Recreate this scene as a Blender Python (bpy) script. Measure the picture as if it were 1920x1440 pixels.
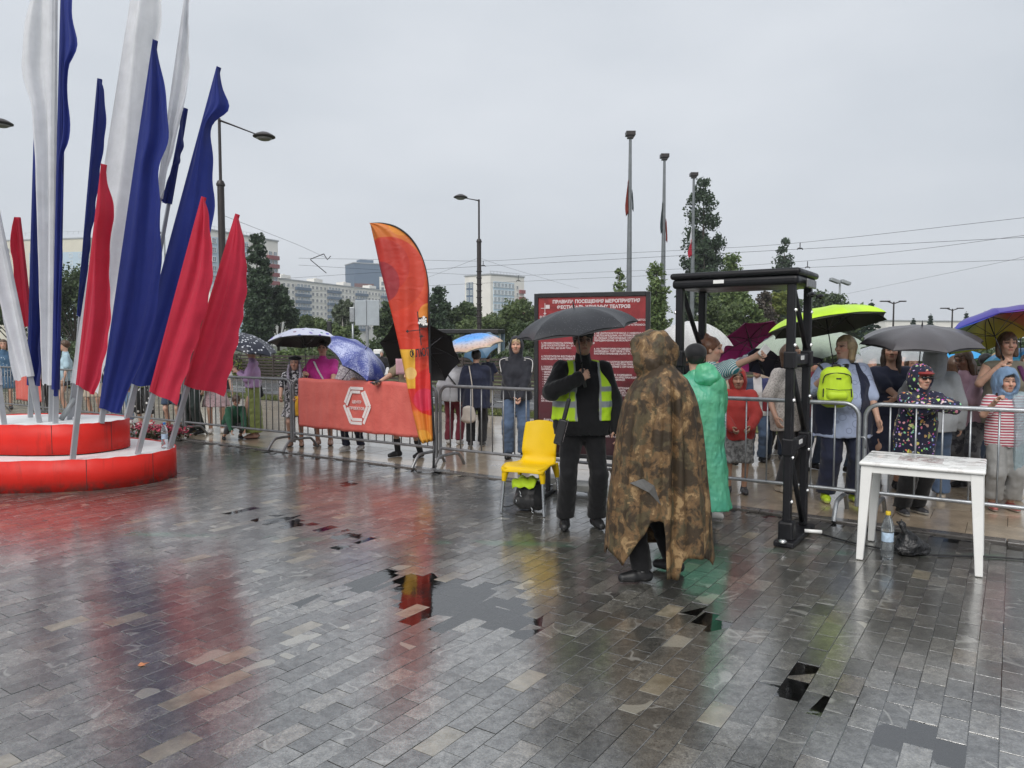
import bpy, bmesh, math, random
import numpy as np
from mathutils import Vector, Matrix

for o in list(bpy.data.objects):
    bpy.data.objects.remove(o, do_unlink=True)
scene = bpy.context.scene
COL = scene.collection
random.seed(7)
RNG = np.random.default_rng(7)
R = math.radians

# ------------------------------------------------------------------ camera
EYE = 1.65
FPX = 1400.0                      # focal length in pixels of the 1920 px wide photograph
PITCH = math.atan(80 / FPX)
cam_d = bpy.data.cameras.new('camera')
cam_d.sensor_width = 36.0
cam_d.lens = FPX / 1920 * 36.0
cam_d.clip_start = 0.05
cam_d.clip_end = 6000
cam = bpy.data.objects.new('camera', cam_d)
COL.objects.link(cam)
cam.location = (0, 0, EYE)
cam.rotation_euler = (math.pi / 2 - PITCH, 0, 0)
scene.camera = cam

# ------------------------------------------------------------------ sky, sun, exposure
SUN_EL, SUN_AZ = R(44), R(200)
world = bpy.data.worlds.new('World')
scene.world = world
world.use_nodes = True
wn, wl = world.node_tree.nodes, world.node_tree.links
wn.clear()
w_out = wn.new('ShaderNodeOutputWorld')
w_bg = wn.new('ShaderNodeBackground')
w_sky = wn.new('ShaderNodeTexSky')
w_sky.sky_type = 'NISHITA'
w_sky.sun_disc = False
w_sky.sun_elevation = SUN_EL
w_sky.sun_rotation = SUN_AZ
w_sky.air_density = 1.0
w_sky.dust_density = 6.0
w_sc = wn.new('ShaderNodeVectorMath'); w_sc.operation = 'SCALE'
w_sc.inputs['Scale'].default_value = 0.05
wl.new(w_sky.outputs[0], w_sc.inputs[0])
w_tc = wn.new('ShaderNodeTexCoord')
w_map = wn.new('ShaderNodeMapping'); w_map.inputs['Scale'].default_value = (1, 1, 2.6)
wl.new(w_tc.outputs['Generated'], w_map.inputs[0])
w_no = wn.new('ShaderNodeTexNoise')
w_no.inputs['Scale'].default_value = 2.3; w_no.inputs['Detail'].default_value = 4; w_no.inputs['Roughness'].default_value = .45
wl.new(w_map.outputs[0], w_no.inputs['Vector'])
w_rp = wn.new('ShaderNodeValToRGB')                      # the cloud deck
w_rp.color_ramp.elements[0].position = .30; w_rp.color_ramp.elements[0].color = (.345, .371, .404, 1)
w_rp.color_ramp.elements[1].position = .72; w_rp.color_ramp.elements[1].color = (.432, .452, .480, 1)
wl.new(w_no.outputs['Fac'], w_rp.inputs[0])
w_mix = wn.new('ShaderNodeMix'); w_mix.data_type = 'RGBA'
w_mix.inputs[0].default_value = .93                      # overcast: little of the clear sky comes through
wl.new(w_sc.outputs[0], w_mix.inputs[6]); wl.new(w_rp.outputs[0], w_mix.inputs[7])
wl.new(w_mix.outputs[2], w_bg.inputs['Color'])
w_bg.inputs['Strength'].default_value = 1.0
wl.new(w_bg.outputs[0], w_out.inputs[0])

sun_d = bpy.data.lights.new('sun', 'SUN')
sun_d.energy = 1.5
sun_d.angle = R(50)
sun_d.color = (1, .97, .93)
sun = bpy.data.objects.new('sun', sun_d)
COL.objects.link(sun)
sun.rotation_euler = (math.pi / 2 - SUN_EL, 0, R(-20))
scene.view_settings.view_transform = 'Standard'
scene.view_settings.look = 'None'
scene.view_settings.gamma = 1
scene.view_settings.exposure = 0.9
scene.view_settings.use_curve_mapping = False
scene.render.engine = 'CYCLES'
scene.cycles.use_denoising = True
scene.cycles.max_bounces = 8
scene.cycles.transparent_max_bounces = 12
scene.cycles.caustics_reflective = False
scene.cycles.caustics_refractive = False

# ------------------------------------------------------------------ helpers
CP, SP = math.cos(PITCH), math.sin(PITCH)

def ray(px, py):
    v = (720 - py) / FPX
    return Vector(((px - 960) / FPX, CP + v * SP, -SP + v * CP))

def at(px, py, Y):
    d = ray(px, py); t = Y / d.y
    return Vector((d.x * t, Y, EYE + d.z * t))

def gnd(px, py, z=0.0):
    d = ray(px, py); t = (z - EYE) / d.z
    return Vector((d.x * t, d.y * t, z))

AX = R(33.9)                     # the square's axes: U along the barriers, W away across them
U = Vector((math.cos(AX), -math.sin(AX), 0)); W = Vector((math.sin(AX), math.cos(AX), 0))
EDGE_W = gnd(996, 907).dot(W)    # where the dark setts meet the pale slabs

def uw(u, w, z=0.0):
    return U * u + W * w + Vector((0, 0, z))

def tag(o, label=None, cat=None, group=None, kind=None):
    if label: o['label'] = label
    if cat: o['category'] = cat
    if group: o['group'] = group
    if kind: o['kind'] = kind
    return o

def link(name, me, mats=None, parent=None, loc=None):
    o = bpy.data.objects.new(name, me)
    COL.objects.link(o)
    if me is not None and mats is not None and len(me.materials) == 0:
        for m in (mats if isinstance(mats, (list, tuple)) else [mats]):
            me.materials.append(m)
    if parent: o.parent = parent
    if loc is not None: o.location = loc
    return o

def empty(name, loc=(0, 0, 0), rz=0.0, label=None, cat=None, group=None, kind=None):
    o = bpy.data.objects.new(name, None)
    COL.objects.link(o)
    o.location = loc; o.rotation_euler = (0, 0, rz); o.empty_display_size = .1
    return tag(o, label, cat, group, kind)

def copy_tree(o, parent=None):
    c = o.copy(); COL.objects.link(c); c.parent = parent
    for ch in o.children: copy_tree(ch, c)
    return c

def np_mesh(name, V, F, smooth=True, cols=None):
    """V (n,3), F (m,4) or (m,3) arrays"""
    V = np.ascontiguousarray(V, dtype=np.float32); F = np.ascontiguousarray(F, dtype=np.int32)
    k = F.shape[1]
    me = bpy.data.meshes.new(name)
    me.vertices.add(len(V)); me.vertices.foreach_set('co', V.ravel())
    me.loops.add(F.size); me.loops.foreach_set('vertex_index', F.ravel())
    me.polygons.add(len(F))
    me.polygons.foreach_set('loop_start', np.arange(0, F.size, k, dtype=np.int32))
    me.polygons.foreach_set('use_smooth', np.full(len(F), smooth, dtype=bool))
    me.update(calc_edges=True)
    if cols is not None:
        ca = me.color_attributes.new('Col', 'FLOAT_COLOR', 'POINT')
        c4 = np.ones((len(V), 4), dtype=np.float32); c4[:, :3] = cols
        ca.data.foreach_set('color', c4.ravel())
    me.validate()
    return me

class MB:
    """collects shapes for one mesh"""
    def __init__(self): self.v, self.f = [], []
    def add(self, vs, fs):
        n = len(self.v); self.v += [tuple(p) for p in vs]; self.f += [tuple(i + n for i in f) for f in fs]; return self
    def box(self, c, s, rot=None):
        x, y, z = s[0] / 2, s[1] / 2, s[2] / 2
        vs = [Vector(p) for p in ((-x, -y, -z), (x, -y, -z), (x, y, -z), (-x, y, -z), (-x, -y, z), (x, -y, z), (x, y, z), (-x, y, z))]
        if rot is not None: vs = [rot @ p for p in vs]
        c = Vector(c)
        return self.add([p + c for p in vs], [(0, 3, 2, 1), (4, 5, 6, 7), (0, 1, 5, 4), (1, 2, 6, 5), (2, 3, 7, 6), (3, 0, 4, 7)])
    def bbox(self, c, s, b=.01, rot=None, seg=2):
        """bevelled box"""
        bm = bmesh.new(); bmesh.ops.create_cube(bm, size=1)
        for v in bm.verts: v.co = Vector((v.co.x * s[0], v.co.y * s[1], v.co.z * s[2]))
        bmesh.ops.bevel(bm, geom=bm.edges[:], offset=min(b, min(s) * .45), segments=seg, profile=.5, affect='EDGES')
        bm.verts.index_update()
        c = Vector(c)
        vs = [((rot @ v.co) if rot is not None else v.co) + c for v in bm.verts]
        fs = [[v.index for v in f.verts] for f in bm.faces]; bm.free()
        return self.add(vs, fs)
    def tube(self, pts, r, n=8, cap=True, flat=None):
        pts = [Vector(p) for p in pts]; rs = r if isinstance(r, (list, tuple)) else [r] * len(pts)
        vs, fs = [], []
        t0 = (pts[1] - pts[0]).normalized()
        ref = Vector((0, 0, 1)) if abs(t0.z) < .9 else Vector((1, 0, 0))
        a = t0.cross(ref).normalized()
        for i, p in enumerate(pts):
            t = ((pts[min(i + 1, len(pts) - 1)] - pts[max(i - 1, 0)])).normalized()
            a = (a - t * a.dot(t)).normalized(); b = t.cross(a)
            for k in range(n):
                th = 2 * math.pi * k / n
                e = (flat or 1.0)
                vs.append(p + (a * math.cos(th) + b * math.sin(th) * e) * rs[i])
        for i in range(len(pts) - 1):
            for k in range(n):
                fs.append((i * n + k, i * n + (k + 1) % n, (i + 1) * n + (k + 1) % n, (i + 1) * n + k))
        if cap:
            fs.append(tuple(range(n - 1, -1, -1))); fs.append(tuple(range((len(pts) - 1) * n, len(pts) * n)))
        return self.add(vs, fs)
    def lathe(self, prof, n=16, c=(0, 0, 0)):
        c = Vector(c); vs, fs = [], []
        for r, z in prof:
            for k in range(n):
                th = 2 * math.pi * k / n
                vs.append(c + Vector((r * math.cos(th), r * math.sin(th), z)))
        for i in range(len(prof) - 1):
            for k in range(n):
                fs.append((i * n + k, i * n + (k + 1) % n, (i + 1) * n + (k + 1) % n, (i + 1) * n + k))
        fs.append(tuple(range(n - 1, -1, -1))); fs.append(tuple(range((len(prof) - 1) * n, len(prof) * n)))
        return self.add(vs, fs)
    def prism(self, poly, z0, z1):
        n = len(poly)
        vs = [Vector((p[0], p[1], z0)) for p in poly] + [Vector((p[0], p[1], z1)) for p in poly]
        fs = [tuple(range(n - 1, -1, -1)), tuple(range(n, 2 * n))] + [(i, (i + 1) % n, n + (i + 1) % n, n + i) for i in range(n)]
        return self.add(vs, fs)
    def grid(self, P, close=False):
        """P[i][j] points"""
        ni, nj = len(P), len(P[0])
        fs = []
        for i in range(ni - 1):
            for j in range(nj if close else nj - 1):
                j2 = (j + 1) % nj
                fs.append((i * nj + j, i * nj + j2, (i + 1) * nj + j2, (i + 1) * nj + j))
        return self.add([p for row in P for p in row], fs)
    def mesh(self, name, smooth=False, auto=None):
        me = bpy.data.meshes.new(name); me.from_pydata(self.v, [], self.f); me.update()
        if smooth:
            me.polygons.foreach_set('use_smooth', [True] * len(me.polygons))
            if auto: me.set_sharp_from_angle(angle=R(auto))
        return me
    def build(self, name, mats, parent=None, smooth=False, auto=None, solid=None):
        o = link(name, self.mesh(name, smooth, auto), mats, parent)
        if solid:
            md = o.modifiers.new('thickness', 'SOLIDIFY'); md.thickness = solid; md.offset = 0
        return o

def spline(pts, n):
    """Catmull-Rom through pts"""
    P = [Vector(p) for p in pts]; out = []
    for i in range(len(P) - 1):
        p0, p1, p2, p3 = P[max(i - 1, 0)], P[i], P[i + 1], P[min(i + 2, len(P) - 1)]
        for k in range(n):
            t = k / n
            out.append(.5 * ((2 * p1) + (p2 - p0) * t + (2 * p0 - 5 * p1 + 4 * p2 - p3) * t * t + (3 * p1 - p0 - 3 * p2 + p3) * t ** 3))
    out.append(P[-1]); return out

def lerp_poly(pts, s):
    """point at fraction s of a polyline"""
    L = [0]
    for a, b in zip(pts, pts[1:]): L.append(L[-1] + (Vector(b) - Vector(a)).length)
    d = s * L[-1]
    for i in range(len(pts) - 1):
        if d <= L[i + 1] or i == len(pts) - 2:
            t = (d - L[i]) / max(L[i + 1] - L[i], 1e-9)
            return Vector(pts[i]).lerp(Vector(pts[i + 1]), max(0, min(1, t)))

# ------------------------------------------------------------------ materials
MATS = {}

class NT:
    """small shader-graph builder"""
    def __init__(self, name):
        self.m = bpy.data.materials.new(name); self.m.use_nodes = True
        self.n, self.l = self.m.node_tree.nodes, self.m.node_tree.links
        self.p = self.n['Principled BSDF']; self.out = self.n['Material Output']
        self._tc = None
    def tc(self, which='Object'):
        if self._tc is None: self._tc = self.n.new('ShaderNodeTexCoord')
        return self._tc.outputs[which]
    def link(self, a, b): self.l.new(a, b)
    def set(self, **k):
        for kk, v in k.items(): self.inp(kk, v)
        return self
    def inp(self, name, v):
        s = self.p.inputs[name.replace('_', ' ')] if name.replace('_', ' ') in self.p.inputs else self.p.inputs[name]
        if hasattr(v, 'is_linked') or hasattr(v, 'links'): self.l.new(v, s)
        else: s.default_value = (*v, 1) if isinstance(v, (tuple, list)) and len(v) == 3 and s.type == 'RGBA' else v
    def mapping(self, vec, scale=(1, 1, 1), rot=(0, 0, 0), loc=(0, 0, 0)):
        m = self.n.new('ShaderNodeMapping'); m.inputs['Scale'].default_value = scale; m.inputs['Rotation'].default_value = rot; m.inputs['Location'].default_value = loc
        self.l.new(vec, m.inputs[0]); return m.outputs[0]
    def noise(self, scale, detail=3, rough=.5, vec=None, dist=0, out='Fac'):
        t = self.n.new('ShaderNodeTexNoise'); t.inputs['Scale'].default_value = scale; t.inputs['Detail'].default_value = detail
        t.inputs['Roughness'].default_value = rough; t.inputs['Distortion'].default_value = dist
        self.l.new(vec if vec is not None else self.tc(), t.inputs['Vector']); return t.outputs[out]
    def voronoi(self, scale, vec=None, feature='F1', out='Distance', rnd=1):
        t = self.n.new('ShaderNodeTexVoronoi'); t.feature = feature; t.inputs['Scale'].default_value = scale; t.inputs['Randomness'].default_value = rnd
        self.l.new(vec if vec is not None else self.tc(), t.inputs['Vector']); return t.outputs[out]
    def wave(self, scale, axis='Z', vec=None, dist=0, typ='BANDS'):
        t = self.n.new('ShaderNodeTexWave'); t.wave_type = typ; t.bands_direction = axis; t.inputs['Scale'].default_value = scale; t.inputs['Distortion'].default_value = dist
        self.l.new(vec if vec is not None else self.tc(), t.inputs['Vector']); return t.outputs['Fac']
    def ramp(self, fac, stops, const=False):
        r = self.n.new('ShaderNodeValToRGB'); cr = r.color_ramp
        if const: cr.interpolation = 'CONSTANT'
        while len(cr.elements) < len(stops): cr.elements.new(.5)
        for e, (p, c) in zip(cr.elements, stops):
            e.position = p; e.color = (*c, 1) if isinstance(c, (tuple, list)) else (c, c, c, 1)
        self.l.new(fac, r.inputs[0]); return r.outputs[0]
    def mix(self, fac, a, b, mode='MIX'):
        m = self.n.new('ShaderNodeMix'); m.data_type = 'RGBA'; m.blend_type = mode
        for s, v in ((m.inputs[0], fac), (m.inputs[6], a), (m.inputs[7], b)):
            if isinstance(v, (int, float)): s.default_value = v if s.type == 'VALUE' else (v, v, v, 1)
            elif isinstance(v, (tuple, list)): s.default_value = (*v, 1)[:4]
            else: self.l.new(v, s)
        return m.outputs[2]
    def math(self, op, a, b=None, c=None, clamp=False):
        m = self.n.new('ShaderNodeMath'); m.operation = op; m.use_clamp = clamp
        for s, v in zip(m.inputs, (a, b, c)):
            if v is None: continue
            if isinstance(v, (int, float)): s.default_value = v
            else: self.l.new(v, s)
        return m.outputs[0]
    def sep(self, vec):
        s = self.n.new('ShaderNodeSeparateXYZ'); self.l.new(vec, s.inputs[0]); return s.outputs
    def comb(self, x, y, z):
        s = self.n.new('ShaderNodeCombineXYZ')
        for i, v in zip(s.inputs, (x, y, z)):
            if isinstance(v, (int, float)): i.default_value = v
            else: self.l.new(v, i)
        return s.outputs[0]
    def geo(self, out): 
        g = self.n.new('ShaderNodeNewGeometry'); return g.outputs[out]
    def attr(self, name='Col'):
        a = self.n.new('ShaderNodeAttribute'); a.attribute_name = name; return a.outputs['Color']
    def bump(self, h, strength=.3, dist=.01, normal=None):
        b = self.n.new('ShaderNodeBump'); b.inputs['Strength'].default_value = strength; b.inputs['Distance'].default_value = dist
        self.l.new(h, b.inputs['Height'])
        if normal is not None: self.l.new(normal, b.inputs['Normal'])
        self.l.new(b.outputs[0], self.p.inputs['Normal']); return b.outputs[0]

def mat(name, col, rough=.6, metal=0.0, var=.12, vscale=6.0, bump=None, spec=.5, coat=0.0, sheen=0.0, ior=1.5, wear=None):
    """plain material with tone variation; bump=(scale,strength,dist)"""
    if name in MATS: return MATS[name]
    t = NT(name)
    f = t.noise(vscale, 4, .6)
    lo = tuple(max(0, c * (1 - var)) for c in col); hi = tuple(min(1, c * (1 + var)) for c in col)
    c = t.ramp(f, [(.3, lo), (.7, hi)])
    t.inp('Base_Color', c)
    t.set(Metallic=metal)
    t.inp('Specular IOR Level', spec); t.inp('IOR', ior)
    rr = t.ramp(t.noise(vscale * 1.7, 3), [(.3, max(0, rough - .08)), (.7, min(1, rough + .08))])
    t.inp('Roughness', rr)
    if coat: t.inp('Coat Weight', coat); t.inp('Coat Roughness', .1)
    if sheen: t.inp('Sheen Weight', sheen)
    if bump:
        t.bump(t.noise(bump[0], 4, .55), bump[1], bump[2] if len(bump) > 2 else .01)
    MATS[name] = t.m
    return t.m

def attr_mat(name, rough=.6, bump=(40, .25, .004), spec=.4, sss=0.0):
    if name in MATS: return MATS[name]
    t = NT(name)
    c = t.attr()
    f = t.noise(14, 4)
    t.inp('Base_Color', t.mix(1.0, c, t.ramp(f, [(.3, .88), (.7, 1.0)]), 'MULTIPLY'))
    t.set(Roughness=rough); t.inp('Specular IOR Level', spec)
    if sss:
        t.inp('Subsurface Weight', sss); t.inp('Subsurface Radius', (.01, .004, .002)); t.inp('Subsurface Scale', .5)
    if bump: t.bump(t.noise(bump[0], 3), bump[1], bump[2])
    MATS[name] = t.m
    return t.m

def cloth(name, col, rough=.75, var=.15, fold=(9, .35, .018), pattern=None, spec=.3, thin=0.0, zs=.45):
    """fabric: tone variation, soft creases and fine weave"""
    if name in MATS: return MATS[name]
    t = NT(name)
    f = t.noise(5, 4, .6)
    lo = tuple(c * (1 - var) for c in col); hi = tuple(min(1, c * (1 + var)) for c in col)
    c = t.ramp(f, [(.3, lo), (.7, hi)])
    if pattern: c = pattern(t, c)
    t.inp('Base_Color', c); t.set(Roughness=rough); t.inp('Specular IOR Level', spec); t.inp('Sheen Weight', .15)
    big = t.noise(fold[0], 2, .45, t.mapping(t.tc(), (1, 1, zs)), .7)
    fine = t.noise(260, 2)
    h = t.math('ADD', big, t.math('MULTIPLY', fine, .02))
    t.bump(h, fold[1], fold[2])
    if thin:                                        # light comes through thin wet cloth
        ts = t.n.new('ShaderNodeBsdfTranslucent'); t.link(c, ts.inputs[0]); ms = t.n.new('ShaderNodeMixShader'); ms.inputs[0].default_value = thin
        t.link(t.p.outputs[0], ms.inputs[1]); t.link(ts.outputs[0], ms.inputs[2]); t.link(ms.outputs[0], t.out.inputs[0])
    MATS[name] = t.m
    return t.m

def text_mesh(txt, size, align='LEFT', extrude=0.0, res=2, bold=0.0, space=1.0):
    cu = bpy.data.curves.new('lettering', 'FONT'); cu.body = txt; cu.size = size; cu.align_x = align; cu.extrude = extrude
    cu.resolution_u = res; cu.offset = bold; cu.space_line = space
    o = bpy.data.objects.new('lettering', cu); COL.objects.link(o)
    dg = bpy.context.evaluated_depsgraph_get(); dg.update()
    me = bpy.data.meshes.new_from_object(o.evaluated_get(dg))
    bpy.data.objects.remove(o); bpy.data.curves.remove(cu)
    me.name = 'lettering'
    return me
# ------------------------------------------------------------------ bodies and soft shapes: smooth unions, meshed
def fold(P, scale, seed=0, n=5):
    """soft wrinkle noise in -1..1"""
    rs = np.random.RandomState(seed); out = 0
    for i in range(n):
        k = rs.normal(size=3) * scale; k2 = rs.normal(size=3) * scale * .7
        out = out + np.sin(P[..., 0] * k[0] + P[..., 1] * k[1] + P[..., 2] * k[2] + rs.rand() * 6.28
                           + 1.4 * np.sin(P[..., 0] * k2[0] + P[..., 1] * k2[1] + P[..., 2] * k2[2] + rs.rand() * 6.28))
    return out / n ** .5 * .8

def axis_pts(lo, hi, st, fine=None):
    if fine is None: return np.arange(lo, hi + st, st)
    a, b, fs = fine
    parts = [np.arange(lo, a, st) if a > lo else np.zeros(0), np.arange(a, b, fs), np.arange(b, hi + st, st)]
    return np.unique(np.concatenate(parts))

class Field:
    def __init__(self, lo, hi, st, fine=None):
        f = fine or (None, None, None)
        self.ax = [axis_pts(lo[i], hi[i], st, f[i]) for i in range(3)]
        self.D = np.full([len(a) for a in self.ax], 1.0, dtype=np.float32)
    def sl(self, lo, hi):
        return tuple(slice(max(0, np.searchsorted(a, l) - 1), min(len(a), np.searchsorted(a, h) + 1)) for a, l, h in zip(self.ax, lo, hi))
    def pts(self, s):
        return (self.ax[0][s[0]][:, None, None], self.ax[1][s[1]][None, :, None], self.ax[2][s[2]][None, None, :])
    def _un(self, s, d, k):
        D = self.D[s]
        if k <= 0: self.D[s] = np.minimum(D, d); return
        h = np.clip(.5 + .5 * (D - d) / k, 0, 1)
        self.D[s] = D * (1 - h) + d * h - k * h * (1 - h)
    def cone(self, a, b, ra, rb, k=.02, side=None, sx=1.0):
        a = np.asarray(a, float); b = np.asarray(b, float)
        m = max(ra, rb) * max(sx, 1) + k + .03
        s = self.sl(np.minimum(a, b) - m, np.maximum(a, b) + m)
        X, Y, Z = self.pts(s)
        ab = b - a; L = max(ab @ ab, 1e-9)
        px, py, pz = X - a[0], Y - a[1], Z - a[2]
        t = np.clip((px * ab[0] + py * ab[1] + pz * ab[2]) / L, 0, 1)
        qx, qy, qz = px - t * ab[0], py - t * ab[1], pz - t * ab[2]
        q2 = qx * qx + qy * qy + qz * qz
        if side is not None:
            sd = qx * side[0] + qy * side[1] + qz * side[2]
            q2 = np.maximum(q2 - sd * sd, 0) + (sd / sx) ** 2
        self._un(s, np.sqrt(q2) - (ra + (rb - ra) * t), k); return self
    def _ell(self, c, r, M, pad):
        c = np.asarray(c, float); r = np.asarray(r, float); m = r.max() + pad
        s = self.sl(c - m, c + m); X, Y, Z = self.pts(s)
        px, py, pz = X - c[0], Y - c[1], Z - c[2]
        M = np.eye(3) if M is None else np.asarray(M)
        q = [px * M[0, i] + py * M[1, i] + pz * M[2, i] for i in range(3)]
        k0 = np.sqrt(sum((q[i] / r[i]) ** 2 for i in range(3))); k1 = np.sqrt(sum((q[i] / r[i] ** 2) ** 2 for i in range(3))) + 1e-9
        return s, k0 * (k0 - 1) / k1
    def ell(self, c, r, M=None, k=.02):
        s, d = self._ell(c, r, M, k + .03); self._un(s, d, k); return self
    def sub(self, c, r, M=None, k=.01):
        s, d = self._ell(c, r, M, k + .03); D = self.D[s]; d = -d
        h = np.clip(.5 - .5 * (D - d) / k, 0, 1)
        self.D[s] = D * (1 - h) + d * h + k * h * (1 - h); return self
    def cut(self, fn):
        X, Y, Z = self.pts((slice(None),) * 3); self.D = np.maximum(self.D, fn(X, Y, Z)).astype(np.float32); return self
    def wrinkle(self, amp, scale, seed=0, stretch=(1, 1, 1)):
        i, j, k = np.nonzero(np.abs(self.D) < .05)
        P = np.stack([self.ax[0][i] * stretch[0], self.ax[1][j] * stretch[1], self.ax[2][k] * stretch[2]], -1)
        self.D[i, j, k] += amp * fold(P, scale, seed); return self
    def nets(self):
        D = self.D; S = D < 0
        c = [S[i:S.shape[0] - 1 + i, j:S.shape[1] - 1 + j, k:S.shape[2] - 1 + k] for i in (0, 1) for j in (0, 1) for k in (0, 1)]
        anyc = c[0].copy(); allc = c[0].copy()
        for q in c[1:]: anyc |= q; allc &= q
        act = anyc & ~allc
        I, J, K = np.nonzero(act)
        idx = np.full(act.shape, -1, dtype=np.int64); idx[I, J, K] = np.arange(len(I))
        off = [(i, j, k) for i in (0, 1) for j in (0, 1) for k in (0, 1)]
        d = np.stack([D[I + o[0], J + o[1], K + o[2]] for o in off], 1)
        P = np.stack([np.stack([self.ax[0][I + o[0]], self.ax[1][J + o[1]], self.ax[2][K + o[2]]], -1) for o in off], 1)
        acc = np.zeros((len(I), 3)); cnt = np.zeros(len(I))
        for a in range(8):
            for b in range(a + 1, 8):
                if sum(abs(off[a][q] - off[b][q]) for q in range(3)) != 1: continue
                m = (d[:, a] < 0) != (d[:, b] < 0)
                t = np.where(m, d[:, a] / np.where(m, d[:, a] - d[:, b], 1), 0)
                acc += np.where(m[:, None], P[:, a] + (P[:, b] - P[:, a]) * t[:, None], 0); cnt += m
        V = acc / cnt[:, None]
        F = []
        for ax in range(3):
            o1, o2 = [(1, 2), (2, 0), (0, 1)][ax]
            n = list(S.shape); n[ax] -= 1
            s0 = [slice(None)] * 3; s1 = [slice(None)] * 3; s0[ax] = slice(0, -1); s1[ax] = slice(1, None)
            A, B = S[tuple(s0)], S[tuple(s1)]
            E = A != B
            for q in (o1, o2):
                sl0 = [slice(None)] * 3; sl0[q] = slice(0, 1); E[tuple(sl0)] = False
                sl0[q] = slice(-1, None); E[tuple(sl0)] = False
            e = np.array(np.nonzero(E))
            def at_(d1, d2):
                q = e.copy(); q[o1] += d1; q[o2] += d2; return idx[q[0], q[1], q[2]]
            quad = np.stack([at_(-1, -1), at_(0, -1), at_(0, 0), at_(-1, 0)], 1)
            flip = ~A[e[0], e[1], e[2]]
            quad[flip] = quad[flip][:, ::-1]
            F.append(quad)
        F = np.concatenate(F); F = F[(F >= 0).all(1)]
        return V, F

def v3(*a): return np.array(a, float)
def nrm(a): return a / (np.linalg.norm(a) + 1e-9)

def ik(root, tgt, l1, l2, hint):
    d = tgt - root; L = np.linalg.norm(d); L2 = min(L, (l1 + l2) * .998); dr = d / max(L, 1e-6)
    L2 = max(L2, abs(l1 - l2) + .01)
    a = (l1 * l1 - l2 * l2 + L2 * L2) / (2 * L2); h = math.sqrt(max(l1 * l1 - a * a, 0))
    pp = nrm(hint - dr * (hint @ dr))
    return root + dr * a + pp * h, root + dr * L2

def hand_mesh(wr, dr, pn, thumb, S, curl=.35, point=False, st=.0055):
    """five-fingered hand: wr wrist, dr direction, pn palm normal, thumb = unit side vector"""
    dr = nrm(dr); pn = nrm(pn - dr * (pn @ dr)); th = np.cross(dr, pn); th = th if th @ thumb > 0 else -th
    c = wr + dr * .09 * S
    f = Field(c - .15 * S, c + .15 * S, st * S)
    M = np.stack([th, dr, pn], 1)
    f.cone(wr - dr * .03 * S, wr + dr * .02 * S, .027 * S, .025 * S, .01, th, 1.2)
    f.ell(wr + dr * .055 * S, (.042 * S, .055 * S, .017 * S), M, .015 * S)
    Ls = [.068, .076, .071, .056]
    for i, off in enumerate((.031, .011, -.010, -.030)):
        p = wr + (dr * .092 + th * off * .98) * S - pn * .002 * S
        ang = 0.0; cu = curl * (1 + .12 * i)
        if point and i == 0: cu = .05
        segs = [.46, .30, .24]
        for j, sg in enumerate(segs):
            ang += cu * (1.0 if j else .75)
            q = p + (dr * math.cos(ang) + pn * math.sin(ang)) * Ls[i] * sg * S
            r0 = (.0098, .009, .0082)[j] * S; f.cone(p, q, r0, r0 * .92, .003 * S); p = q
    p = wr + (dr * .03 + th * .034) * S
    tdir = nrm(dr * .75 + th * .65 + pn * (.25 + .4 * min(curl, 1)))
    q = p + tdir * .042 * S; f.cone(p, q, .0135 * S, .0105 * S, .008 * S)
    tdir2 = nrm(dr * .9 + th * (.3 - .5 * min(curl, 1)) + pn * (.2 + .5 * min(curl, 1)))
    f.cone(q, q + tdir2 * .032 * S, .0102 * S, .008 * S, .003 * S)
    return f.nets()

SKIN = {'fair': (.56, .34, .25), 'mid': (.46, .27, .19), 'tan': (.38, .21, .14), 'dark': (.22, .12, .08)}
HAIRC = {'black': (.012, .010, .010), 'dark': (.03, .018, .012), 'brown': (.075, .04, .022), 'red': (.13, .05, .022), 'blond': (.36, .26, .14), 'grey': (.3, .28, .25)}
PEOPLE = []

def join_vf(parts):
    V, F, n = [], [], 0
    for v, f in parts: V.append(v); F.append(f + n); n += len(v)
    return np.concatenate(V), np.concatenate(F)

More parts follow.
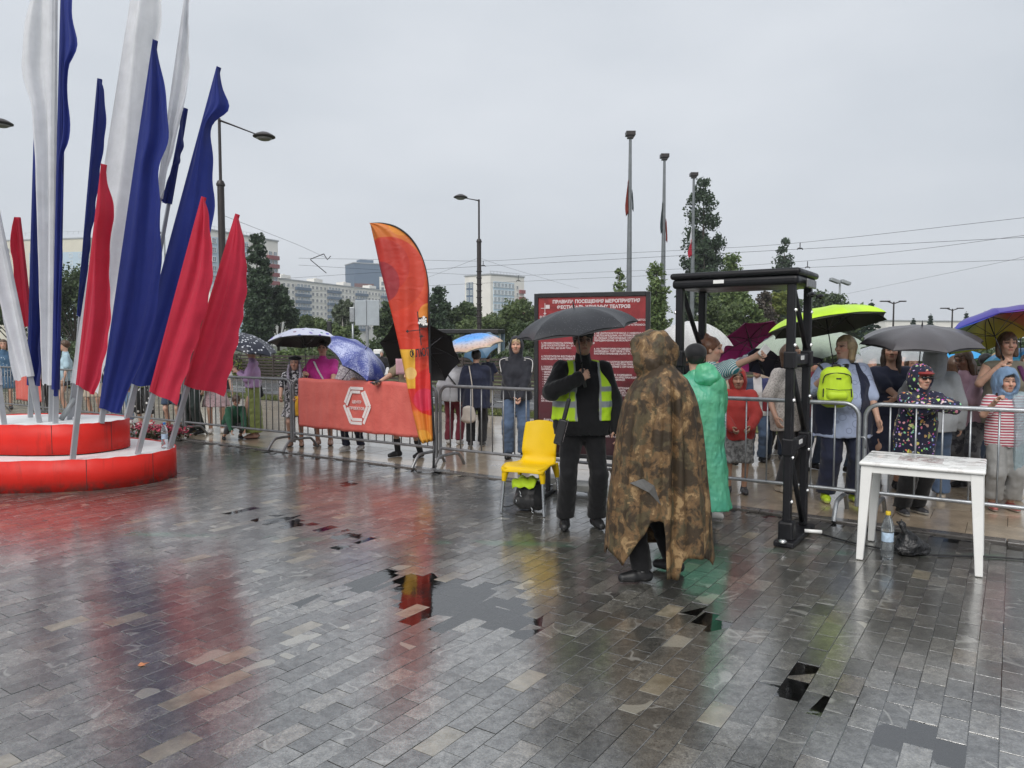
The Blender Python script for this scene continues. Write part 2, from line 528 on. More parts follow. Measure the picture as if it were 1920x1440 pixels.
def person(label, px, Y, ytop=None, h=None, face=0, group=None, skin='fair', hair='brown', hairstyle='short', hs=1.0, bulk=1.0,
           lean=(0, 0), crouch=None, armL=None, armR=None, elbL=None, elbR=None, curlL=.35, curlR=.35, palmL=None, palmR=None, pointL=False, pointR=False,
           feet=None, feet_rot=(0, 0), kneeh=None, yaw=0, pitch=0, roll=0, top=None, over=None, bottom=None, shoes=None, shoe_h=1.0, hood=None,
           socks=None, res=.013, far=False, hand=True, skinst=None, X=None, z0=0.01, aw=False):
    if h is None: h = at(px, ytop, Y).z - z0
    loc = at(px, 720 + (EYE - 1.0) / Y * FPX - 80, Y) if X is None else Vector((X, Y, 0))
    loc = Vector((loc.x, Y, z0))
    S = h / 1.7
    if hs != 1.0 and S < .85: S = S * 1.0
    b = bulk
    if aw:                                          # arm targets given square to the camera
        rot = lambda t: None if t is None else tuple(Matrix.Rotation(-R(face), 3, 'Z') @ Vector(t))
        armL, armR, elbL, elbR = rot(armL), rot(armR), rot(elbL), rot(elbR)
    hipz = (.525 * h) if crouch is None else crouch * h
    lx, ly = lean[0] * h, lean[1] * h
    hh = .225 * (h / 1.7) * hs                      # head height
    torso = .30 * h
    pel = v3(0, 0, hipz); neckb = v3(lx, ly, hipz + math.sqrt(max(torso ** 2 - lx ** 2 - ly ** 2, .01)))
    if crouch is None: neckb[2] = min(neckb[2], h - hh - .02 * S + .0)
    ch = pel * .38 + neckb * .62; wa = pel * .72 + neckb * .28
    up = nrm(neckb - pel)
    hc = neckb + nrm(up + v3(0, 0, 1.2)) * (.045 * S + hh * .52) + v3(0, -.018 * S, 0)
    if crouch is None: hc[2] = h - hh * .50
    Rm = (Matrix.Rotation(R(yaw), 3, 'Z') @ Matrix.Rotation(R(pitch), 3, 'X') @ Matrix.Rotation(R(roll), 3, 'Y'))
    Rn = np.array(Rm)
    HX = Rn @ v3(1, 0, 0); HF = Rn @ v3(0, -1, 0); HZ = Rn @ v3(0, 0, 1)
    HM = np.stack([HX, HF, HZ], 1)
    sh = hh / .225                                   # head scale
    def hp(x, f, z): return hc + (HX * x + HF * f + HZ * z) * sh
    side = v3(1, 0, 0)
    J = {}
    shw = .101 * h * (.9 + .1 * b)
    arms = {}
    for n, s, tgt, hint, curl, palm, pt in (('L', -1, armL, elbL, curlL, palmL, pointL), ('R', 1, armR, elbR, curlR, palmR, pointR)):
        sp = neckb + v3(s * shw, .012 * S, -.052 * S)
        tg = v3(s * (.135 + .03 * b) * h, -.03 * h, hipz - .03 * h) if tgt is None else v3(*tgt) * h
        hi = v3(s * .5, .7, -.6) if hint is None else v3(*hint)
        e, wr = ik(sp, tg, .165 * h, .148 * h, hi)
        pn = (v3(-s, -.3, 0) if palm is None else v3(*palm))
        arms[n] = dict(s=s, sh=sp, el=e, wr=wr, curl=curl, pn=pn, pt=pt, dr=nrm(wr - e))
    legs = {}
    fts = feet or ((-.06, 0), (.06, 0))
    for n, s, ft, fr in (('L', -1, fts[0], feet_rot[0]), ('R', 1, fts[1], feet_rot[1])):
        hp_ = pel + v3(s * .052 * h * (.9 + .1 * b), 0, -.01 * h)
        an = v3(ft[0] * h, ft[1] * h + .02 * S, .048 * h)
        kn, an2 = ik(hp_, an, .245 * h, .245 * h, v3(s * .12, -1, .1) if kneeh is None else v3(s * kneeh[0], kneeh[1], kneeh[2]))
        legs[n] = dict(s=s, hip=hp_, kn=kn, an=an, rot=R(s * 9 + fr))
    ptsall = np.array([pel, neckb, hc + v3(0, 0, hh * .6)] + [a[q] for a in arms.values() for q in ('sh', 'el', 'wr')] + [l[q] for l in legs.values() for q in ('hip', 'kn', 'an')])
    LO = ptsall.min(0) - v3(.16, .2, .0) * max(S, .7) * max(1, b) - v3(.04, .04, 0); HI = ptsall.max(0) + v3(.2, .2, .03) * max(S, .7) * max(1, b)
    LO[2] = 0.0
    res = (.019 if far else res)
    # --- body
    bare = skinst or (.024 if far else .017)
    fs = (.012 if far else .0075) * max(sh, .75)
    fine = tuple((hc[i] - q * sh, hc[i] + q * sh, fs) for i, q in ((0, .105), (1, .13), (2, .125)))
    f = Field(LO, HI, bare, fine)
    f.cone(pel, wa, .088 * S * b, .082 * S * b, .04, side, 1.45).cone(wa, ch, .082 * S * b, .088 * S * b, .04, side, 1.5).cone(ch, neckb - up * .05 * S, .088 * S * b, .06 * S, .04, side, 1.6)
    f.cone(neckb, hp(0, -.012, -.05), .052 * S * (.9 + .1 * b), .05 * sh, .02)
    for a in arms.values():
        f.cone(neckb - up * .03 * S, a['sh'], .036 * S, .04 * S, .03).cone(a['sh'], a['el'], .046 * S * (.7 + .3 * b), .038 * S * (.75 + .25 * b), .02).cone(a['el'], a['wr'], .038 * S * (.75 + .25 * b), .026 * S, .015)
    for l in legs.values():
        f.cone(l['hip'], l['kn'], .066 * S * (.6 + .4 * b), .048 * S, .03).cone(l['kn'], l['an'], .05 * S, .036 * S, .015)
        fd = v3(math.sin(l['rot']), -math.cos(l['rot']), 0)
        f.cone(l['an'] - v3(0, 0, .02 * S), l['an'] + fd * .1 * S - v3(0, 0, .045 * S), .03 * S, .022 * S, .015)
    # head
    f.ell(hp(0, -.012, .025), np.array((.074, .094, .088)) * sh, HM, .02 * sh)
    f.ell(hp(0, .018, -.045), np.array((.056, .068, .068)) * sh, HM, .03 * sh)
    f.ell(hp(0, .05, -.088), np.array((.026, .024, .022)) * sh, HM, .025 * sh)
    if not far:
        for s in (-1, 1):
            f.ell(hp(s * .036, .058, -.022), np.array((.026, .022, .024)) * sh, HM, .02 * sh)
            f.ell(hp(s * .074, -.008, -.004), np.array((.010, .020, .032)) * sh, HM, .006 * sh)
            f.sub(hp(s * .032, .098, .012), np.array((.019, .016, .012)) * sh, HM, .014 * sh)
        f.cone(hp(0, .078, .028), hp(0, .092, .042), .02 * sh, .012 * sh, .015 * sh)
        f.cone(hp(0, .082, .012), hp(0, .103, -.024), .0085 * sh, .013 * sh, .010 * sh)
        for s in (-1, 1): f.ell(hp(s * .013, .092, -.028), np.array((.009, .011, .009)) * sh, HM, .006 * sh)
        f.ell(hp(0, .078, -.056), np.array((.024, .012, .006)) * sh, HM, .006 * sh)
        f.ell(hp(0, .077, -.067), np.array((.019, .012, .006)) * sh, HM, .006 * sh)
    parts = [f.nets()]
    if hand:
        for a in arms.values():
            th = v3(-a['s'] * .3, -1, .4)
            parts.append(hand_mesh(a['wr'], a['dr'], a['pn'], th, S * (.95 if S > .8 else 1.02), a['curl'], a['pt'], .0085 if far else .0058))
    V, F = join_vf(parts)
    base = np.array(SKIN[skin] if isinstance(skin, str) else skin)
    colr = np.tile(base, (len(V), 1))
    q = (V - hc) @ HM / sh
    hcol = np.array(HAIRC[hair]) if isinstance(hair, str) else np.array(hair)
    inh = (np.abs(q[:, 0]) < .1) & (np.abs(q[:, 1]) < .14) & (np.abs(q[:, 2]) < .13)
    def mixc(mask, c, w=1.0): colr[mask] = colr[mask] * (1 - w) + np.array(c) * w
    fr = inh & (q[:, 1] > .03)
    ax_ = np.abs(q[:, 0])
    mixc(fr & (np.hypot((ax_ - .042) / .026, (q[:, 2] + .026) / .022) < 1), base * v3(1.1, .82, .8), .6)
    mixc(fr & (np.hypot((ax_ - .032) / .025, (q[:, 2] - .010) / .017) < 1), base * v3(.72, .62, .6), .8)
    mixc(fr & (np.hypot((ax_ - .032) / .0165, (q[:, 2] - .011) / .0085) < 1), (.045, .03, .025), .9)
    mixc(fr & (np.hypot((ax_ - .034) / .023, (q[:, 2] - .035) / .0065) < 1), hcol * .7 + base * .2, .8)
    mixc(fr & (np.hypot(q[:, 0] / .026, (q[:, 2] + .061) / .0105) < 1), base * v3(.82, .48, .5), .85)
    mixc(fr & (np.hypot(q[:, 0] / .022, (q[:, 2] + .0615) / .004) < 1), base * v3(.4, .25, .25), .8)
    mixc(fr & (np.hypot((ax_ - .011) / .006, (q[:, 2] + .036) / .005) < 1), base * .4, .8)
    root = link('person', np_mesh('person', V, F, True, colr), attr_mat('skin', .5, (60, .15, .002), .4, .12))
    root.location = loc; root.rotation_euler = (0, 0, R(face))
    tag(root, label, 'person', group)
    # --- clothes
    seed = len(PEOPLE) * 7 + 1
    def garment(name, fld, m, wr=.004, sc=22, cols=None, stretch=(1, 1, .55)):
        if wr: fld.wrinkle(wr, sc, seed, stretch); fld.wrinkle(wr * .5, sc * 2.6, seed + 3, stretch)
        V, F = fld.nets()
        if len(V) == 0: return None
        return link(name, np_mesh(name, V, F, True, cols(V) if cols else None), m, root)
    def torso_field(T, st):
        lo_ = T.get('loose', .014); g = Field(LO - .05, HI + .05, st)
        fl = T.get('flare', 0); hem = T.get('hem', .47) * h
        w1 = .108 * S * b + lo_ + .01
        bel = T.get('belly', 0) * S
        g.cone(wa, ch, .1 * S * b + lo_ * .8, .104 * S * b + lo_, .05, side, 1.42).cone(ch, neckb - up * .075 * S, .104 * S * b + lo_, .066 * S + lo_ * .7, .05, side, 1.42)
        g.cone(pel, wa, w1 + .004, w1, .05, side, 1.45)
        if bel: g.ell(wa + v3(0, -.05 * S, 0), (.13 * S * b, .11 * S * b + bel, .15 * S), None, .06)
        if T.get('bust'):
            for s in (-1, 1): g.ell(ch + v3(s * .065 * S * b, -.085 * S * b, -.03 * S), np.array((.068, .055, .06)) * S * T['bust'], None, .05)
        if hem < hipz - .02: g.cone(pel, v3(pel[0], pel[1], hem - .1), w1 + .004, w1 + fl + .006, .03, side, 1.4)
        g.cut(lambda X, Y_, Z: hem + T.get('hemtilt', 0) * X - Z)
        sl = T.get('sleeve', 2)
        for a in arms.values():
            g.cone(neckb - up * .02 * S, a['sh'] + v3(-a['s'] * .012, 0, 0), .04 * S + lo_ * .5, .05 * S + lo_ * .5, .03)
            if sl > 0:
                e1 = a['sh'] + (a['el'] - a['sh']) * min(sl, 1)
                ra = .056 * S * (.7 + .3 * b) + lo_ * .7
                g.cone(a['sh'], e1, ra, (ra if sl >= 1 else ra + .006) * (.93 if sl >= 1 else 1), .03)
                if sl > 1:
                    e2 = a['el'] + (a['wr'] - a['el']) * (sl - 1) + a['dr'] * (.012 if sl >= 2 else 0)
                    g.cone(a['el'], e2, .051 * S * (.75 + .25 * b) + lo_ * .7, .037 * S + lo_ * .6, .02)
        if T.get('collar', True):
            cz = T.get('collar_h', .03)
            g.cone(neckb - up * .03 * S, neckb + up * cz * S + v3(0, -.006, 0), .066 * S + lo_ * .3, .06 * S + lo_ * .2, .02)
        if T.get('open'):
            g.sub(neckb + v3(0, -.09 * S, -.02 * S), (.06 * S, .07 * S, T['open'] * S), None, .01)
        return g
    st = res
    if bottom:
        B = bottom; lo_ = B.get('loose', .012); g = Field(LO - .05, HI + .05, st); hem = B.get('length', .05) * h
        if B.get('kind', 'trousers') in ('trousers', 'shorts'):
            g.cone(pel - v3(0, 0, .03 * S), wa, .1 * S * b + min(lo_, .016), .088 * S * b + .004, .04, side, 1.38)
            for l in legs.values():
                ra = .080 * S * (.6 + .4 * b) + lo_ * .8
                g.cone(l['hip'], l['kn'], ra, .056 * S + lo_, .03); g.cone(l['kn'], l['an'] - v3(0, 0, .035 * S), .056 * S + lo_, .047 * S + lo_ * B.get('wide', 1.2), .02)
            g.cut(lambda X, Y_, Z: hem - Z)
        else:
            r1 = B.get('flare', .2) * S
            g.cone(wa, pel, .092 * S * b + lo_, .106 * S * b + lo_, .04, side, 1.4); g.cone(pel, v3(0, 0, hem), .106 * S * b + lo_, r1, .04, side, 1.3)
            g.cut(lambda X, Y_, Z: hem - Z)
        wcut = B.get('waist', .66) * h if crouch is None else wa[2] + .04
        g.cut(lambda X, Y_, Z: Z - wcut)
        garment(B.get('name', {'trousers': 'trousers', 'shorts': 'shorts'}.get(B.get('kind', 'trousers'), 'skirt')), g, B['mat'], B.get('wr', .005), 26, B.get('cols'), (1, 1, 1.2))
    if top: garment(top.get('name', 'shirt'), torso_field(top, st), top['mat'], top.get('wr', .005), top.get('wsc', 24), top.get('cols'))
    if over:
        g = torso_field(over, st)
        gap = over.get('gap')
        if gap: g.cut(lambda X, Y_, Z: np.where(Y_ < -.02, gap - np.abs(X - over.get('gapx', 0) + 0 * Z), -1))
        if over.get('shape'): g.cut(over['shape'])
        garment(over.get('name', 'vest'), g, over['mat'], over.get('wr', .004), 24, over.get('cols'))
    for n, l in legs.items():
        if not shoes: break
        rt = l['rot']; fd = v3(math.sin(rt), -math.cos(rt), 0); sd = v3(math.cos(rt), math.sin(rt), 0); a = l['an']
        g = Field(a - .24 * max(S, .6), a + .24 * max(S, .6), .011 if far else .0085)
        hl = v3(a[0], a[1], 0) - fd * .03 * S
        g.cone(hl + v3(0, 0, .035 * S), hl + fd * .1 * S + v3(0, 0, .036 * S), .036 * S, .042 * S, .02).cone(hl + fd * .1 * S + v3(0, 0, .036 * S), hl + fd * .175 * S + v3(0, 0, .03 * S), .044 * S, .034 * S, .02)
        g.cone(hl + v3(0, 0, .04 * S), v3(a[0], a[1], .075 * S * shoe_h + .01), .04 * S, .042 * S, .025)
        g.cut(lambda X, Y_, Z: .004 - Z)
        sc_ = shoes.get('sole')
        def scol(V): return np.where((V[:, 2] < .026 * S)[:, None], np.array(sc_ or (.01, .01, .01)), np.array(shoes['col']))
        V, F = g.nets(); link('shoe', np_mesh('shoe', V, F, True, scol(V)), attr_mat('shoe leather', .45, (50, .2, .003)), root)
        if socks:
            g = Field(a - .2, a + .25, .012); g.cone(a, a + (l['kn'] - a) * socks[0], .043 * S, .05 * S, .01)
            V, F = g.nets(); link('sock', np_mesh('sock', V, F), socks[1], root)
    # --- hair and headgear
    hmat = mat('hair ' + (hair if isinstance(hair, str) else 'tone%d' % int(hcol[0] * 1000)), tuple(hcol), .45, 0, .35, 25, (90, .6, .004), .5)
    hst = (.013 if far else .0085) * max(sh, .75)
    def hfield(dn=.2): return Field(hc - v3(.2, .2, dn + .05) * sh, hc + v3(.2, .2, .18) * sh, hst)
    def hcut(g, fn):
        def F_(X, Y_, Z):
            x, y, z = X - hc[0], Y_ - hc[1], Z - hc[2]
            a = (x * HX[0] + y * HX[1] + z * HX[2]) / sh; f_ = (x * HF[0] + y * HF[1] + z * HF[2]) / sh; u_ = (x * HZ[0] + y * HZ[1] + z * HZ[2]) / sh
            return fn(a, f_, u_) * sh
        return g.cut(F_)
    hsl = hairstyle or ''
    if hsl and hsl != 'none':
        g = hfield(.42 if 'long' in hsl else .2)
        g.ell(hp(0, -.018, .03), np.array((.086, .106, .098)) * sh, HM, .01)
        if 'bob' in hsl or 'long' in hsl:
            for s in (-1, 1): g.cone(hp(s * .07, -.02, .0), hp(s * .075, -.015, -.11), .034 * sh, .03 * sh, .02)
            g.cone(hp(0, -.07, 0), hp(0, -.065, -.12), .06 * sh, .05 * sh, .03, HX, 1.25)
        if 'long' in hsl:
            for s in (-1, 1): g.cone(hp(s * .075, -.02, -.08), hp(s * .085, -.0, -.26), .034 * sh, .022 * sh, .02)
            g.cone(hp(0, -.075, -.1), hp(0, -.09, -.3), .06 * sh, .04 * sh, .03, HX, 1.5)
        if 'bang' in hsl: hcut(g, lambda a, f_, u_: np.where(np.abs(a) < .058, (-.005 + 0.62 * f_ - u_), -.1 + 0 * u_) if False else np.minimum((.0 + .55 * np.maximum(f_, -.3) - u_), np.abs(a) * 0 + np.where(f_ > .045, 1, -1) * .03) if False else np.where((f_ > .03) & (np.abs(a) < .062), .034 - u_, -.05 + 0 * u_))
        elif 'bob' in hsl or 'long' in hsl: hcut(g, lambda a, f_, u_: np.where((f_ > .015) & (np.abs(a) < .064), .056 - u_, -.05 + 0 * u_))
        else: hcut(g, lambda a, f_, u_: (-.028 + 1.0 * f_ - u_) * .7)
        if 'bun' in hsl: g.ell(hp(.0, -.06, .125), np.array((.042, .042, .036)) * sh, HM, .012)
        if 'tail' in hsl: g.cone(hp(0, -.11, .02), hp(.02, -.15, -.12), .03 * sh, .018 * sh, .015)
        g.wrinkle(.003 * sh, 90, seed, (1.6, 1.6, .35))
        V, F = g.nets(); link('hair', np_mesh('hair', V, F), hmat, root)
    if hood:
        g = Field(hc - v3(.24, .26, .3) * sh, hc + v3(.24, .26, .22) * sh, hst * 1.15)
        k_ = hood.get('size', 1.0)
        g.ell(hp(0, -.025, .022), np.array((.1, .125, .122)) * sh * k_, HM, .02)
        g.cone(hp(0, -.03, -.05), neckb + v3(0, .015, 0), .09 * sh * k_, .085 * S * k_, .05, HX, 1.15)
        if hood.get('peak'): g.ell(hp(0, .04, .09), np.array((.07, .075, .035)) * sh * k_, HM, .03)
        if not hood.get('closed'):
            g.sub(hp(0, .115, -.015), np.array((hood.get('ow', .074), .125, hood.get('oh', .104))) * sh, HM, .012)
        garment('hood', g, hood['mat'], hood.get('wr', .004), 30, hood.get('cols'))
    out = dict(root=root, hc=hc, arms=arms, S=S, h=h, sh=sh, hp=hp, neckb=neckb, ch=ch, pel=pel, legs=legs, HM=HM, face=face, loc=loc)
    def wpt(p):
        q = Matrix.Rotation(R(face), 3, 'Z') @ Vector(p); return q + loc
    out['w'] = wpt
    out['handL'] = wpt(arms['L']['wr'] + arms['L']['dr'] * .06 * S); out['handR'] = wpt(arms['R']['wr'] + arms['R']['dr'] * .06 * S)
    PEOPLE.append(out)
    return out

def soft(name, build, lo, hi, st, m, parent=None, wr=0, sc=25, seed=0, cols=None):
    f = Field(np.array(lo, float), np.array(hi, float), st); build(f)
    if wr: f.wrinkle(wr, sc, seed)
    V, F = f.nets()
    return link(name, np_mesh(name, V, F, True, cols(V) if cols else None), m, parent)
# ------------------------------------------------------------------ ground, setts, slabs, water, road, grass
def in_view(p, m=1.3, far=60):
    if p.y < 1.6 or p.y > far: return False
    return abs(p.x) < p.y * .70 + m

def sheet(name, u0, u1, w0, w1, z, m, kind='structure', n=1):
    b = MB(); P = [[uw(u0 + (u1 - u0) * i / n, w0 + (w1 - w0) * j / n, z) for i in range(n + 1)] for j in range(n + 1)]
    b.grid(P); o = b.build(name, m); tag(o, kind=kind); return o

def stone_mat(name, colour_from, base, cream, wet):
    gv = (.35, 1.75, .55, 1.5) if cream else (.8, 1.2, .85, 1.15)
    t = NT(name)
    if colour_from == 'attr': cc = t.attr()
    else:
        oi = t.n.new('ShaderNodeObjectInfo'); cc = oi.outputs['Color']
    sp = t.n.new('ShaderNodeSeparateColor'); t.link(cc, sp.inputs[0]); r, g, b = sp.outputs[0], sp.outputs[1], sp.outputs[2]
    pos = t.geo('Position')
    off = t.n.new('ShaderNodeVectorMath'); off.operation = 'ADD'; t.link(pos, off.inputs[0]); t.link(t.comb(t.math('MULTIPLY', b, 37.0), t.math('MULTIPLY', g, 23.0), t.math('MULTIPLY', r, 11.0)), off.inputs[1])
    v = off.outputs[0]
    tone = t.ramp(r, base)
    gr = t.noise(110, 4, .75, v); big = t.noise(5.5, 4, .6, v)
    med = t.noise(24, 4, .65, v, .4)
    c = t.mix(1.0, tone, t.ramp(gr, [(.36, gv[0]), (.64, gv[1])]), 'MULTIPLY')
    c = t.mix(1.0, c, t.ramp(med, [(.34, gv[2]), (.66, gv[3])]), 'MULTIPLY')
    c = t.mix(.7, c, t.ramp(big, [(.3, .7), (.7, 1.3)]), 'MULTIPLY')
    if cream:
        isc = t.math('GREATER_THAN', g, .983)
        cr = t.ramp(t.noise(9, 5, .6, v), [(.3, (.09, .075, .045)), (.7, (.28, .245, .18))])
        c = t.mix(isc, c, cr)
        n1 = t.noise(3.2, 2, .5, v, dist=.6)
        vein = t.ramp(t.math('ABSOLUTE', t.math('SUBTRACT', n1, .5)), [(.006, 1.0), (.020, 0.0)])
        gate = t.math('MULTIPLY', t.math('GREATER_THAN', g, .76), t.math('LESS_THAN', g, .90))
        c = t.mix(t.math('MULTIPLY', t.math('MULTIPLY', vein, gate), .55), c, (.32, .315, .29))
        wedge = t.math('MULTIPLY', t.math('GREATER_THAN', t.noise(4.2, 1, .4, v), .60), t.math('MULTIPLY', t.math('GREATER_THAN', g, .93), t.math('LESS_THAN', g, .983)))
        c = t.mix(t.math('MULTIPLY', wedge, .7), c, (.30, .285, .235))
        ru = t.ramp(t.noise(1.3, 3, .6, pos), [(.60, 0.0), (.72, .5)])
        c = t.mix(ru, c, (.085, .05, .03))
        # faded green chalk line across the setts
        sx = t.sep(pos); ln = t.math('ADD', t.math('MULTIPLY', sx[0], .10), sx[1])
        gm = t.math('MULTIPLY', t.ramp(t.math('ABSOLUTE', t.math('SUBTRACT', ln, 6.02)), [(.03, 1.0), (.11, 0.0)]), t.ramp(t.noise(2.6, 3, .6, pos), [(.46, 0.0), (.62, .45)]))
        c = t.mix(gm, c, (.03, .16, .09))
    t.inp('Base_Color', c)
    film = t.noise(1.6, 4, .6, pos)
    t.inp('Roughness', t.ramp(film, [(.3, .42), (.7, .26)]))
    t.inp('Specular IOR Level', .6)
    spk = t.math('MULTIPLY', t.ramp(t.math('ADD', t.math('MULTIPLY', t.noise(95, 3, .75, v), .6), t.math('MULTIPLY', med, .4)), [(.40, wet[5]), (.58, 1.0)]), t.ramp(r, [(0, .80), (.8, 1.0)])); t.inp('Coat Weight', spk); t.inp('Coat IOR', wet[2]); t.inp('Coat Roughness', t.ramp(t.math('ADD', t.math('MULTIPLY', film, .75), t.math('MULTIPLY', b, .25)), [(.34, wet[0]), (.62, wet[1])]))
    t.bump(t.math('ADD', t.noise(150, 3, .7, v), t.math('MULTIPLY', t.noise(18, 3, .6, v), 1.5)), wet[3], .002)
    bn = t.n.new('ShaderNodeBump'); bn.inputs['Strength'].default_value = wet[4]; bn.inputs['Distance'].default_value = .002
    t.link(t.math('ADD', t.noise(190, 2, .6, pos), t.math('MULTIPLY', t.noise(11, 2, .5, v), 1.6)), bn.inputs['Height']); t.link(bn.outputs[0], t.p.inputs['Coat Normal'])
    return t.m

DARK = [(0.0, (.044, .043, .038)), (.35, (.060, .058, .051)), (.7, (.080, .077, .067)), (.88, (.104, .099, .086)), (.94, (.125, .118, .10)), (1.0, (.096, .080, .060))]
BEIGE = [(0.0, (.30, .235, .165)), (.5, (.36, .285, .205)), (1.0, (.41, .34, .25))]
sett_obj, sett_attr = stone_mat('wet sett', 'object', DARK, True, (.095, .04, 4.0, .55, .20, .55)), stone_mat('wet sett far', 'attr', DARK, True, (.095, .04, 4.0, .55, .20, .55))
slab_obj, slab_attr = stone_mat('wet slab', 'object', BEIGE, False, (.12, .04, 1.5, .25, .10, .85)), stone_mat('wet slab far', 'attr', BEIGE, False, (.12, .04, 1.5, .25, .10, .85))
grout = mat('grout', (.022, .021, .019), .55, 0, .3, 20, (120, .5, .004))

gmat = NT('verge and asphalt')
gmat.inp('Base_Color', gmat.ramp(gmat.noise(.05, 4, .6, gmat.geo('Position')), [(.4, (.05, .06, .03)), (.6, (.06, .075, .035))])); gmat.set(Roughness=.8)
b = MB(); b.box((0, 330, -.13), (1200, 860, .1)); ground = tag(b.build('ground', gmat.m), kind='structure')

DIPS = [(gnd(840, 1110), 1.0, .0048), (gnd(1000, 1190), .6, .0038), (gnd(1560, 1330), .6, .0046), (gnd(1330, 1150), .42, .0036), (gnd(300, 1330), .7, .0036), (gnd(130, 1180), .6, .0034),
        (gnd(500, 960), 1.2, .0030), (gnd(1790, 1200), .35, .0040), (gnd(700, 900), .9, .0030), (gnd(1860, 1420), .35, .0032), (gnd(680, 1010), .6, .003)]
def height(p):
    q = np.array([p.x, p.y, 0.0])
    z = .0012 * fold(q, 2.6, 3) + .0008 * fold(q, 6.5, 5)
    for c, r, d in DIPS: z -= d * math.exp(-((p.x - c.x) ** 2 + (p.y - c.y) ** 2) / (r * r) * 1.4)
    return float(z)

def stone_shape(su, sw, th=.03, ch=.0009):
    a, c = su / 2, sw / 2
    P = [(-a, -c, -th), (a, -c, -th), (a, c, -th), (-a, c, -th), (-a, -c, -ch), (a, -c, -ch), (a, c, -ch), (-a, c, -ch), (-a + ch, -c + ch, 0), (a - ch, -c + ch, 0), (a - ch, c - ch, 0), (-a + ch, c - ch, 0)]
    Fs = [(0, 1, 5, 4), (1, 2, 6, 5), (2, 3, 7, 6), (3, 0, 4, 7), (4, 5, 9, 8), (5, 6, 10, 9), (6, 7, 11, 10), (7, 4, 8, 11), (8, 9, 10, 11)]
    return P, Fs

def lay(parent, part, pieces, size, mo, ma, nmax=300):
    """pieces: list (centre, dz, tilt_u, tilt_w, colour, shape scale) -> nearest ones as parts, the rest as one"""
    pieces.sort(key=lambda q: q[0].length)
    P, Fs = stone_shape(*size)
    meshes = []
    for k in range(6):
        b = MB(); b.add([(x + random.uniform(-.0012, .0012) * (z == 0), y + random.uniform(-.0012, .0012) * (z == 0), z) for x, y, z in P], Fs); meshes.append(b.mesh(part)); meshes[-1].materials.append(mo)
    Rz = Matrix.Rotation(-AX, 4, 'Z')
    V, F, C = [], [], []
    Pn, Fn = np.array(P), np.array(Fs)
    for i, (c, dz, tu, tw, col) in enumerate(pieces):
        M = Matrix.Translation((c.x, c.y, dz)) @ Rz @ Matrix.Rotation(tu, 4, 'X') @ Matrix.Rotation(tw, 4, 'Y')
        if i < nmax:
            o = link(part, meshes[i % 6], None, parent); o.matrix_world = M; o.color = (*col, 1)
        else:
            A = np.array(M); F.append(Fn + len(V) * len(P)); V.append(Pn @ A[:3, :3].T + A[:3, 3]); C.append(np.tile(col, (len(P), 1)))
    if V:
        me = np_mesh(part + '_field', np.concatenate(V), np.concatenate(F), False, np.concatenate(C))
        tag(link(part + '_field', me, ma, parent), kind='stuff')

SU, SW = .11, .22
plaza = sheet('paving', -16, 12, -4, EDGE_W - .005, -.012, grout)
pcs = []
for i in range(int(-16 / SU), int(12 / SU)):
    u = (i + .5) * SU; off = (i % 2) * .5 * SW + random.uniform(-.035, .035)
    for j in range(int(-2 / SW), int(EDGE_W / SW) + 1):
        w = (j + .5) * SW + off
        if w + SW / 2 > EDGE_W: continue
        p = uw(u, w)
        if not in_view(p, 2.6): continue
        pcs.append((p, height(p) + random.uniform(-.0009, .0009), random.gauss(0, .0022), random.gauss(0, .0034), (random.random(), random.random(), random.random())))
lay(plaza, 'sett', pcs, (SU - .003, SW - .003), sett_obj, sett_attr)
N_SETTS = len(pcs)

# water standing in the hollows of the setts
wt = NT('puddle water')
for n_ in (wt.p,): wt.n.remove(n_)
fr = wt.n.new('ShaderNodeFresnel'); fr.inputs['IOR'].default_value = 2.9
tr = wt.n.new('ShaderNodeBsdfTransparent'); tr.inputs[0].default_value = (.97, .97, .96, 1)
gl = wt.n.new('ShaderNodeBsdfGlossy'); gl.inputs['Roughness'].default_value = .045
mx = wt.n.new('ShaderNodeMixShader'); bp = wt.n.new('ShaderNodeBump'); bp.inputs['Strength'].default_value = .10; bp.inputs['Distance'].default_value = .003
wt.link(wt.noise(22, 2, .5, wt.geo('Position')), bp.inputs['Height']); wt.link(bp.outputs[0], gl.inputs['Normal'])
wt.link(fr.outputs[0], mx.inputs[0]); wt.link(tr.outputs[0], mx.inputs[1]); wt.link(gl.outputs[0], mx.inputs[2]); wt.link(mx.outputs[0], wt.out.inputs[0])
WATER_Z = -.0044
bw_ = MB(); bw_.add([(-4.2, 1.9, WATER_Z), (4.2, 1.9, WATER_Z), (6.1, 4.75, WATER_Z), uw(2.2, EDGE_W - .01, WATER_Z), uw(-9.5, EDGE_W - .01, WATER_Z)], [(0, 1, 2, 3, 4)]); puddle = tag(bw_.build('puddle_water', wt.m), kind='structure')

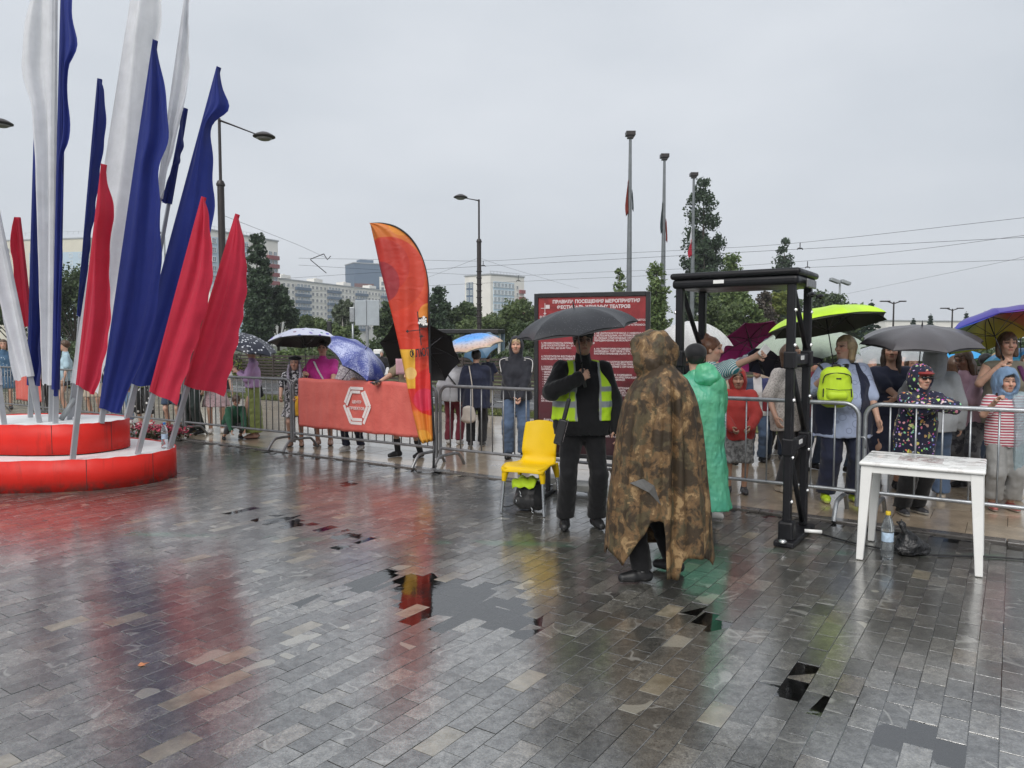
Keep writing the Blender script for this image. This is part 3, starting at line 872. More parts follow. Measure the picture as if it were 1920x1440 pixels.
# pale slabs behind the barriers, a dark kerb between
kerb = sheet('kerb', -22, 14, EDGE_W, EDGE_W + .14, -.012, grout)
kmat = mat('kerb granite', (.09, .082, .075), .3, 0, .3, 8, (90, .3, .004), .6, .5)
bk = MB(); bk.bbox((0, 0, -.015), (.994, .132, .05), .006); kme = bk.mesh('kerb_stone'); kme.materials.append(kmat)
for i in range(-20, 13):
    o = link('kerb_stone', kme, None, kerb); o.matrix_world = Matrix.Translation(uw(i + .5, EDGE_W + .07, .003)) @ Matrix.Rotation(-AX, 4, 'Z')
SLAB_W0, SLAB_W1 = EDGE_W + .14, 13.6
walk = sheet('pavement', -26, 24, SLAB_W0, SLAB_W1, -.012, grout)
pcs = []
for j in range(int((SLAB_W1 - SLAB_W0) / .5)):
    for i in range(-45, 40):
        p = uw((i + .5 * (j % 2)) * .6, SLAB_W0 + (j + .5) * .5)
        if in_view(p, 1.5): pcs.append((p, .008 + random.uniform(-.001, .001), random.gauss(0, .002), random.gauss(0, .002), (random.random(), random.random(), random.random())))
lay(walk, 'slab', pcs, (.596, .496), slab_obj, slab_attr)

# grass strip, wet road, far verge
gr = NT('grass ground'); gr.inp('Base_Color', gr.ramp(gr.noise(3, 4, .6, gr.geo('Position')), [(.3, (.045, .06, .015)), (.7, (.11, .12, .03))])); gr.set(Roughness=.8)
verge = sheet('verge', -60, 60, 13.62, 14.6, .0, gr.m)
rd = NT('wet asphalt'); rd.inp('Base_Color', rd.ramp(rd.noise(40, 4, .7, rd.geo('Position')), [(.3, (.045, .046, .05)), (.7, (.075, .077, .08))]))
rd.inp('Roughness', rd.ramp(rd.noise(.8, 4, .6, rd.geo('Position')), [(.35, .18), (.65, .38)])); rd.inp('Specular IOR Level', .8)
road = sheet('road', -90, 90, 14.62, 19.6, -.03, rd.m)
lm = mat('road paint', (.6, .6, .58), .4, 0, .15, 20)
b = MB()
for i in range(-12, 12):
    P = [uw(i * 4 + a, 17.1 + c, -.026) for a, c in ((0, -.06), (2, -.06), (2, .06), (0, .06))]; b.add(P, [(0, 1, 2, 3)])
tag(b.build('road_marking', lm), kind='structure')
verge2 = sheet('lawn', -120, 120, 19.75, 60, .0, gr.m)
kb = MB()
for w_ in (14.61, 19.68): kb.box(uw(0, w_, 0), (160, .13, .14), Matrix.Rotation(-AX, 3, 'Z'))
tag(kb.build('road_kerb', kmat), kind='structure')

def blades(name, u0, u1, w0, w1, n, hgt, m):
    V, F = [], []
    for _ in range(n):
        p = uw(random.uniform(u0, u1), random.uniform(w0, w1))
        if not in_view(p, 3): continue
        a = random.uniform(0, 6.28); s = random.uniform(.015, .03); hh = hgt * random.uniform(.5, 1.2)
        d = Vector((math.cos(a), math.sin(a), 0)); t = Vector((random.gauss(0, .4), random.gauss(0, .4), 1)) * hh
        n0 = len(V); V += [p - d * s, p + d * s, p + t]; F.append((n0, n0 + 1, n0 + 2))
    me = bpy.data.meshes.new(name); me.from_pydata(V, [], F); me.update()
    return tag(link(name, me, m), 'short green grass along the road behind the pale slabs', 'grass', kind='stuff')
lf = NT('grass blade'); lf.inp('Base_Color', lf.ramp(lf.geo('Random Per Island'), [(0, (.05, .075, .018)), (1, (.15, .16, .05))])); lf.set(Roughness=.55)
blades('grass', -22, 22, 13.65, 14.55, 26000, .07, lf.m)

# ------------------------------------------------------------------ far buildings
def wallmat(name, col, var=.06): return mat(name, col, .75, 0, var, .25, (3, .15, .02), .3)
white_wall, cream_wall, red_wall = wallmat('white panel wall', (.74, .72, .67)), wallmat('cream wall', (.60, .57, .47)), wallmat('red panel', (.24, .06, .06))
blue_wall, dkblue_wall, brick_wall, grey_wall = wallmat('pale blue panel', (.42, .53, .62)), wallmat('slate blue panel', (.10, .15, .22)), wallmat('brown red panel', (.16, .07, .06)), wallmat('grey wall', (.34, .36, .37))
gls = NT('window glass'); gls.inp('Base_Color', gls.ramp(gls.geo('Random Per Island'), [(0, (.02, .03, .04)), (1, (.10, .13, .16))])); gls.set(Roughness=.12); gls.inp('Specular IOR Level', .8)
glass_m = gls.m
gl2 = NT('pale window glass'); gl2.inp('Base_Color', (.16, .23, .29)); gl2.set(Roughness=.1); gl2.inp('Specular IOR Level', .9)
glass_p = gl2.m
frame_m = mat('window frame', (.72, .72, .70), .5, 0, .05)
WIN = {}
def win_mesh(w, h_, m, fr=.12):
    k = (round(w, 2), round(h_, 2), m.name)
    if k not in WIN:
        b = MB(); b.box((0, .06, 0), (w, .1, h_))          # pane
        np_ = len(b.f)
        for c, s in (((-w / 2, 0, 0), (fr, .22, h_ + fr)), ((w / 2, 0, 0), (fr, .22, h_ + fr)), ((0, 0, h_ / 2), (w - fr, .22, fr)), ((0, -.03, -h_ / 2), (w - fr + .0, .28, fr)), ((0, .0, 0), (.07, .16, h_ - fr))): b.box(c, s)
        me = b.mesh('window'); me.materials.append(m); me.materials.append(frame_m)
        for i, p in enumerate(me.polygons): p.material_index = 0 if i < np_ else 1
        WIN[k] = me
    return WIN[k]

def building(label, A, B, H, depth, wall, roof_h=1.2):
    """A,B: ground ends of the front facade (left, right seen from the square)"""
    A, B = Vector((A[0], A[1], 0)), Vector((B[0], B[1], 0)); L = (B - A).length; ang = math.atan2(B.y - A.y, B.x - A.x)
    root = empty('apartment_block', A, ang, label, 'building')
    b = MB(); b.box((L / 2, depth / 2, H / 2), (L, depth, H)); b.build('wall', wall, root)
    r = MB(); r.box((L / 2, depth / 2, H + roof_h * .2), (L + .6, depth + .6, roof_h * .4)); ro = r.build('roof', grey_wall, root)
    return root, L
def bpart(root, name, x, z, w, h_, m, y=-.1, t=.2):
    b = MB(); b.box((x, y, z), (w, t, h_)); return b.build(name, m, root)
def windows(root, xs, zs, w, h_, m=None, y=-.12, name='window'):
    for x in xs:
        for z in zs:
            o = link(name, win_mesh(w, h_, m or glass_m), None, root); o.location = (x, y, z)

def gp(px, Y): d = ray(px, 640); return (d.x * Y / d.y, Y)
# long pale slab with slate balcony stacks
r_, L = building('long white apartment slab with slate blue balcony stacks behind the trees', gp(520, 300), gp(775, 400), 26.6, 13, white_wall)
for k in range(5):
    x0 = k * L / 5
    windows(r_, [x0 + L / 5 * q for q in (.07, .20, .33, .46)], [24.6 - 2.75 * i for i in range(7)], 1.5, 1.35)
    for i in range(7):
        bpart(r_, 'balcony', x0 + L / 5 * .755, 23.6 - 2.75 * i, L / 5 * .44, 1.25, dkblue_wall, -.5, 1.0)
        windows(r_, [x0 + L / 5 * q for q in (.60, .70, .81, .91)], [24.9 - 2.75 * i], 1.7, 1.2, glass_p, -.55, 'balcony_window')
    b = MB(); b.box((x0 + L / 5 * .5, 6, 27.8), (6, 4, 2.6)); b.box((x0 + L / 5 * .5 + .5, 6, 29.25), (1.2, 1.2, .6)); b.build('stair_head', white_wall, r_)
# taller block with pale blue front and red balconies
r_, L = building('tall block with pale blue front and red and white balconies behind the poplar', gp(396, 235), gp(524, 262), 36.2, 14, white_wall)
bpart(r_, 'front_panel', L * .28, 17.6, L * .52, 33.5, blue_wall, -.06, .12)
windows(r_, [L * q for q in (.06, .15, .24, .33, .42, .51)], [33.2 - 2.9 * i for i in range(8)], 1.6, 1.5, glass_p, -.2)
windows(r_, [L * .72], [32.4 - 2.9 * i for i in range(7)], 1.5, 1.5)
for i in range(8):
    bpart(r_, 'balcony', L * .90, 30.4 - 2.9 * i, L * .17, 1.35, red_wall, -.6, 1.2)
    windows(r_, [L * .86, L * .94], [31.8 - 2.9 * i], 1.5, 1.3, glass_p, -.5, 'balcony_window')
b = MB()
for i in range(14): b.box((i * L * .05 + 1, .3, 37.2), (.08, .08, 1.0))
b.box((L * .35, .3, 37.7), (L * .7, .06, .06)); b.build('roof_railing', grey_wall, r_)
# block at the far left behind the flags
r_, L = building('cream apartment block behind the flags at the far left', gp(-60, 330), gp(172, 318), 45.0, 14, cream_wall)
bpart(r_, 'front_panel', L * .74, 20, L * .42, 39, blue_wall, -.06, .12)
windows(r_, [L * q for q in (.30, .36, .42, .48)], [41 - 3.0 * i for i in range(7)], 1.5, 1.5)
windows(r_, [L * q for q in (.56, .635, .71, .785, .86, .935)], [38 - 3.0 * i for i in range(6)], 1.5, 1.6)
b = MB()
for i in range(12): b.box((L * (.5 + i * .042), .4, 47.6), (.1, .1, 1.3))
b.box((L * .74, .4, 48.2), (L * .5, .1, .1)); b.build('roof_railing', grey_wall, r_)
# dark new tower
r_, L = building('dark slate tower with brown red base rising over the long white slab', gp(665, 420), gp(742, 432), 45.3, 16, dkblue_wall)
bpart(r_, 'lower_panel', L * .24, 16.6, L * .46, 35, brick_wall, -.15, .3)
bpart(r_, 'pale_panel', L * .80, 18.8, L * .38, 39, white_wall, -.18, .36)
windows(r_, [L * q for q in (.08, .18, .28, .38)], [31 - 3.1 * i for i in range(4)], 1.6, 1.7, None, -.4)
windows(r_, [L * q for q in (.68, .78, .88)], [34.5 - 3.1 * i for i in range(5)], 1.5, 2.2, None, -.46)
b = MB(); b.box((L * .35, 6, 46.8), (8, 6, 2)); b.build('roof_plant', dkblue_wall, r_)
# white tower in the middle: narrow end with a glass strip, long side with pale windows
r_, L = building('white tower block with dark glass strip and pale blue windows behind the street lamp', gp(872, 298), gp(920, 288), 27.2, 19, white_wall)
bpart(r_, 'glass_strip', L * .20, 12.8, L * .26, 24, dkblue_wall, -.1, .2)
windows(r_, [L * .12, L * .27], [23.6 - 2.8 * i for i in range(7)], 1.1, 1.8, glass_p, -.26)
b = MB(); b.box((L + .1, 7.2, 12.9), (.2, 11.6, 23.6)); b.build('front_panel', blue_wall, r_)
for y in (2.2, 4.2, 6.2, 8.2, 10.2, 12.2):
    for i in range(7): o = link('window', win_mesh(1.3, 1.6, glass_p), None, r_); o.location = (L + .32, y, 23.4 - 2.75 * i); o.rotation_euler = (0, 0, math.pi / 2)
for i in range(6): o = link('window', win_mesh(1.1, 1.3, glass_m), None, r_); o.location = (L + .16, 14.8, 23.0 - 2.75 * i); o.rotation_euler = (0, 0, math.pi / 2)
for i in range(8):
    b = MB(); b.box((L + .5, 17.4, 21.4 - 2.75 * i), (1.0, 2.8, 1.4)); b.build('balcony', red_wall, r_)
b = MB()
for i in range(10): b.box((L - 1, 1 + i * 1.8, 28), (.12, .12, 1.4))
b.box((L - 1, 9, 28.7), (.12, 16.5, .12)); b.build('roof_railing', grey_wall, r_)
# low hall on the right
r_, L = building('low pale hall on the horizon beyond the dark umbrella', gp(1660, 240), gp(1812, 250), 8.2, 20, white_wall, .8)
windows(r_, [L * (.06 + .1 * i) for i in range(10)], [5.6], 2.0, 1.6)

# ------------------------------------------------------------------ trees
bark = mat('bark', (.06, .048, .038), .85, 0, .3, 6, (14, .6, .03))
birch_bark = mat('pale bark', (.32, .31, .28), .8, 0, .35, 7, (14, .5, .02))
LEAF = {}
def leaf_mat(key, a, b_):
    if key not in LEAF:
        t = NT('leaf ' + key); t.inp('Base_Color', t.ramp(t.geo('Random Per Island'), [(0, a), (.6, tuple((x + y) / 2 for x, y in zip(a, b_))), (1, b_)])); t.set(Roughness=.5); t.inp('Specular IOR Level', .35)
        ts = t.n.new('ShaderNodeBsdfTranslucent'); t.link(t.ramp(t.geo('Random Per Island'), [(0, a), (1, b_)]), ts.inputs[0])
        ms = t.n.new('ShaderNodeMixShader'); ms.inputs[0].default_value = .28; t.link(t.p.outputs[0], ms.inputs[1]); t.link(ts.outputs[0], ms.inputs[2]); t.link(ms.outputs[0], t.out.inputs[0])
        LEAF[key] = t.m
    return LEAF[key]
TONE = {'dark': ((.032, .055, .034), (.080, .122, .065)), 'deep': ((.042, .068, .032), (.108, .15, .064)), 'mid': ((.062, .098, .037), (.155, .20, .08)), 'light': ((.075, .125, .042), (.20, .26, .095)), 'yellow': ((.10, .135, .032), (.25, .28, .07)),
        'plum': ((.065, .056, .047), (.13, .11, .09)), 'grey': ((.08, .105, .065), (.18, .215, .145)), 'spruce': ((.034, .058, .046), (.082, .122, .094))}

def leaves(P, N, size, spread):
    """P (n,3) points, N preferred normals"""
    n = len(P); a = RNG.normal(size=(n, 3)); nn = N * .6 + a * spread; nn /= np.linalg.norm(nn, axis=1)[:, None]
    t = np.cross(nn, RNG.normal(size=(n, 3))); t /= np.linalg.norm(t, axis=1)[:, None]; bt = np.cross(nn, t)
    s = size * RNG.uniform(.6, 1.35, size=(n, 1))
    V = np.stack([P - t * s, P - bt * s * .55 + nn * s * .12, P + t * s, P + bt * s * .55 + nn * s * .12], 1).reshape(-1, 3)
    return V, np.arange(4 * n).reshape(-1, 4)

def tree(label, px, ytop, Y, half, kind='round', tone='mid', n=3200, group=None, base=None, trunk_frac=.18, density=1.0, seed=None):
    rs = np.random.RandomState(seed if seed is not None else int(px * 7 + ytop))
    top = at(px, ytop, Y); Hh = top.z; rad = half * {'poplar': 1.22, 'spruce': 1.0}.get(kind, 1.22) / FPX * Y
    root = empty({'poplar': 'poplar_tree', 'spruce': 'spruce_tree', 'round': 'leafy_tree', 'shrub': 'shrub'}[kind], (top.x, Y, 0), rs.rand() * 6.28, label, 'shrub' if kind == 'shrub' else 'tree', group)
    tr = MB(); clumps = []
    z0 = Hh * trunk_frac
    if kind == 'poplar':
        tr.tube([(0, 0, 0), (.05, 0, Hh * .4), (0, 0, Hh * .95)], [Hh * .018, Hh * .012, .02], 7)
        stems = [(0, 0, 1.0, 1.0)] + [(rs.uniform(-.55, .55), rs.uniform(-.55, .55), rs.uniform(.5, .86), rs.uniform(.4, .6)) for _ in range(6)]
        for sx, sy, th, sr in stems:
            tr.tube([(sx * rad * .2, sy * rad * .2, z0), (sx * rad * .8, sy * rad * .8, Hh * th * .6), (sx * rad, sy * rad, Hh * th * .95)], [Hh * .007, Hh * .005, .01], 5)
            for q in range(int(90 * sr + 30)):
                t = rs.rand() ** .85; z = z0 * .4 + (Hh * th - z0 * .4) * t
                w = rad * (.35 + .65 * sr) * (math.sin(math.pi * min(1, t * .80 + .17)) ** .6) * .85
                a = rs.rand() * 6.28; k = rs.rand() ** .5
                clumps.append((sx * rad * (.2 + .6 * t) + math.cos(a) * w * k, sy * rad * (.2 + .6 * t) + math.sin(a) * w * k, z, max(.10, rad * rs.uniform(.12, .26))))
        clumps.append((0, 0, Hh - rad * .12, rad * .16))
    elif kind == 'spruce':
        tr.tube([(0, 0, 0), (0, 0, Hh * .97)], [Hh * .02, .01], 7)
        lev = 15
        for i in range(lev):
            t = i / lev; z = Hh * (.06 + .92 * t); w = rad * (1 - t) ** .85 * rs.uniform(.85, 1.12); nb = max(5, int(11 * (1 - t) + 4))
            for j in range(nb):
                a = j / nb * 6.28 + rs.rand(); ww = w * rs.uniform(.75, 1.1)
                tr.tube([(0, 0, z), (math.cos(a) * ww * .9, math.sin(a) * ww * .9, z - ww * .22)], [.02 * Hh / 8, .006], 4, False)
                for q in range(5):
                    k = (q + 1) / 5; clumps.append((math.cos(a) * ww * k, math.sin(a) * ww * k, z - ww * .22 * k + Hh * .012, max(.08, ww * .16 * (1.15 - k * .5))))
        clumps.append((0, 0, Hh * .99, rad * .05))
    else:
        sh_ = kind == 'shrub'
        if not sh_:
            tr.tube([(0, 0, 0), (rs.normal() * .1, rs.normal() * .1, Hh * .35), (rs.normal() * .2, rs.normal() * .2, Hh * .8)], [Hh * .022, Hh * .015, .02], 7)
        nl = 9
        c0 = Hh * (.5 + trunk_frac * .5) if not sh_ else Hh * .45; rz = (Hh - z0) * .5 if not sh_ else Hh * .5
        for i in range(nl if not sh_ else 5):
            a = rs.rand() * 6.28; e = rs.uniform(-.3, 1); k = rs.uniform(.55, .95)
            p = (math.cos(a) * rad * k * math.sqrt(1 - e * e * .7), math.sin(a) * rad * k * math.sqrt(1 - e * e * .7), c0 + rz * e * .75)
            tr.tube([(0, 0, Hh * .22 if not sh_ else 0), (p[0] * .5, p[1] * .5, (p[2] + Hh * .3) * .5), p], [Hh * .009, Hh * .006, .01], 5)
            for q in range(13):
                d = rs.normal(size=3); d /= np.linalg.norm(d); s = rs.rand() ** .4 * rad * .5
                zz = p[2] + d[2] * s * min(1.3, rz / rad)
                if zz < Hh * .05: continue
                clumps.append((p[0] + d[0] * s, p[1] + d[1] * s, min(zz, Hh - rad * .08), rad * rs.uniform(.12, .26)))
        clumps.append((rs.normal() * rad * .1, rs.normal() * rad * .1, Hh - rad * .14, rad * .16))
    tr.build('trunk', birch_bark if tone in ('light', 'grey') and kind == 'round' else bark, root, True)
    C = np.array(clumps); wgt = C[:, 3] ** 2; wgt /= wgt.sum(); N = int(n * density * (3.3 if kind == 'poplar' else 2.8))
    idx = RNG.choice(len(C), size=N, p=wgt)
    d = RNG.normal(size=(N, 3)); d /= np.linalg.norm(d, axis=1)[:, None]
    r = RNG.random((N, 1)) ** .45 * C[idx, 3:4] * 1.15
    Pp = C[idx, :3] + d * r
    if kind == 'spruce': d = d * .3 + np.array([0, 0, .6])
    size = max(.055, 1.75 * Y / 747.0) if kind != 'spruce' else max(.05, 1.3 * Y / 747)
    V, F = leaves(Pp, d, size, .5)
    link('crown', np_mesh('crown', V, F, False), leaf_mat(tone, *TONE[tone]), root)
    return root

G1, G2 = 'trees beyond the road on the left', 'trees behind the crowd on the right'
tree('tall narrow dark poplar right of the leaning red flags', 481, 443, 52, 27, 'poplar', 'dark', 5200, None, density=1.2)
tree('broad dark tree at the right foot of the tall left poplar', 520, 540, 54, 32, 'round', 'dark', 4600, None)
tree('dark tree seen between the flags under the cream block', 138, 512, 46, 70, 'round', 'deep', 4600, None)
tree('dark tree behind the leftmost red flag', 30, 545, 50, 60, 'round', 'deep', 3000, None)
tree('dark tree between the blue flag and the two leaning red flags', 330, 560, 50, 60, 'round', 'deep', 3000, None)
tree('green tree above the white print umbrella', 580, 597, 60, 36, 'round', 'mid', 3600, None)
tree('grey green tree in front of the long white slab', 643, 563, 62, 17, 'round', 'grey', 3200, None)
tree('light green low tree above the blue umbrella', 625, 606, 48, 36, 'round', 'mid', 3000, None)
tree('dark tree left of the feather banner top', 737, 560, 54, 26, 'round', 'deep', 3600, None)
tree('dark pointed tree right of the feather banner', 822, 541, 52, 26, 'poplar', 'dark', 3400, None)
tree('dark round tree beside the street lamp foot', 856, 572, 55, 40, 'round', 'deep', 3400, None)
tree('mid green low tree behind the street lamp', 905, 600, 50, 36, 'round', 'mid', 2800, None)
tree('loose birch left of the rules board', 985, 566, 50, 38, 'round', 'mid', 2800, None, density=.8)
tree('green tree beside the white tower block', 945, 582, 56, 34, 'round', 'mid', 2600, None)
tree('green bush showing over the hooded woman', 1000, 610, 40, 46, 'round', 'deep', 2600, None)
tree('slim light green young tree at the first flagpole', 1161, 505, 42, 17, 'poplar', 'light', 2200, None)
tree('bright green young tree right of the rules board', 1231, 497, 38, 27, 'poplar', 'light', 3600, None)
tree('tallest dark poplar behind the metal detector frame', 1320, 339, 60, 40, 'poplar', 'dark', 6500, None, density=1.2)
tree('light green tree right of the tallest poplar', 1372, 480, 46, 30, 'poplar', 'light', 3600, None)
tree('green tree seen inside the metal detector frame', 1340, 545, 40, 36, 'round', 'mid', 3600, None)
tree('leafy birch seen inside the metal detector frame', 1388, 540, 42, 34, 'round', 'light', 3600, None)
tree('dull plum coloured tree inside the metal detector frame', 1433, 548, 44, 24, 'poplar', 'plum', 3000, None)
tree('yellow green tree beside the detector right post', 1462, 552, 46, 26, 'round', 'yellow', 2800, None)
tree('distant dark poplar over the detector header', 1471, 451, 78, 25, 'poplar', 'dark', 3600, None)
tree('dark leafy tree above the lime umbrella', 1545, 556, 60, 46, 'round', 'deep', 3000, None, density=.75)
tree('small dark tree right of the floodlight mast', 1600, 572, 58, 22, 'round', 'deep', 1800, None)
tree('large blue green spruce right of the lime umbrella', 1634, 562, 46, 34, 'spruce', 'spruce', 5000, None)
tree('small dark spruce left of the pair above the grey umbrella', 1713, 597, 80, 17, 'spruce', 'spruce', 2600, None)
tree('small dark spruce right of the pair above the grey umbrella', 1745, 588, 80, 15, 'spruce', 'spruce', 2600, None)
tree('tiny spruce top left of the rainbow umbrella', 1812, 584, 90, 14, 'spruce', 'spruce', 2000, None)
HB = ['above the head of the woman in lilac', 'above the fence left of the girl in the beret', 'behind the woman in magenta', 'behind the starry umbrella', 'behind the feather banner foot', 'left of the picture umbrella', 'behind the person in the navy coat', 'left of the rules board', 'behind the rules board', 'behind the poncho hood',
      'left inside the detector frame', 'right inside the detector frame', 'under the pale green umbrella', 'under the lime umbrella right tip', 'behind the dark haired woman', 'behind the pink figured cape', 'behind the rainbow umbrella', 'behind the front red flag', 'behind the narrow white flag', 'behind the big blue flag', 'behind the rightmost red flag', 'at the far left edge', 'at the far right edge']
for i, (px, yt, Y, hf, tn) in enumerate([(470, 662, 33, 38, 'yellow'), (530, 664, 34, 40, 'light'), (590, 655, 36, 46, 'mid'), (660, 640, 38, 46, 'mid'), (735, 640, 38, 46, 'deep'), (820, 640, 36, 46, 'deep'), (890, 640, 38, 42, 'mid'), (960, 650, 34, 46, 'deep'),
        (1100, 640, 34, 60, 'deep'), (1230, 630, 32, 46, 'deep'), (1330, 620, 32, 50, 'mid'), (1420, 622, 32, 46, 'deep'), (1500, 620, 32, 50, 'deep'), (1590, 615, 32, 54, 'deep'), (1690, 640, 30, 60, 'deep'), (1790, 640, 30, 60, 'deep'), (1890, 640, 30, 60, 'deep'), (200, 640, 36, 60, 'deep'), (90, 640, 36, 60, 'deep'), (300, 640, 36, 60, 'deep'), (400, 645, 36, 46, 'deep'), (-20, 640, 36, 60, 'deep'),
        (1960, 630, 30, 60, 'deep')]):
    tree('dense %sgreen hedge bush %s' % ({'yellow': 'yellowish ', 'light': 'light ', 'mid': '', 'deep': 'dark '}[tn], HB[i]), px, yt, Y, hf, 'shrub', tn, 1800, 'hedge bushes behind the crowd')
# ------------------------------------------------------------------ street furniture behind the square
dark_pole = mat('brown lamp post paint', (.028, .022, .021), .42, .2, .2, 5, None, .5)
steel = mat('galvanised steel', (.33, .345, .36), .38, .75, .18, 14, (60, .1, .003))
steel_d = mat('dull grey steel', (.20, .20, .205), .42, .6, .2, 14, (60, .1, .003))
pole_grey = mat('grey pole paint', (.27, .29, .30), .45, .2, .15, 3)
black_pl = mat('black plastic', (.012, .012, .014), .38, 0, .25, 8, (40, .1, .003), .5)
white_pl = mat('white plastic', (.78, .78, .76), .35, 0, .05, 5, None, .5)

def street_lamp(label, px, ytop, Y, arm_px, arm_dy):
    p = at(px, ytop, Y); H = p.z
    root = empty('street_lamp', (p.x, Y, 0), 0, label, 'street lamp', 'brown street lamps')
    b = MB(); b.tube([(0, 0, 0), (0, 0, .8), (0, 0, .82), (0, 0, H * .76)], [.17, .17, .12, .115], 12); b.lathe([(.14, H * .76 - .05), (.15, H * .76), (.10, H * .76 + .12), (.06, H * .76 + .14)], 12); b.build('lower_pole', dark_pole, root, True, 40)
    b = MB(); b.tube([(0, 0, H * .765), (0, 0, H)], [.052, .048], 10); b.build('upper_pole', dark_pole, root, True, 40)
    L = arm_px / FPX * Y; dz = -arm_dy / FPX * Y
    b = MB(); b.tube([(0, 0, H - .06), (L * .25, 0, H - .06 + dz * .25), (L * .8, 0, H - .06 + dz * .82)], [.075, .055, .04], 8, True, .5); b.build('arm', dark_pole, root, True, 40)
    s = .37
    b = MB(); prof = [(.04, .13), (.12, .11), (.26, .05), (s, -.02), (s, -.05), (.30, -.08), (.18, -.11), (.06, -.12)]
    b.lathe([(r, z) for r, z in prof], 14, (L, 0, H + dz - .02)); hd = b.build('lamp_head', dark_pole, root, True, 35)
    b = MB(); b.lathe([(.24, -.07), (.27, -.10), (.17, -.15), (.05, -.165)], 14, (L, 0, H + dz - .02)); b.build('lens', mat('lamp lens', (.25, .25, .24), .2), hd, True)
    for k in range(10):
        pass
    return root
L1 = street_lamp('brown street lamp rising behind the leaning blue flag', 411, 222, 25.6, 82, 30)
L2 = street_lamp('brown street lamp between the feather banner and the rules board', 898, 374, 39.5, -34, -6)
L0 = street_lamp('brown street lamp with only its head in frame at the left edge', -62, 216, 25.6, 62, 12)
for L_, z0_, n_ in ((L2, 2.6, 9),):     # rings of climbing bolts on the lower pole
    for k in range(n_):
        b = MB(); b.lathe([(.12, -.03), (.16, -.015), (.16, .015), (.12, .03)], 10, (0, 0, z0_ + k * .34)); b.build('pole_band', dark_pole, L_, True)

def small_lamp(label, px, ytop, Y, two=True):
    p = at(px, ytop, Y); H = p.z; root = empty('street_lamp', (p.x, Y, 0), 0, label, 'street lamp', 'distant street lamps')
    b = MB(); b.tube([(0, 0, 0), (0, 0, H)], [.10, .06], 8); b.build('pole', dark_pole if two else pole_grey, root, True, 40)
    for s in ((-1, 1) if two else (-1,)):
        b = MB(); b.tube([(0, 0, H - .15), (s * .5, 0, H + .02)], .05, 6); a = b.build('arm', dark_pole, root, True)
        b = MB(); b.bbox((s * .72, 0, H + .05), (.8 if s < 0 else .55, .3, .10), .04); b.build('lamp_head', dark_pole, root)
small_lamp('slim twin headed street lamp above the grey umbrella', 1676, 566, 62)
small_lamp('slim twin headed street lamp left of the rainbow umbrella', 1786, 579, 70)
small_lamp('thin lamp seen in the gap between blue flags', 308, 436, 60, False)
# floodlight mast
p = at(1575, 530, 70); root = empty('floodlight_mast', (p.x, 70, 0), 0, 'grey floodlight mast above the lime umbrella', 'lamp')
b = MB(); b.tube([(0, 0, 0), (0, 0, p.z)], [.16, .09], 8); b.build('pole', pole_grey, root, True)
for s in (-1, 1):
    b = MB(); b.bbox((s * .5, 0, p.z + .1 - s * .08), (.9, .6, .32), .06, Matrix.Rotation(R(20), 3, 'Y')); b.build('floodlight', pole_grey, root)

# three flagpoles with wet flags
flag_fabric = lambda n, c: cloth(n, c, .55, .07, (8, .5, .03), None, .3, .48, .14)
red_f, white_f, blue_f = flag_fabric('red flag cloth', (.68, .040, .085)), flag_fabric('white flag cloth', (.86, .87, .90)), flag_fabric('blue flag cloth', (.024, .042, .26))
dull_f, red_d = flag_fabric('faded dark cloth', (.06, .09, .10)), flag_fabric('rust red cloth', (.35, .05, .03))
for lab, px, yt, H, strips in (('tallest and nearest of the three bare flagpoles', 1182, 247, 13.5, [(red_d, -.16, .66, .80), (dull_f, .10, .68, .76)]),
                               ('middle of the three flagpoles, flag hanging slack', 1246, 289, 13.5, [(dull_f, -.13, .64, .78), (red_d, .12, .60, .70)]),
                               ('shortest and farthest of the three flagpoles, red and white flag', 1301, 324, 13.5, [(white_f, -.15, .64, .72), (red_f, -.26, .57, .66)])):
    Y = (H - EYE) / (ray(px, yt).z / ray(px, yt).y); p = at(px, yt, Y)
    root = empty('flagpole', (p.x, Y, 0), 0, lab, 'flagpole', 'three tall flagpoles')
    b = MB(); b.tube([(0, 0, 0), (0, 0, H * .5), (0, 0, H - .35)], [.19, .14, .08], 12); b.build('pole', mat('flagpole paint', (.15, .165, .175), .45, .2, .15, 3), root, True, 40)
    b = MB(); b.box((0, 0, H - .12), (.52, .52, .22)); b.box((0, 0, H - .30), (.34, .34, .14)); b.build('cap', dark_pole, root)
    for m, dx, z0, z1 in strips:
        P = []
        for i in range(13):
            t = i / 12; z = H * (z1 + (z0 - z1) * t); w = abs(dx) * (.25 + .75 * min(1, t * 1.5)) * (1 - .25 * max(0, t - .8) * 5)
            P.append([Vector(((math.copysign(.11, dx)) + math.copysign(w, dx) * j / 6, -.12 + .07 * math.sin(j * 1.9 + t * 5), z - .03 * j)) for j in range(7)])
        b = MB(); b.grid(P); b.build('flag', m, root, True, None, .012)

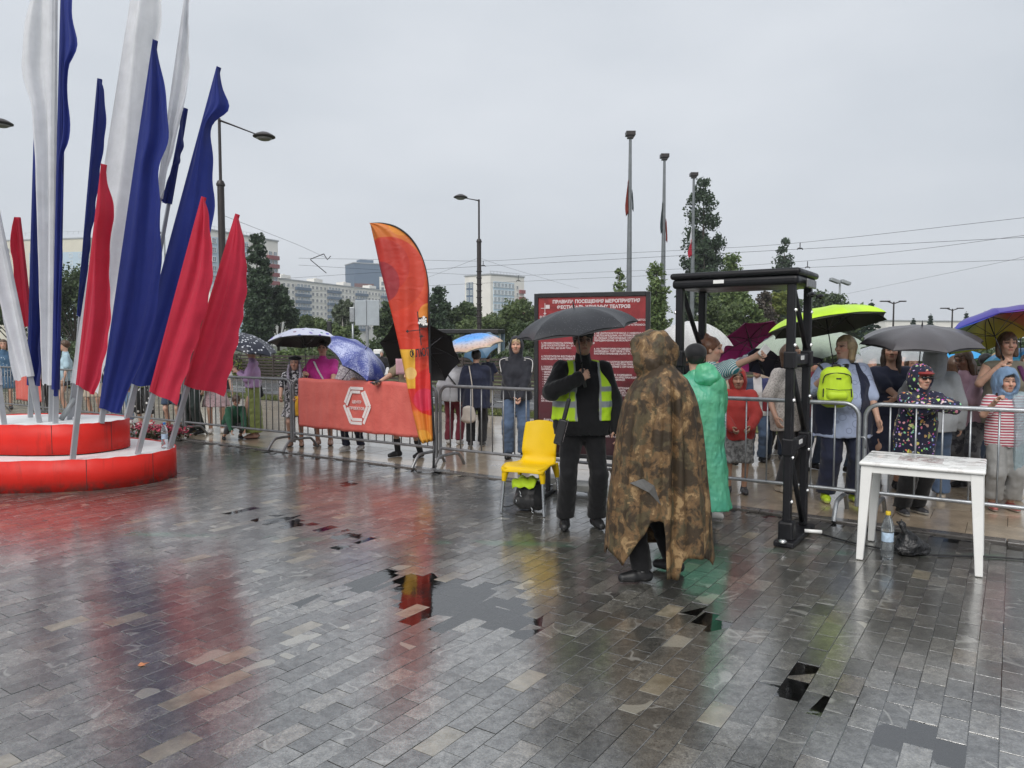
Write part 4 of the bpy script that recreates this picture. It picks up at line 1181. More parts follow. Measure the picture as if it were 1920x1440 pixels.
# overhead tram wires
wire_m = mat('tram wire', (.03, .03, .032), .5, .5)
def wpt(px, py, z):
    d = ray(px, py); Y = (z - EYE) / (d.z / d.y); return at(px, py, Y)
wires = [('upper tram wire rising to the right edge', [(560, 484), (800, 488), (921, 489), (1080, 479), (1300, 468), (1500, 455), (1930, 407)], 6.9),
         ('second tram wire crossing the sky', [(520, 523), (800, 505), (1080, 490), (1300, 478), (1500, 467), (1930, 444.5)], 6.0),
         ('third tram wire dipping behind the poplar', [(560, 497), (800, 511), (950, 517), (1080, 512), (1300, 503), (1490, 491), (1700, 470), (1930, 440)], 6.6),
         ('lowest tram wire crossing the sky', [(560, 548), (800, 536), (1080, 523), (1300, 513), (1490, 502.5), (1930, 486.5)], 5.8)]
for lab, pts, z in wires:
    (xa, ya), (xb, yb) = pts[-2], pts[-1]; pts = pts + [(xb + 500, yb + (yb - ya) / (xb - xa) * 500)]
    P = spline([wpt(a, c, z) for a, c in pts], 6)
    b = MB(); b.tube(P, .009, 5); tag(b.build('tram_wire', wire_m), lab, 'wire', 'overhead tram wires')
for lab, pts, z0, z1 in (('span wire climbing from the street lamp to the right', [(900, 484), (960, 504), (1085, 541)], 6.9, 6.9),
                         ('span wire climbing from the street lamp to the left', [(896, 484), (850, 502), (800, 521)], 6.9, 6.9),
                         ('span wire sloping from the left lamp to the tram wires', [(414, 402), (500, 436), (565, 462), (612, 484)], 6.5, 6.9),
                         ('guy wire rising steeply to the right edge above the umbrellas', [(1562, 556), (1700, 528), (1880, 491), (1930, 479), (2300, 390)], 6.2, 6.2)):
    n = len(pts); P = spline([wpt(a, c, z0 + (z1 - z0) * i / (n - 1)) for i, (a, c) in enumerate(pts)], 6)
    b = MB(); b.tube(P, .008, 5); tag(b.build('span_wire', wire_m), lab, 'wire')
for lab, px, y0, y1, z in (('wire hanger right of the street lamp', 906, 489, 499, 6.4), ('wire hanger over the rules board', 972, 516, 527, 6.2), ('upper wire hanger over the detector', 1500, 455, 467, 6.4), ('lower wire hanger over the detector', 1514, 490, 502, 6.2)):
    a, c = wpt(px, y0, z), None; c = at(px, y1, a.y); root = empty('wire_hanger', c, 0, lab, 'wire hanger', 'tram wire hangers')
    b = MB(); b.tube([(0, 0, 0), (0, 0, a.z - c.z)], .022, 6); b.build('rod', wire_m, root)
    b = MB(); b.tube([(-.14, 0, -.02), (-.08, 0, .04), (.08, 0, .04), (.14, 0, -.02)], .03, 6); b.build('clamp', wire_m, root)
root = empty('pantograph', wpt(612, 512, 4.4), 0, 'folded tram pantograph under the wires left of the feather banner', 'pantograph')
for nm, pts in (('lower_arm', [(612, 512), (582, 487)]), ('upper_arm', [(582, 486), (607, 476)]), ('collector', [(607, 476), (614, 487), (620, 480)])):
    Yp = root.location.y; b = MB(); b.tube([at(a, c, Yp) - root.location for a, c in pts], .018, 6); b.build(nm, wire_m, root)

# back of a traffic sign pair
p = at(688, 563, 22); root = empty('traffic_sign', (p.x, 22, 0), 0, 'grey backs of two traffic signs on one pole', 'sign')
b = MB(); b.tube([(0, 0, 0), (0, 0, p.z + .02)], .045, 10); b.build('pole', steel, root, True, 40)
for s, w_ in ((-1, .33), (1, .36)):
    b = MB(); b.bbox((s * (w_ / 2 + .008), -.06, p.z - .37), (w_, .02, .74), .006); pn = b.build('sign_panel', mat('sign back', (.36, .40, .43), .4, .4, .1, 4), root)
    for dz in (-.15, -.6):
        b = MB(); b.box((s * w_ / 2, -.035, p.z + dz), (w_ * .9, .03, .035)); b.build('bracket', steel_d, pn)
for lab, px, yt, Y in (('pale thin post behind the blue umbrella', 661, 578, 40), ('traffic light post behind the white print umbrella', 618, 604, 44)):
    p = at(px, yt, Y); root = empty('post', (p.x, Y, 0), 0, lab, 'post'); b = MB(); b.tube([(0, 0, 0), (0, 0, p.z)], .06, 8); b.build('pole', steel, root, True)
    b = MB(); b.bbox((0, -.08, p.z - .35), (.26, .2, .8), .03); b.build('signal_box', black_pl if px < 640 else steel, root)
# tram stop shelter
p = at(876, 618, 38); root = empty('tram_stop_shelter', (p.x, 38, 0), R(-12), 'dark roofed tram stop shelter with white posts behind the picture umbrella', 'shelter')
b = MB(); b.bbox((0, 0, p.z - .1), (3.6, 1.6, .22), .03); b.build('roof', black_pl, root)
for x in (-1.6, -.35, 1.6):
    b = MB(); b.box((x, .3, (p.z - .2) / 2), (.26 if x == -.35 else .12, .12, p.z - .2)); b.build('post', white_pl, root)
b = MB(); b.box((.6, .7, 1.2), (2.4, .03, 1.7)); b.build('back_pane', glass_p, root)
p = at(709, 655, 30); root = empty('ticket_kiosk', (p.x, 30, 0), 0, 'white kiosk frame behind the person in black with a white bag', 'kiosk')
b = MB(); b.bbox((0, 0, p.z / 2), (.34, .3, p.z), .03); b.build('cabinet', white_pl, root)
b = MB(); b.box((0, -.16, p.z * .62), (.2, .02, p.z * .5)); b.build('screen', glass_m, root)

# dark slatted fence beyond the road
slat_m = mat('dark stained slat', (.045, .034, .028), .5, 0, .3, 8, (30, .3, .004))
sb = MB(); sb.box((0, 0, 0), (2.42, .03, .085)); slat_me = sb.mesh('slat'); slat_me.materials.append(slat_m)
pb = MB(); pb.box((0, 0, .55), (.08, .08, 1.1)); post_me = pb.mesh('post'); post_me.materials.append(slat_m)
FL = ['behind the far left banner', 'behind the flags', 'behind the blue flags', 'behind the red flags', 'left of the woman in lilac', 'right of the woman in lilac', 'behind the girl in the beret', 'behind the woman in magenta', 'behind the starry umbrella', 'behind the ticket kiosk', 'behind the feather banner', 'behind the couple', 'left of the hooded woman', 'behind the rules board']
for k in range(14):
    root = empty('slat_fence', uw(-27 + k * 2.5, 20.4), -AX, 'dark horizontal slat fence panel beyond the road ' + FL[k], 'fence', 'slat fence panels beyond the road')
    for x in (-1.25, 1.25 if k == 13 else None):
        if x is not None: link('post', post_me, None, root).location = (x, 0, 0)
    for j in range(8): link('slat', slat_me, None, root).location = (0, 0, .16 + j * .125)

# ------------------------------------------------------------------ barriers
def barrier_meshes(L, sp, r):
    H, zb, q = 1.06, .24, .13
    arc = lambda cx, cz, a0, a1: [Vector((cx + q * math.cos(R(a0 + (a1 - a0) * i / 6)), 0, cz + q * math.sin(R(a0 + (a1 - a0) * i / 6)))) for i in range(7)]
    pts = [Vector((0, 0, .10))] + arc(q, H - q, 180, 90) + arc(L - q, H - q, 90, 0) + [Vector((L, 0, .10))]
    b = MB(); b.tube(pts, r, 10); fr = b.mesh('frame', True, 40)
    b = MB(); b.tube([(0, 0, zb), (L, 0, zb)], r * .9, 10); bt = b.mesh('bottom_rail', True, 40)
    n = int(L / sp); b = MB(); b.tube([(0, 0, zb), (0, 0, H)], .0085, 8); bar = b.mesh('bar', True)
    b = MB(); f = [Vector((0, -.33, .0)), Vector((0, -.29, .06)), Vector((0, -.22, .14)), Vector((0, -.14, .165)), Vector((0, .14, .165)), Vector((0, .22, .14)), Vector((0, .29, .06)), Vector((0, .33, .0))]
    b.tube(spline(f, 3), r * .95, 8); ft = b.mesh('foot', True, 40)
    b = MB(); b.tube([(0, 0, 0), (.05, 0, 0), (.06, 0, -.02), (.06, 0, -.1)], .008, 6); hk = b.mesh('hook', True)
    return fr, bt, bar, ft, hk, n
BAR = {}
def barrier(label, u0, L, sp, m, r=.021, yaw=0, dw=0):
    k = (L, sp, m.name)
    if k not in BAR:
        BAR[k] = barrier_meshes(L, sp, r)
        for q in BAR[k][:5]: q.materials.append(m)
    fr, bt, bar, ft, hk, n = BAR[k]
    root = empty('crowd_barrier', uw(u0, EDGE_W + .30 + dw, .012), -AX + R(yaw), label, 'barrier', 'steel crowd barriers along the edge of the setts')
    link('frame', fr, None, root); link('bottom_rail', bt, None, root)
    for i in range(1, n): link('bar', bar, None, root).location = (i * L / n, 0, 0)
    for x in (.14, L - .14): link('foot', ft, None, root).location = (x, 0, .0)
    for z in (.75, .45): link('hook', hk, None, root).location = (L, 0, z)
    return root
def u_of(px):     # where the barrier line crosses an image column
    d = ray(px, 900); t = (EDGE_W + .30) / (Vector((d.x, d.y, 0)).dot(W)); return Vector((d.x * t, d.y * t, 0)).dot(U)
u820 = u_of(826); u553 = u_of(553); u349 = u_of(350)
bE = barrier('shiny steel barrier between the poncho and the white table', u820 + 2.53, 2.5, .208, steel, dw=-.02)
bF = barrier('shiny steel barrier at the right edge with a child leaning on it', u820 + 5.08, 2.5, .208, steel, yaw=-.6)
bF2 = barrier('shiny steel barrier just outside the right edge', u820 + 7.62, 2.5, .208, steel)
bD = barrier('dull steel barrier in front of the hooded woman, left of the rules board', u820, 2.5, .165, steel_d, yaw=.4)
bC = barrier('dull steel barrier carrying the red banner with the hexagon emblem', u553, u820 - u553 - .06, .15, steel_d)
bB = barrier('dull steel barrier in front of the woman in lilac', u349, u553 - u349 - .06, .14, steel_d)
bA = barrier('dull steel barrier behind the flag platform', u349 - 2.56, 2.5, .14, steel_d)
bZ = barrier('dull steel barrier at the far left carrying a red banner', u349 - 5.1, 2.5, .14, steel_d)
bZ2 = barrier('dull steel barrier outside the left edge', u349 - 7.62, 2.5, .14, steel_d)

# red banner sheets tied over the barriers
ban = NT('red mesh banner')
bc = ban.ramp(ban.noise(4, 4), [(.3, (.56, .105, .085)), (.7, (.66, .15, .12))]); ban.inp('Base_Color', bc); ban.set(Roughness=.45)
ban.bump(ban.math('ADD', ban.noise(9, 3, .6, dist=1.5), ban.math('MULTIPLY', ban.noise(300, 1), .05)), .35, .02)
ban_w = mat('banner print white', (.78, .72, .70), .5, 0, .06, 9)
def banner(label, u0, u1, emblem):
    root = empty('barrier_banner', uw(u0, EDGE_W + .272, .012), -AX, label, 'banner', 'red banners on the barriers')
    L = u1 - u0; nx, nz = 72, 16; P = []
    for j in range(nz + 1):
        t = j / nz; z = 1.075 - t * (.72 + .012 * math.sin(3.1))
        row = []
        for i in range(nx + 1):
            x = L * i / nx
            ph = (x / .15) % 1.0
            y = -.012 - .012 * abs(math.sin(math.pi * ph)) ** .6 * min(1, t * 4) - .006 * math.sin(x * 9 + t * 3)
            row.append(Vector((x, y, z + .007 * math.sin(x * 11) * (1 if j in (0, nz) else .4))))
        P.append(row)
    top = [[Vector((v.x, v.y + .025 + .05 * k, v.z + (.012 if k == 0 else -.05))) for v in P[0]] for k in (1, 0)]
    b = MB(); b.grid(top + P); b.build('sheet', ban.m, root, True, None, .003)
    if not emblem: return
    cx, cz, r0 = L * .485, 1.075 - .345, .285
    hexp = lambda r, k: Vector((cx + r * math.cos(R(60 * k)) * .9, 0, cz + r * math.sin(R(60 * k))))
    def strip(a, c, w):
        d = (c - a).normalized(); n_ = Vector((-d.z, 0, d.x)) * w / 2
        b = MB(); Q = [a - n_, c - n_, c + n_, a + n_]; b.add([q + Vector((0, -.034, 0)) for q in Q] + [q + Vector((0, -.030, 0)) for q in Q], [(3, 2, 1, 0), (4, 5, 6, 7), (0, 1, 5, 4), (1, 2, 6, 5), (2, 3, 7, 6), (3, 0, 4, 7)])
        b.build('emblem_bar', ban_w, root)
    # three interlocking double bars round a hexagon
    for k in range(6):
        for r, s0, s1 in ((r0, .0 if k % 2 else .04, 1.0 if k % 2 == 0 else .96), (r0 * .79, .0, 1.0)):
            if r < r0 * .9 and k % 2: a, c = hexp(r, k).lerp(hexp(r, k + 1), .16), hexp(r, k + 1)
            else: a, c = hexp(r, k), hexp(r, k + 1)
            if k % 2 == 0 and r > r0 * .9: a, c = a.lerp(c, .0), a.lerp(c, .86)
            strip(a, c, .040)
    for t, z in (('ЦЕНТР', .035), ('ПРОЕКТОВ', -.055)):
        me = text_mesh(t, .055, 'CENTER', .001, 2, .001); o = link('lettering', me, ban_w, root); o.location = (cx, -.034, cz + z); o.rotation_euler = (math.pi / 2, 0, 0)
banner('red banner with white hexagon emblem and lettering on the barrier', u553 + .16, u820 - .14, True)
banner('plain red banner corner behind the flag platform at the left edge', u349 - 5.1, u_of(40), False)

# ------------------------------------------------------------------ feather banner
fe = NT('feather banner print')
P_ = fe.sep(fe.tc()); X_, Z_ = P_[0], P_[2]
def disc(cx, cz, r, soft=.004):
    dx, dz = fe.math('SUBTRACT', X_, cx), fe.math('SUBTRACT', Z_, cz)
    d = fe.math('SQRT', fe.math('ADD', fe.math('MULTIPLY', dx, dx), fe.math('MULTIPLY', dz, dz)))
    return fe.ramp(fe.math('SUBTRACT', d, r - .5), [(.5 - soft, 1.0), (.5 + soft, 0.0)])
c = fe.ramp(fe.math('DIVIDE', Z_, 3.2), [(.12, (.66, .22, .03)), (.235, (.66, .18, .025)), (.25, (.60, .07, .02)), (.45, (.58, .045, .022)), (.62, (.58, .045, .02)), (.80, (.58, .085, .02)), (.95, (.58, .17, .03))])
c = fe.mix(disc(-.46, 2.48, .46), c, (.52, .045, .02))
c = fe.mix(disc(-.52, 2.58, .33), c, (.46, .034, .022))
c = fe.mix(disc(-.58, 2.38, .26), c, (.30, .024, .032))
c = fe.mix(disc(-.30, 3.12, .16), c, (.62, .22, .03))
c = fe.mix(disc(.06, 1.98, .15), c, (.68, .22, .03))
c = fe.mix(disc(.09, 1.02, .30), c, (.58, .022, .018))
c = fe.mix(disc(-.02, .92, .14), c, (.60, .03, .07))
box = fe.math('MULTIPLY', fe.math('LESS_THAN', X_, -.135), fe.math('MULTIPLY', fe.math('LESS_THAN', Z_, 1.55), fe.math('GREATER_THAN', Z_, 1.06)))
c = fe.mix(box, c, (.74, .40, .04)); c = fe.mix(disc(-.19, 1.25, .075), c, (.74, .48, .16))
c = fe.mix(disc(-.05, .42, .12), c, (.72, .33, .04))
c = fe.mix(.6, c, fe.ramp(fe.noise(3, 3), [(.3, .8), (.7, 1.1)]), 'MULTIPLY')
fe.inp('Base_Color', c); fe.set(Roughness=.5); fe.bump(fe.noise(5, 2, .5, fe.mapping(fe.tc(), (1, 1, 1.6)), .8), .35, .03)
FY = 9.35
o0 = at(800, 832, FY); froot = empty('feather_banner', (o0.x, FY, 0), 0, 'tall orange and red feather banner with weather vane emblem by the red barrier banner', 'banner')
rel = lambda px, py, dy=0: at(px, py, FY) - Vector((o0.x, FY - dy, 0))
Rg = spline([rel(694, 419), rel(716, 418.5), rel(742, 425), (rel(766, 442)), rel(784, 467), rel(796, 498), rel(802, 530), rel(804, 570), rel(805, 640), rel(807, 710), rel(811, 770), rel(814, 826)], 5)
Lf = [rel(694, 419), rel(712, 500), rel(735, 590), rel(757, 690), rel(773, 770), rel(784, 820), rel(790, 832)]
P = []
nr = 60
for i in range(nr + 1):
    t = i / nr; a = lerp_poly(Lf, t ** 1.0); c_ = lerp_poly(Rg, .0 + t * 1.0)
    P.append([a.lerp(c_, j / 14) + Vector((0, -.05 * math.sin(math.pi * j / 14) * (1 - t * .5) + .018 * math.sin(j * .9 + t * 14) + (.03 * math.sin(j * 1.3 + 2) if t > .75 else 0) * (t - .75) * 4, 0)) for j in range(15)])
b = MB(); b.grid(P); b.build('sail', fe.m, froot, True, None, .003)
b = MB(); b.tube(Rg, [.008 + .008 * i / len(Rg) for i in range(len(Rg))], 8); b.tube([Rg[-1], Vector((Rg[-1].x - .01, Rg[-1].y, .02))], .016, 8); b.build('pole', black_pl, froot, True)
b = MB(); b.box((Rg[-1].x - .01, 0, .022), (.42, .05, .02)); b.box((Rg[-1].x - .01, 0, .045), (.05, .42, .02)); b.build('cross_base', steel_d, froot)
ink = mat('banner ink', (.015, .012, .014), .5); ink_w = mat('banner pale print', (.75, .72, .70), .5)
def on_sail(me, px, py, m, nm, roll=0, dy=-.09):
    o = link(nm, me, m, froot); o.location = rel(px, py, dy); o.rotation_euler = (math.pi / 2, R(roll), 0); return o
on_sail(text_mesh('ФЛЮГ', .135, 'LEFT', .001, 3, .003), 771, 671, ink, 'lettering', -8).scale = (.60, 1, 1)
b = MB(); b.bbox((0, 0, 0), (.10, .13, .003), .001); on_sail(b.mesh('emblem_flag'), 795, 605, ink, 'emblem_flag', -3, -.085)
b = MB()
for k in range(9):
    a = k / 9 * 6.28; r = .035 + .012 * (k % 3); b.add([(0, 0, .004), (r * math.cos(a - .3), r * math.sin(a - .3), .004), (r * 1.2 * math.cos(a), r * 1.2 * math.sin(a), .004), (r * math.cos(a + .3), r * math.sin(a + .3), .004)], [(0, 1, 2, 3)])
on_sail(b.mesh('emblem_rose'), 795, 603, ink_w, 'emblem_rose', 0, -.09)
b = MB(); b.box((0, 0, 0), (.012, .42, .003)); b.box((-.06, -.02, 0), (.2, .010, .003)); b.box((-.15, -.02, .0), (.03, .03, .002), Matrix.Rotation(.78, 3, 'Z')); on_sail(b.mesh('emblem_vane'), 788, 616, ink, 'emblem_vane', -6)
b = MB()
for k in range(8):
    a = k / 8 * 6.28; r = .045 if k % 2 == 0 else .016; b.add([(0, 0, 0), (.012 * math.cos(a - .5), .012 * math.sin(a - .5), 0), (r * math.cos(a), r * math.sin(a), 0), (.012 * math.cos(a + .5), .012 * math.sin(a + .5), 0)], [(0, 1, 2, 3)])
on_sail(b.mesh('emblem_star'), 792.5, 630.5, ink, 'emblem_star')

# ------------------------------------------------------------------ rules board
bl, br_ = Vector((.245, 8.0, 0)), Vector((1.40, 7.60, 0))
bang = math.atan2(br_.y - bl.y, br_.x - bl.x); BW = (br_ - bl).length; BZ0, BZ1 = .42, 2.155
root = empty('rules_board', bl, bang, 'large dark red rules board with white text behind the guard', 'sign')
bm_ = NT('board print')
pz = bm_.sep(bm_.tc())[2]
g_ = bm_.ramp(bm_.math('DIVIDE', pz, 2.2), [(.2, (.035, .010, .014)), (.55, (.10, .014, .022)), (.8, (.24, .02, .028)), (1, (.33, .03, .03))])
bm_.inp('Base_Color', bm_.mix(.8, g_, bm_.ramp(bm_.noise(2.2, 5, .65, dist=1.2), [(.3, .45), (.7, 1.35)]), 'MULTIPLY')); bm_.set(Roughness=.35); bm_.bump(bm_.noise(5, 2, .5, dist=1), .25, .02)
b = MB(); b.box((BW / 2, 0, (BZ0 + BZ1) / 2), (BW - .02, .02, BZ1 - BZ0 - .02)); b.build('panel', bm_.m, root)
for c_, s_ in (((.02, 0, (BZ0 + BZ1) / 2), (.045, .05, BZ1 - BZ0)), ((BW - .02, 0, (BZ0 + BZ1) / 2), (.045, .05, BZ1 - BZ0)), ((BW / 2, 0, BZ1 - .02), (BW - .086, .05, .045)), ((BW / 2, 0, BZ0 + .02), (BW - .086, .05, .045))):
    b = MB(); b.bbox(c_, s_, .004); b.build('frame_bar', black_pl, root)
for x in (.15, BW - .15):
    b = MB(); b.box((x, .0, BZ0 / 2), (.045, .045, BZ0 - .002)); b.build('leg', black_pl, root)
    b = MB(); b.box((x, -.05, .03), (.06, 1.1, .04)); b.build('foot', black_pl, root)
txt = mat('board lettering', (.60, .52, .53), .5, 0, .05)
def board_text(t, x, z, size, align='LEFT', bold=.0015, res=1, space=1.0):
    o = link('lettering', text_mesh(t, size, align, 0, res, bold, space), txt, root); o.location = (x, -.0125, z); o.rotation_euler = (math.pi / 2, 0, 0)
board_text('ПРАВИЛА ПОСЕЩЕНИЯ МЕРОПРИЯТИЯ', BW * .54, 2.05, .047, 'CENTER', .002, 2)
board_text('ФЕСТИВАЛЬ УЛИЧНЫХ ТЕАТРОВ', BW * .52, 1.992, .047, 'CENTER', .002, 2)
board_text('«ФЛЮГЕР»', BW * .55, 1.934, .047, 'CENTER', .002, 2)
board_text('ФЛЮГЕР', .055, 1.895, .036, 'LEFT', .001, 2)
b = MB(); b.box((0, 0, 0), (.006, .002, .13)); b.box((-.01, 0, .01), (.07, .002, .006)); b.box((.03, 0, .025), (.045, .0025, .04)); b.box((0, 0, -.045), (.03, .002, .008)); b.box((0, 0, -.045), (.008, .0022, .03))
o = b.build('emblem', txt, root); o.location = (.115, -.014, 1.99)
LC = ['1. ПОСЕТИТЕЛИ ФЕСТИВАЛЯ\nОБЯЗАНЫ СОБЛЮДАТЬ\nЗАКОНОДАТЕЛЬСТВО\nРОССИЙСКОЙ ФЕДЕРАЦИИ, ПЕРМСКОГО\nКРАЯ И НАСТОЯЩИЕ ПРАВИЛА.', '2. РЕЖИМ РАБОТЫ ПЛОЩАДКИ ФЕСТИВАЛЯ\nДЛЯ ПОСЕТИТЕЛЕЙ: 20 – 21 ИЮНЯ\nС 14.00 ЧАС. ДО 22.00 ЧАС.', '4. ПОСЕТИТЕЛИ ФЕСТИВАЛЯ ОБЯЗАНЫ\nСОБЛЮДАТЬ НАСТОЯЩИЕ ПРАВИЛА.',
      '5. ПОСЕТИТЕЛЯМ ФЕСТИВАЛЯ\nЗАПРЕЩЕНО ПРОНОСИТЬ:\n  • оружие, взрывчатые вещества,\n  • колющие и режущие предметы,\n  • алкогольные напитки,\n  • любые стеклянные ёмкости,\n  • крупногабаритные предметы,\n  • пиротехнику, факелы,\n  • красящие вещества.', '6. ПОСЕТИТЕЛЯМ ЗАПРЕЩЕНО\nКУРИТЬ И РАСПИВАТЬ АЛКОГОЛЬ\nНА ПЛОЩАДКЕ ФЕСТИВАЛЯ.']
z = 1.82
for t in LC:
    board_text(t, .075, z, .026, 'LEFT', .0007, 1, 1.0); z -= .0285 * (t.count('\n') + 1) + .055
board_text('Алгоритм действий\nпри введении режима\nи при сигнале тревоги', .10, .80, .042, 'LEFT', .001, 1, .9)
RC = ['• ДЕТИ БЕЗ ВЗРОСЛЫХ НЕ ДОПУСКАЮТСЯ.\n• ВХОД ЧЕРЕЗ РАМКУ ОБЯЗАТЕЛЕН\nДЛЯ ВСЕХ ГОСТЕЙ, ДОСМОТР К ПРОНОСУ', '7. НЕ ДОПУСКАЕТСЯ ВХОД С ЖИВОТНЫМИ,\nС ВЕЛОСИПЕДАМИ, НА РОЛИКОВЫХ КОНЬКАХ,\nНА ЛЮБЫХ САМОХОДНЫХ СРЕДСТВАХ\nПЕРЕДВИЖЕНИЯ, ЗА ИСКЛЮЧЕНИЕМ КОЛЯСОК.', '8. НА ТЕРРИТОРИИ ПРОВЕДЕНИЯ ФЕСТИВАЛЯ\nЗАПРЕЩЕНА ТОРГОВЛЯ С РУК, РЕКЛАМА,\nРАСПРОСТРАНЕНИЕ УСЛУГ И ТОВАРОВ.',
      '9. ЗАПРЕЩЕН ЗАПУСК БЕСПИЛОТНЫХ\nАППАРАТОВ НАД МЕСТОМ ПРОВЕДЕНИЯ\nБЕЗ СОГЛАСОВАНИЯ С ОРГАНИЗАТОРОМ.', '10. НА ФЕСТИВАЛЕ РАЗРЕШЕНО\nПЕРЕДВИЖЕНИЕ НА КРЕСЛАХ-КОЛЯСКАХ\nИ С ДЕТСКОЙ КОЛЯСКОЙ.', '11. В ЭКСТРЕННОЙ СИТУАЦИИ\nНЕМЕДЛЕННО СООБЩИТЬ\nСОТРУДНИКУ ОХРАНЫ И ПОКИНУТЬ\nПЛОЩАДКУ ОРГАНИЗАТОРА.', '12. СОБЛЮДАЙТЕ ЧИСТОТУ\nИ ПОРЯДОК НА ПЛОЩАДКЕ.']
z = 1.86
for t in RC:
    board_text(t, BW * .53, z, .025, 'LEFT', .0007, 1, 1.0); z -= .0275 * (t.count('\n') + 1) + .052
board_text('Контакты дежурной службы\nОрганизатор фестиваля\nтел. 112', BW * .62, .72, .036, 'LEFT', .001, 1, .9)
# concrete ballast lying on the board feet
conc = mat('grey concrete', (.22, .22, .21), .6, 0, .2, 6, (50, .4, .005))
for k, (px, py, w_, d_, lab) in enumerate(((1078, 925, .42, .3, 'grey concrete ballast slab on the board foot left of the guard'), (1172, 938, .4, .3, 'grey concrete ballast slab on the board foot right of the guard'), (1040, 912, .36, .26, 'grey concrete ballast slab behind the yellow chair'))):
    p = gnd(px, py); b = MB(); b.bbox((0, 0, .085), (w_, d_, .07), .008); o = tag(b.build('ballast_slab', conc), lab, 'ballast', 'ballast slabs of the rules board'); o.location = (p.x, p.y, .0); o.rotation_euler = (0, 0, bang + .1 * k)
# ------------------------------------------------------------------ flag platform
plat_red = mat('red platform board', (.56, .022, .012), .5, 0, .10, 4, (3, .12, .01), .25)
pr_ = NT('painted platform board'); c_ = pr_.ramp(pr_.noise(4, 4), [(.3, (.56, .018, .012)), (.7, (.66, .024, .016))])
st2 = pr_.noise(9, 4, .65, pr_.mapping(pr_.tc(), (1, 1, .18))); c_ = pr_.mix(pr_.ramp(st2, [(.56, 0.0), (.70, .55)]), c_, (.30, .02, .014))
dz_ = pr_.sep(pr_.tc())[2]; c_ = pr_.mix(pr_.math('MULTIPLY', pr_.ramp(dz_, [(.02, .75), (.12, 0.0)]), pr_.ramp(pr_.noise(14, 3), [(.4, 0.0), (.6, 1.0)])), c_, (.09, .05, .04))
pr_.inp('Base_Color', c_); pr_.inp('Roughness', pr_.ramp(pr_.noise(6, 3), [(.3, .35), (.7, .6)])); pr_.inp('Specular IOR Level', .25); pr_.bump(pr_.noise(3.5, 3, .5), .25, .02); plat_red = pr_.m
plat_white = mat('white platform top', (.76, .77, .77), .4, 0, .08, 5, (6, .2, .006))
def tier_outline(front, back, left):
    pts = [Vector((*p, 0)) for p in front + back + left]; P = pts + [pts[0], pts[1], pts[2]]
    return spline(P[:len(pts) + 1] , 6)[:-1]
root = empty('flag_platform', (-5.5, 9.05, 0), 0, 'two tier rounded platform with red sides and white top on the left', 'platform')
low = tier_outline([(-6.3, 8.12), (-5.56, 8.02), (-4.84, 8.13), (-4.50, 8.27), (-4.22, 8.57), (-4.12, 9.0), (-4.28, 9.4)], [(-4.62, 9.74), (-5.15, 10.05), (-5.9, 10.2)], [(-6.7, 10.0), (-7.2, 9.5), (-7.25, 8.9), (-6.9, 8.4)])
upr = tier_outline([(-6.5, 8.62), (-5.87, 8.50), (-5.40, 8.46), (-5.0, 8.55), (-4.80, 8.8), (-4.73, 9.12), (-4.86, 9.4)], [(-5.2, 9.68), (-5.85, 9.82), (-6.3, 9.8)], [(-6.7, 9.6), (-6.95, 9.3), (-6.95, 9.0), (-6.8, 8.8)])
rp = lambda P: [(p.x + 5.5, p.y - 9.05) for p in P]
def shrink(P, k): c = sum(P, Vector()) / len(P); return [c + (p - c) * k for p in P]
def band(P, z0, z1, nm):
    b = MB(); Q = rp(P); b.grid([[Vector((x, y, z + (.004 * math.sin(i * 1.7) if z == z1 else 0))) for i, (x, y) in enumerate(Q)] for z in (z0, (z0 + z1) / 2, z1)], True)
    b.build(nm, plat_red, root, True, None, .012)
band(low, .0, .352, 'lower_side'); band(upr, .352, .70, 'upper_side')
for P_l, z0_, z1_, nm in ((low, .01, .350, 'board_joint'), (upr, .36, .698, 'board_joint')):
    Q = rp(P_l)
    for i in range(3, len(Q), 11):
        x, y = Q[i]; n_ = Vector((x, y, 0)).normalized() * .006; b = MB(); b.tube([Vector((x, y, z0_)) + n_, Vector((x, y, z1_)) + n_], .0035, 5); b.build(nm, grout, root)
b = MB(); b.prism(rp(shrink(low, .992)), .30, .338); b.build('lower_top', plat_white, root)
b = MB(); b.prism(rp(shrink(upr, .992)), .655, .69); b.build('upper_top', plat_white, root)
b = MB(); b.tube([(.02, -.02, .70), (.16, .05, .95)], .032, 8); b.build('brace', pole_grey, root, True)

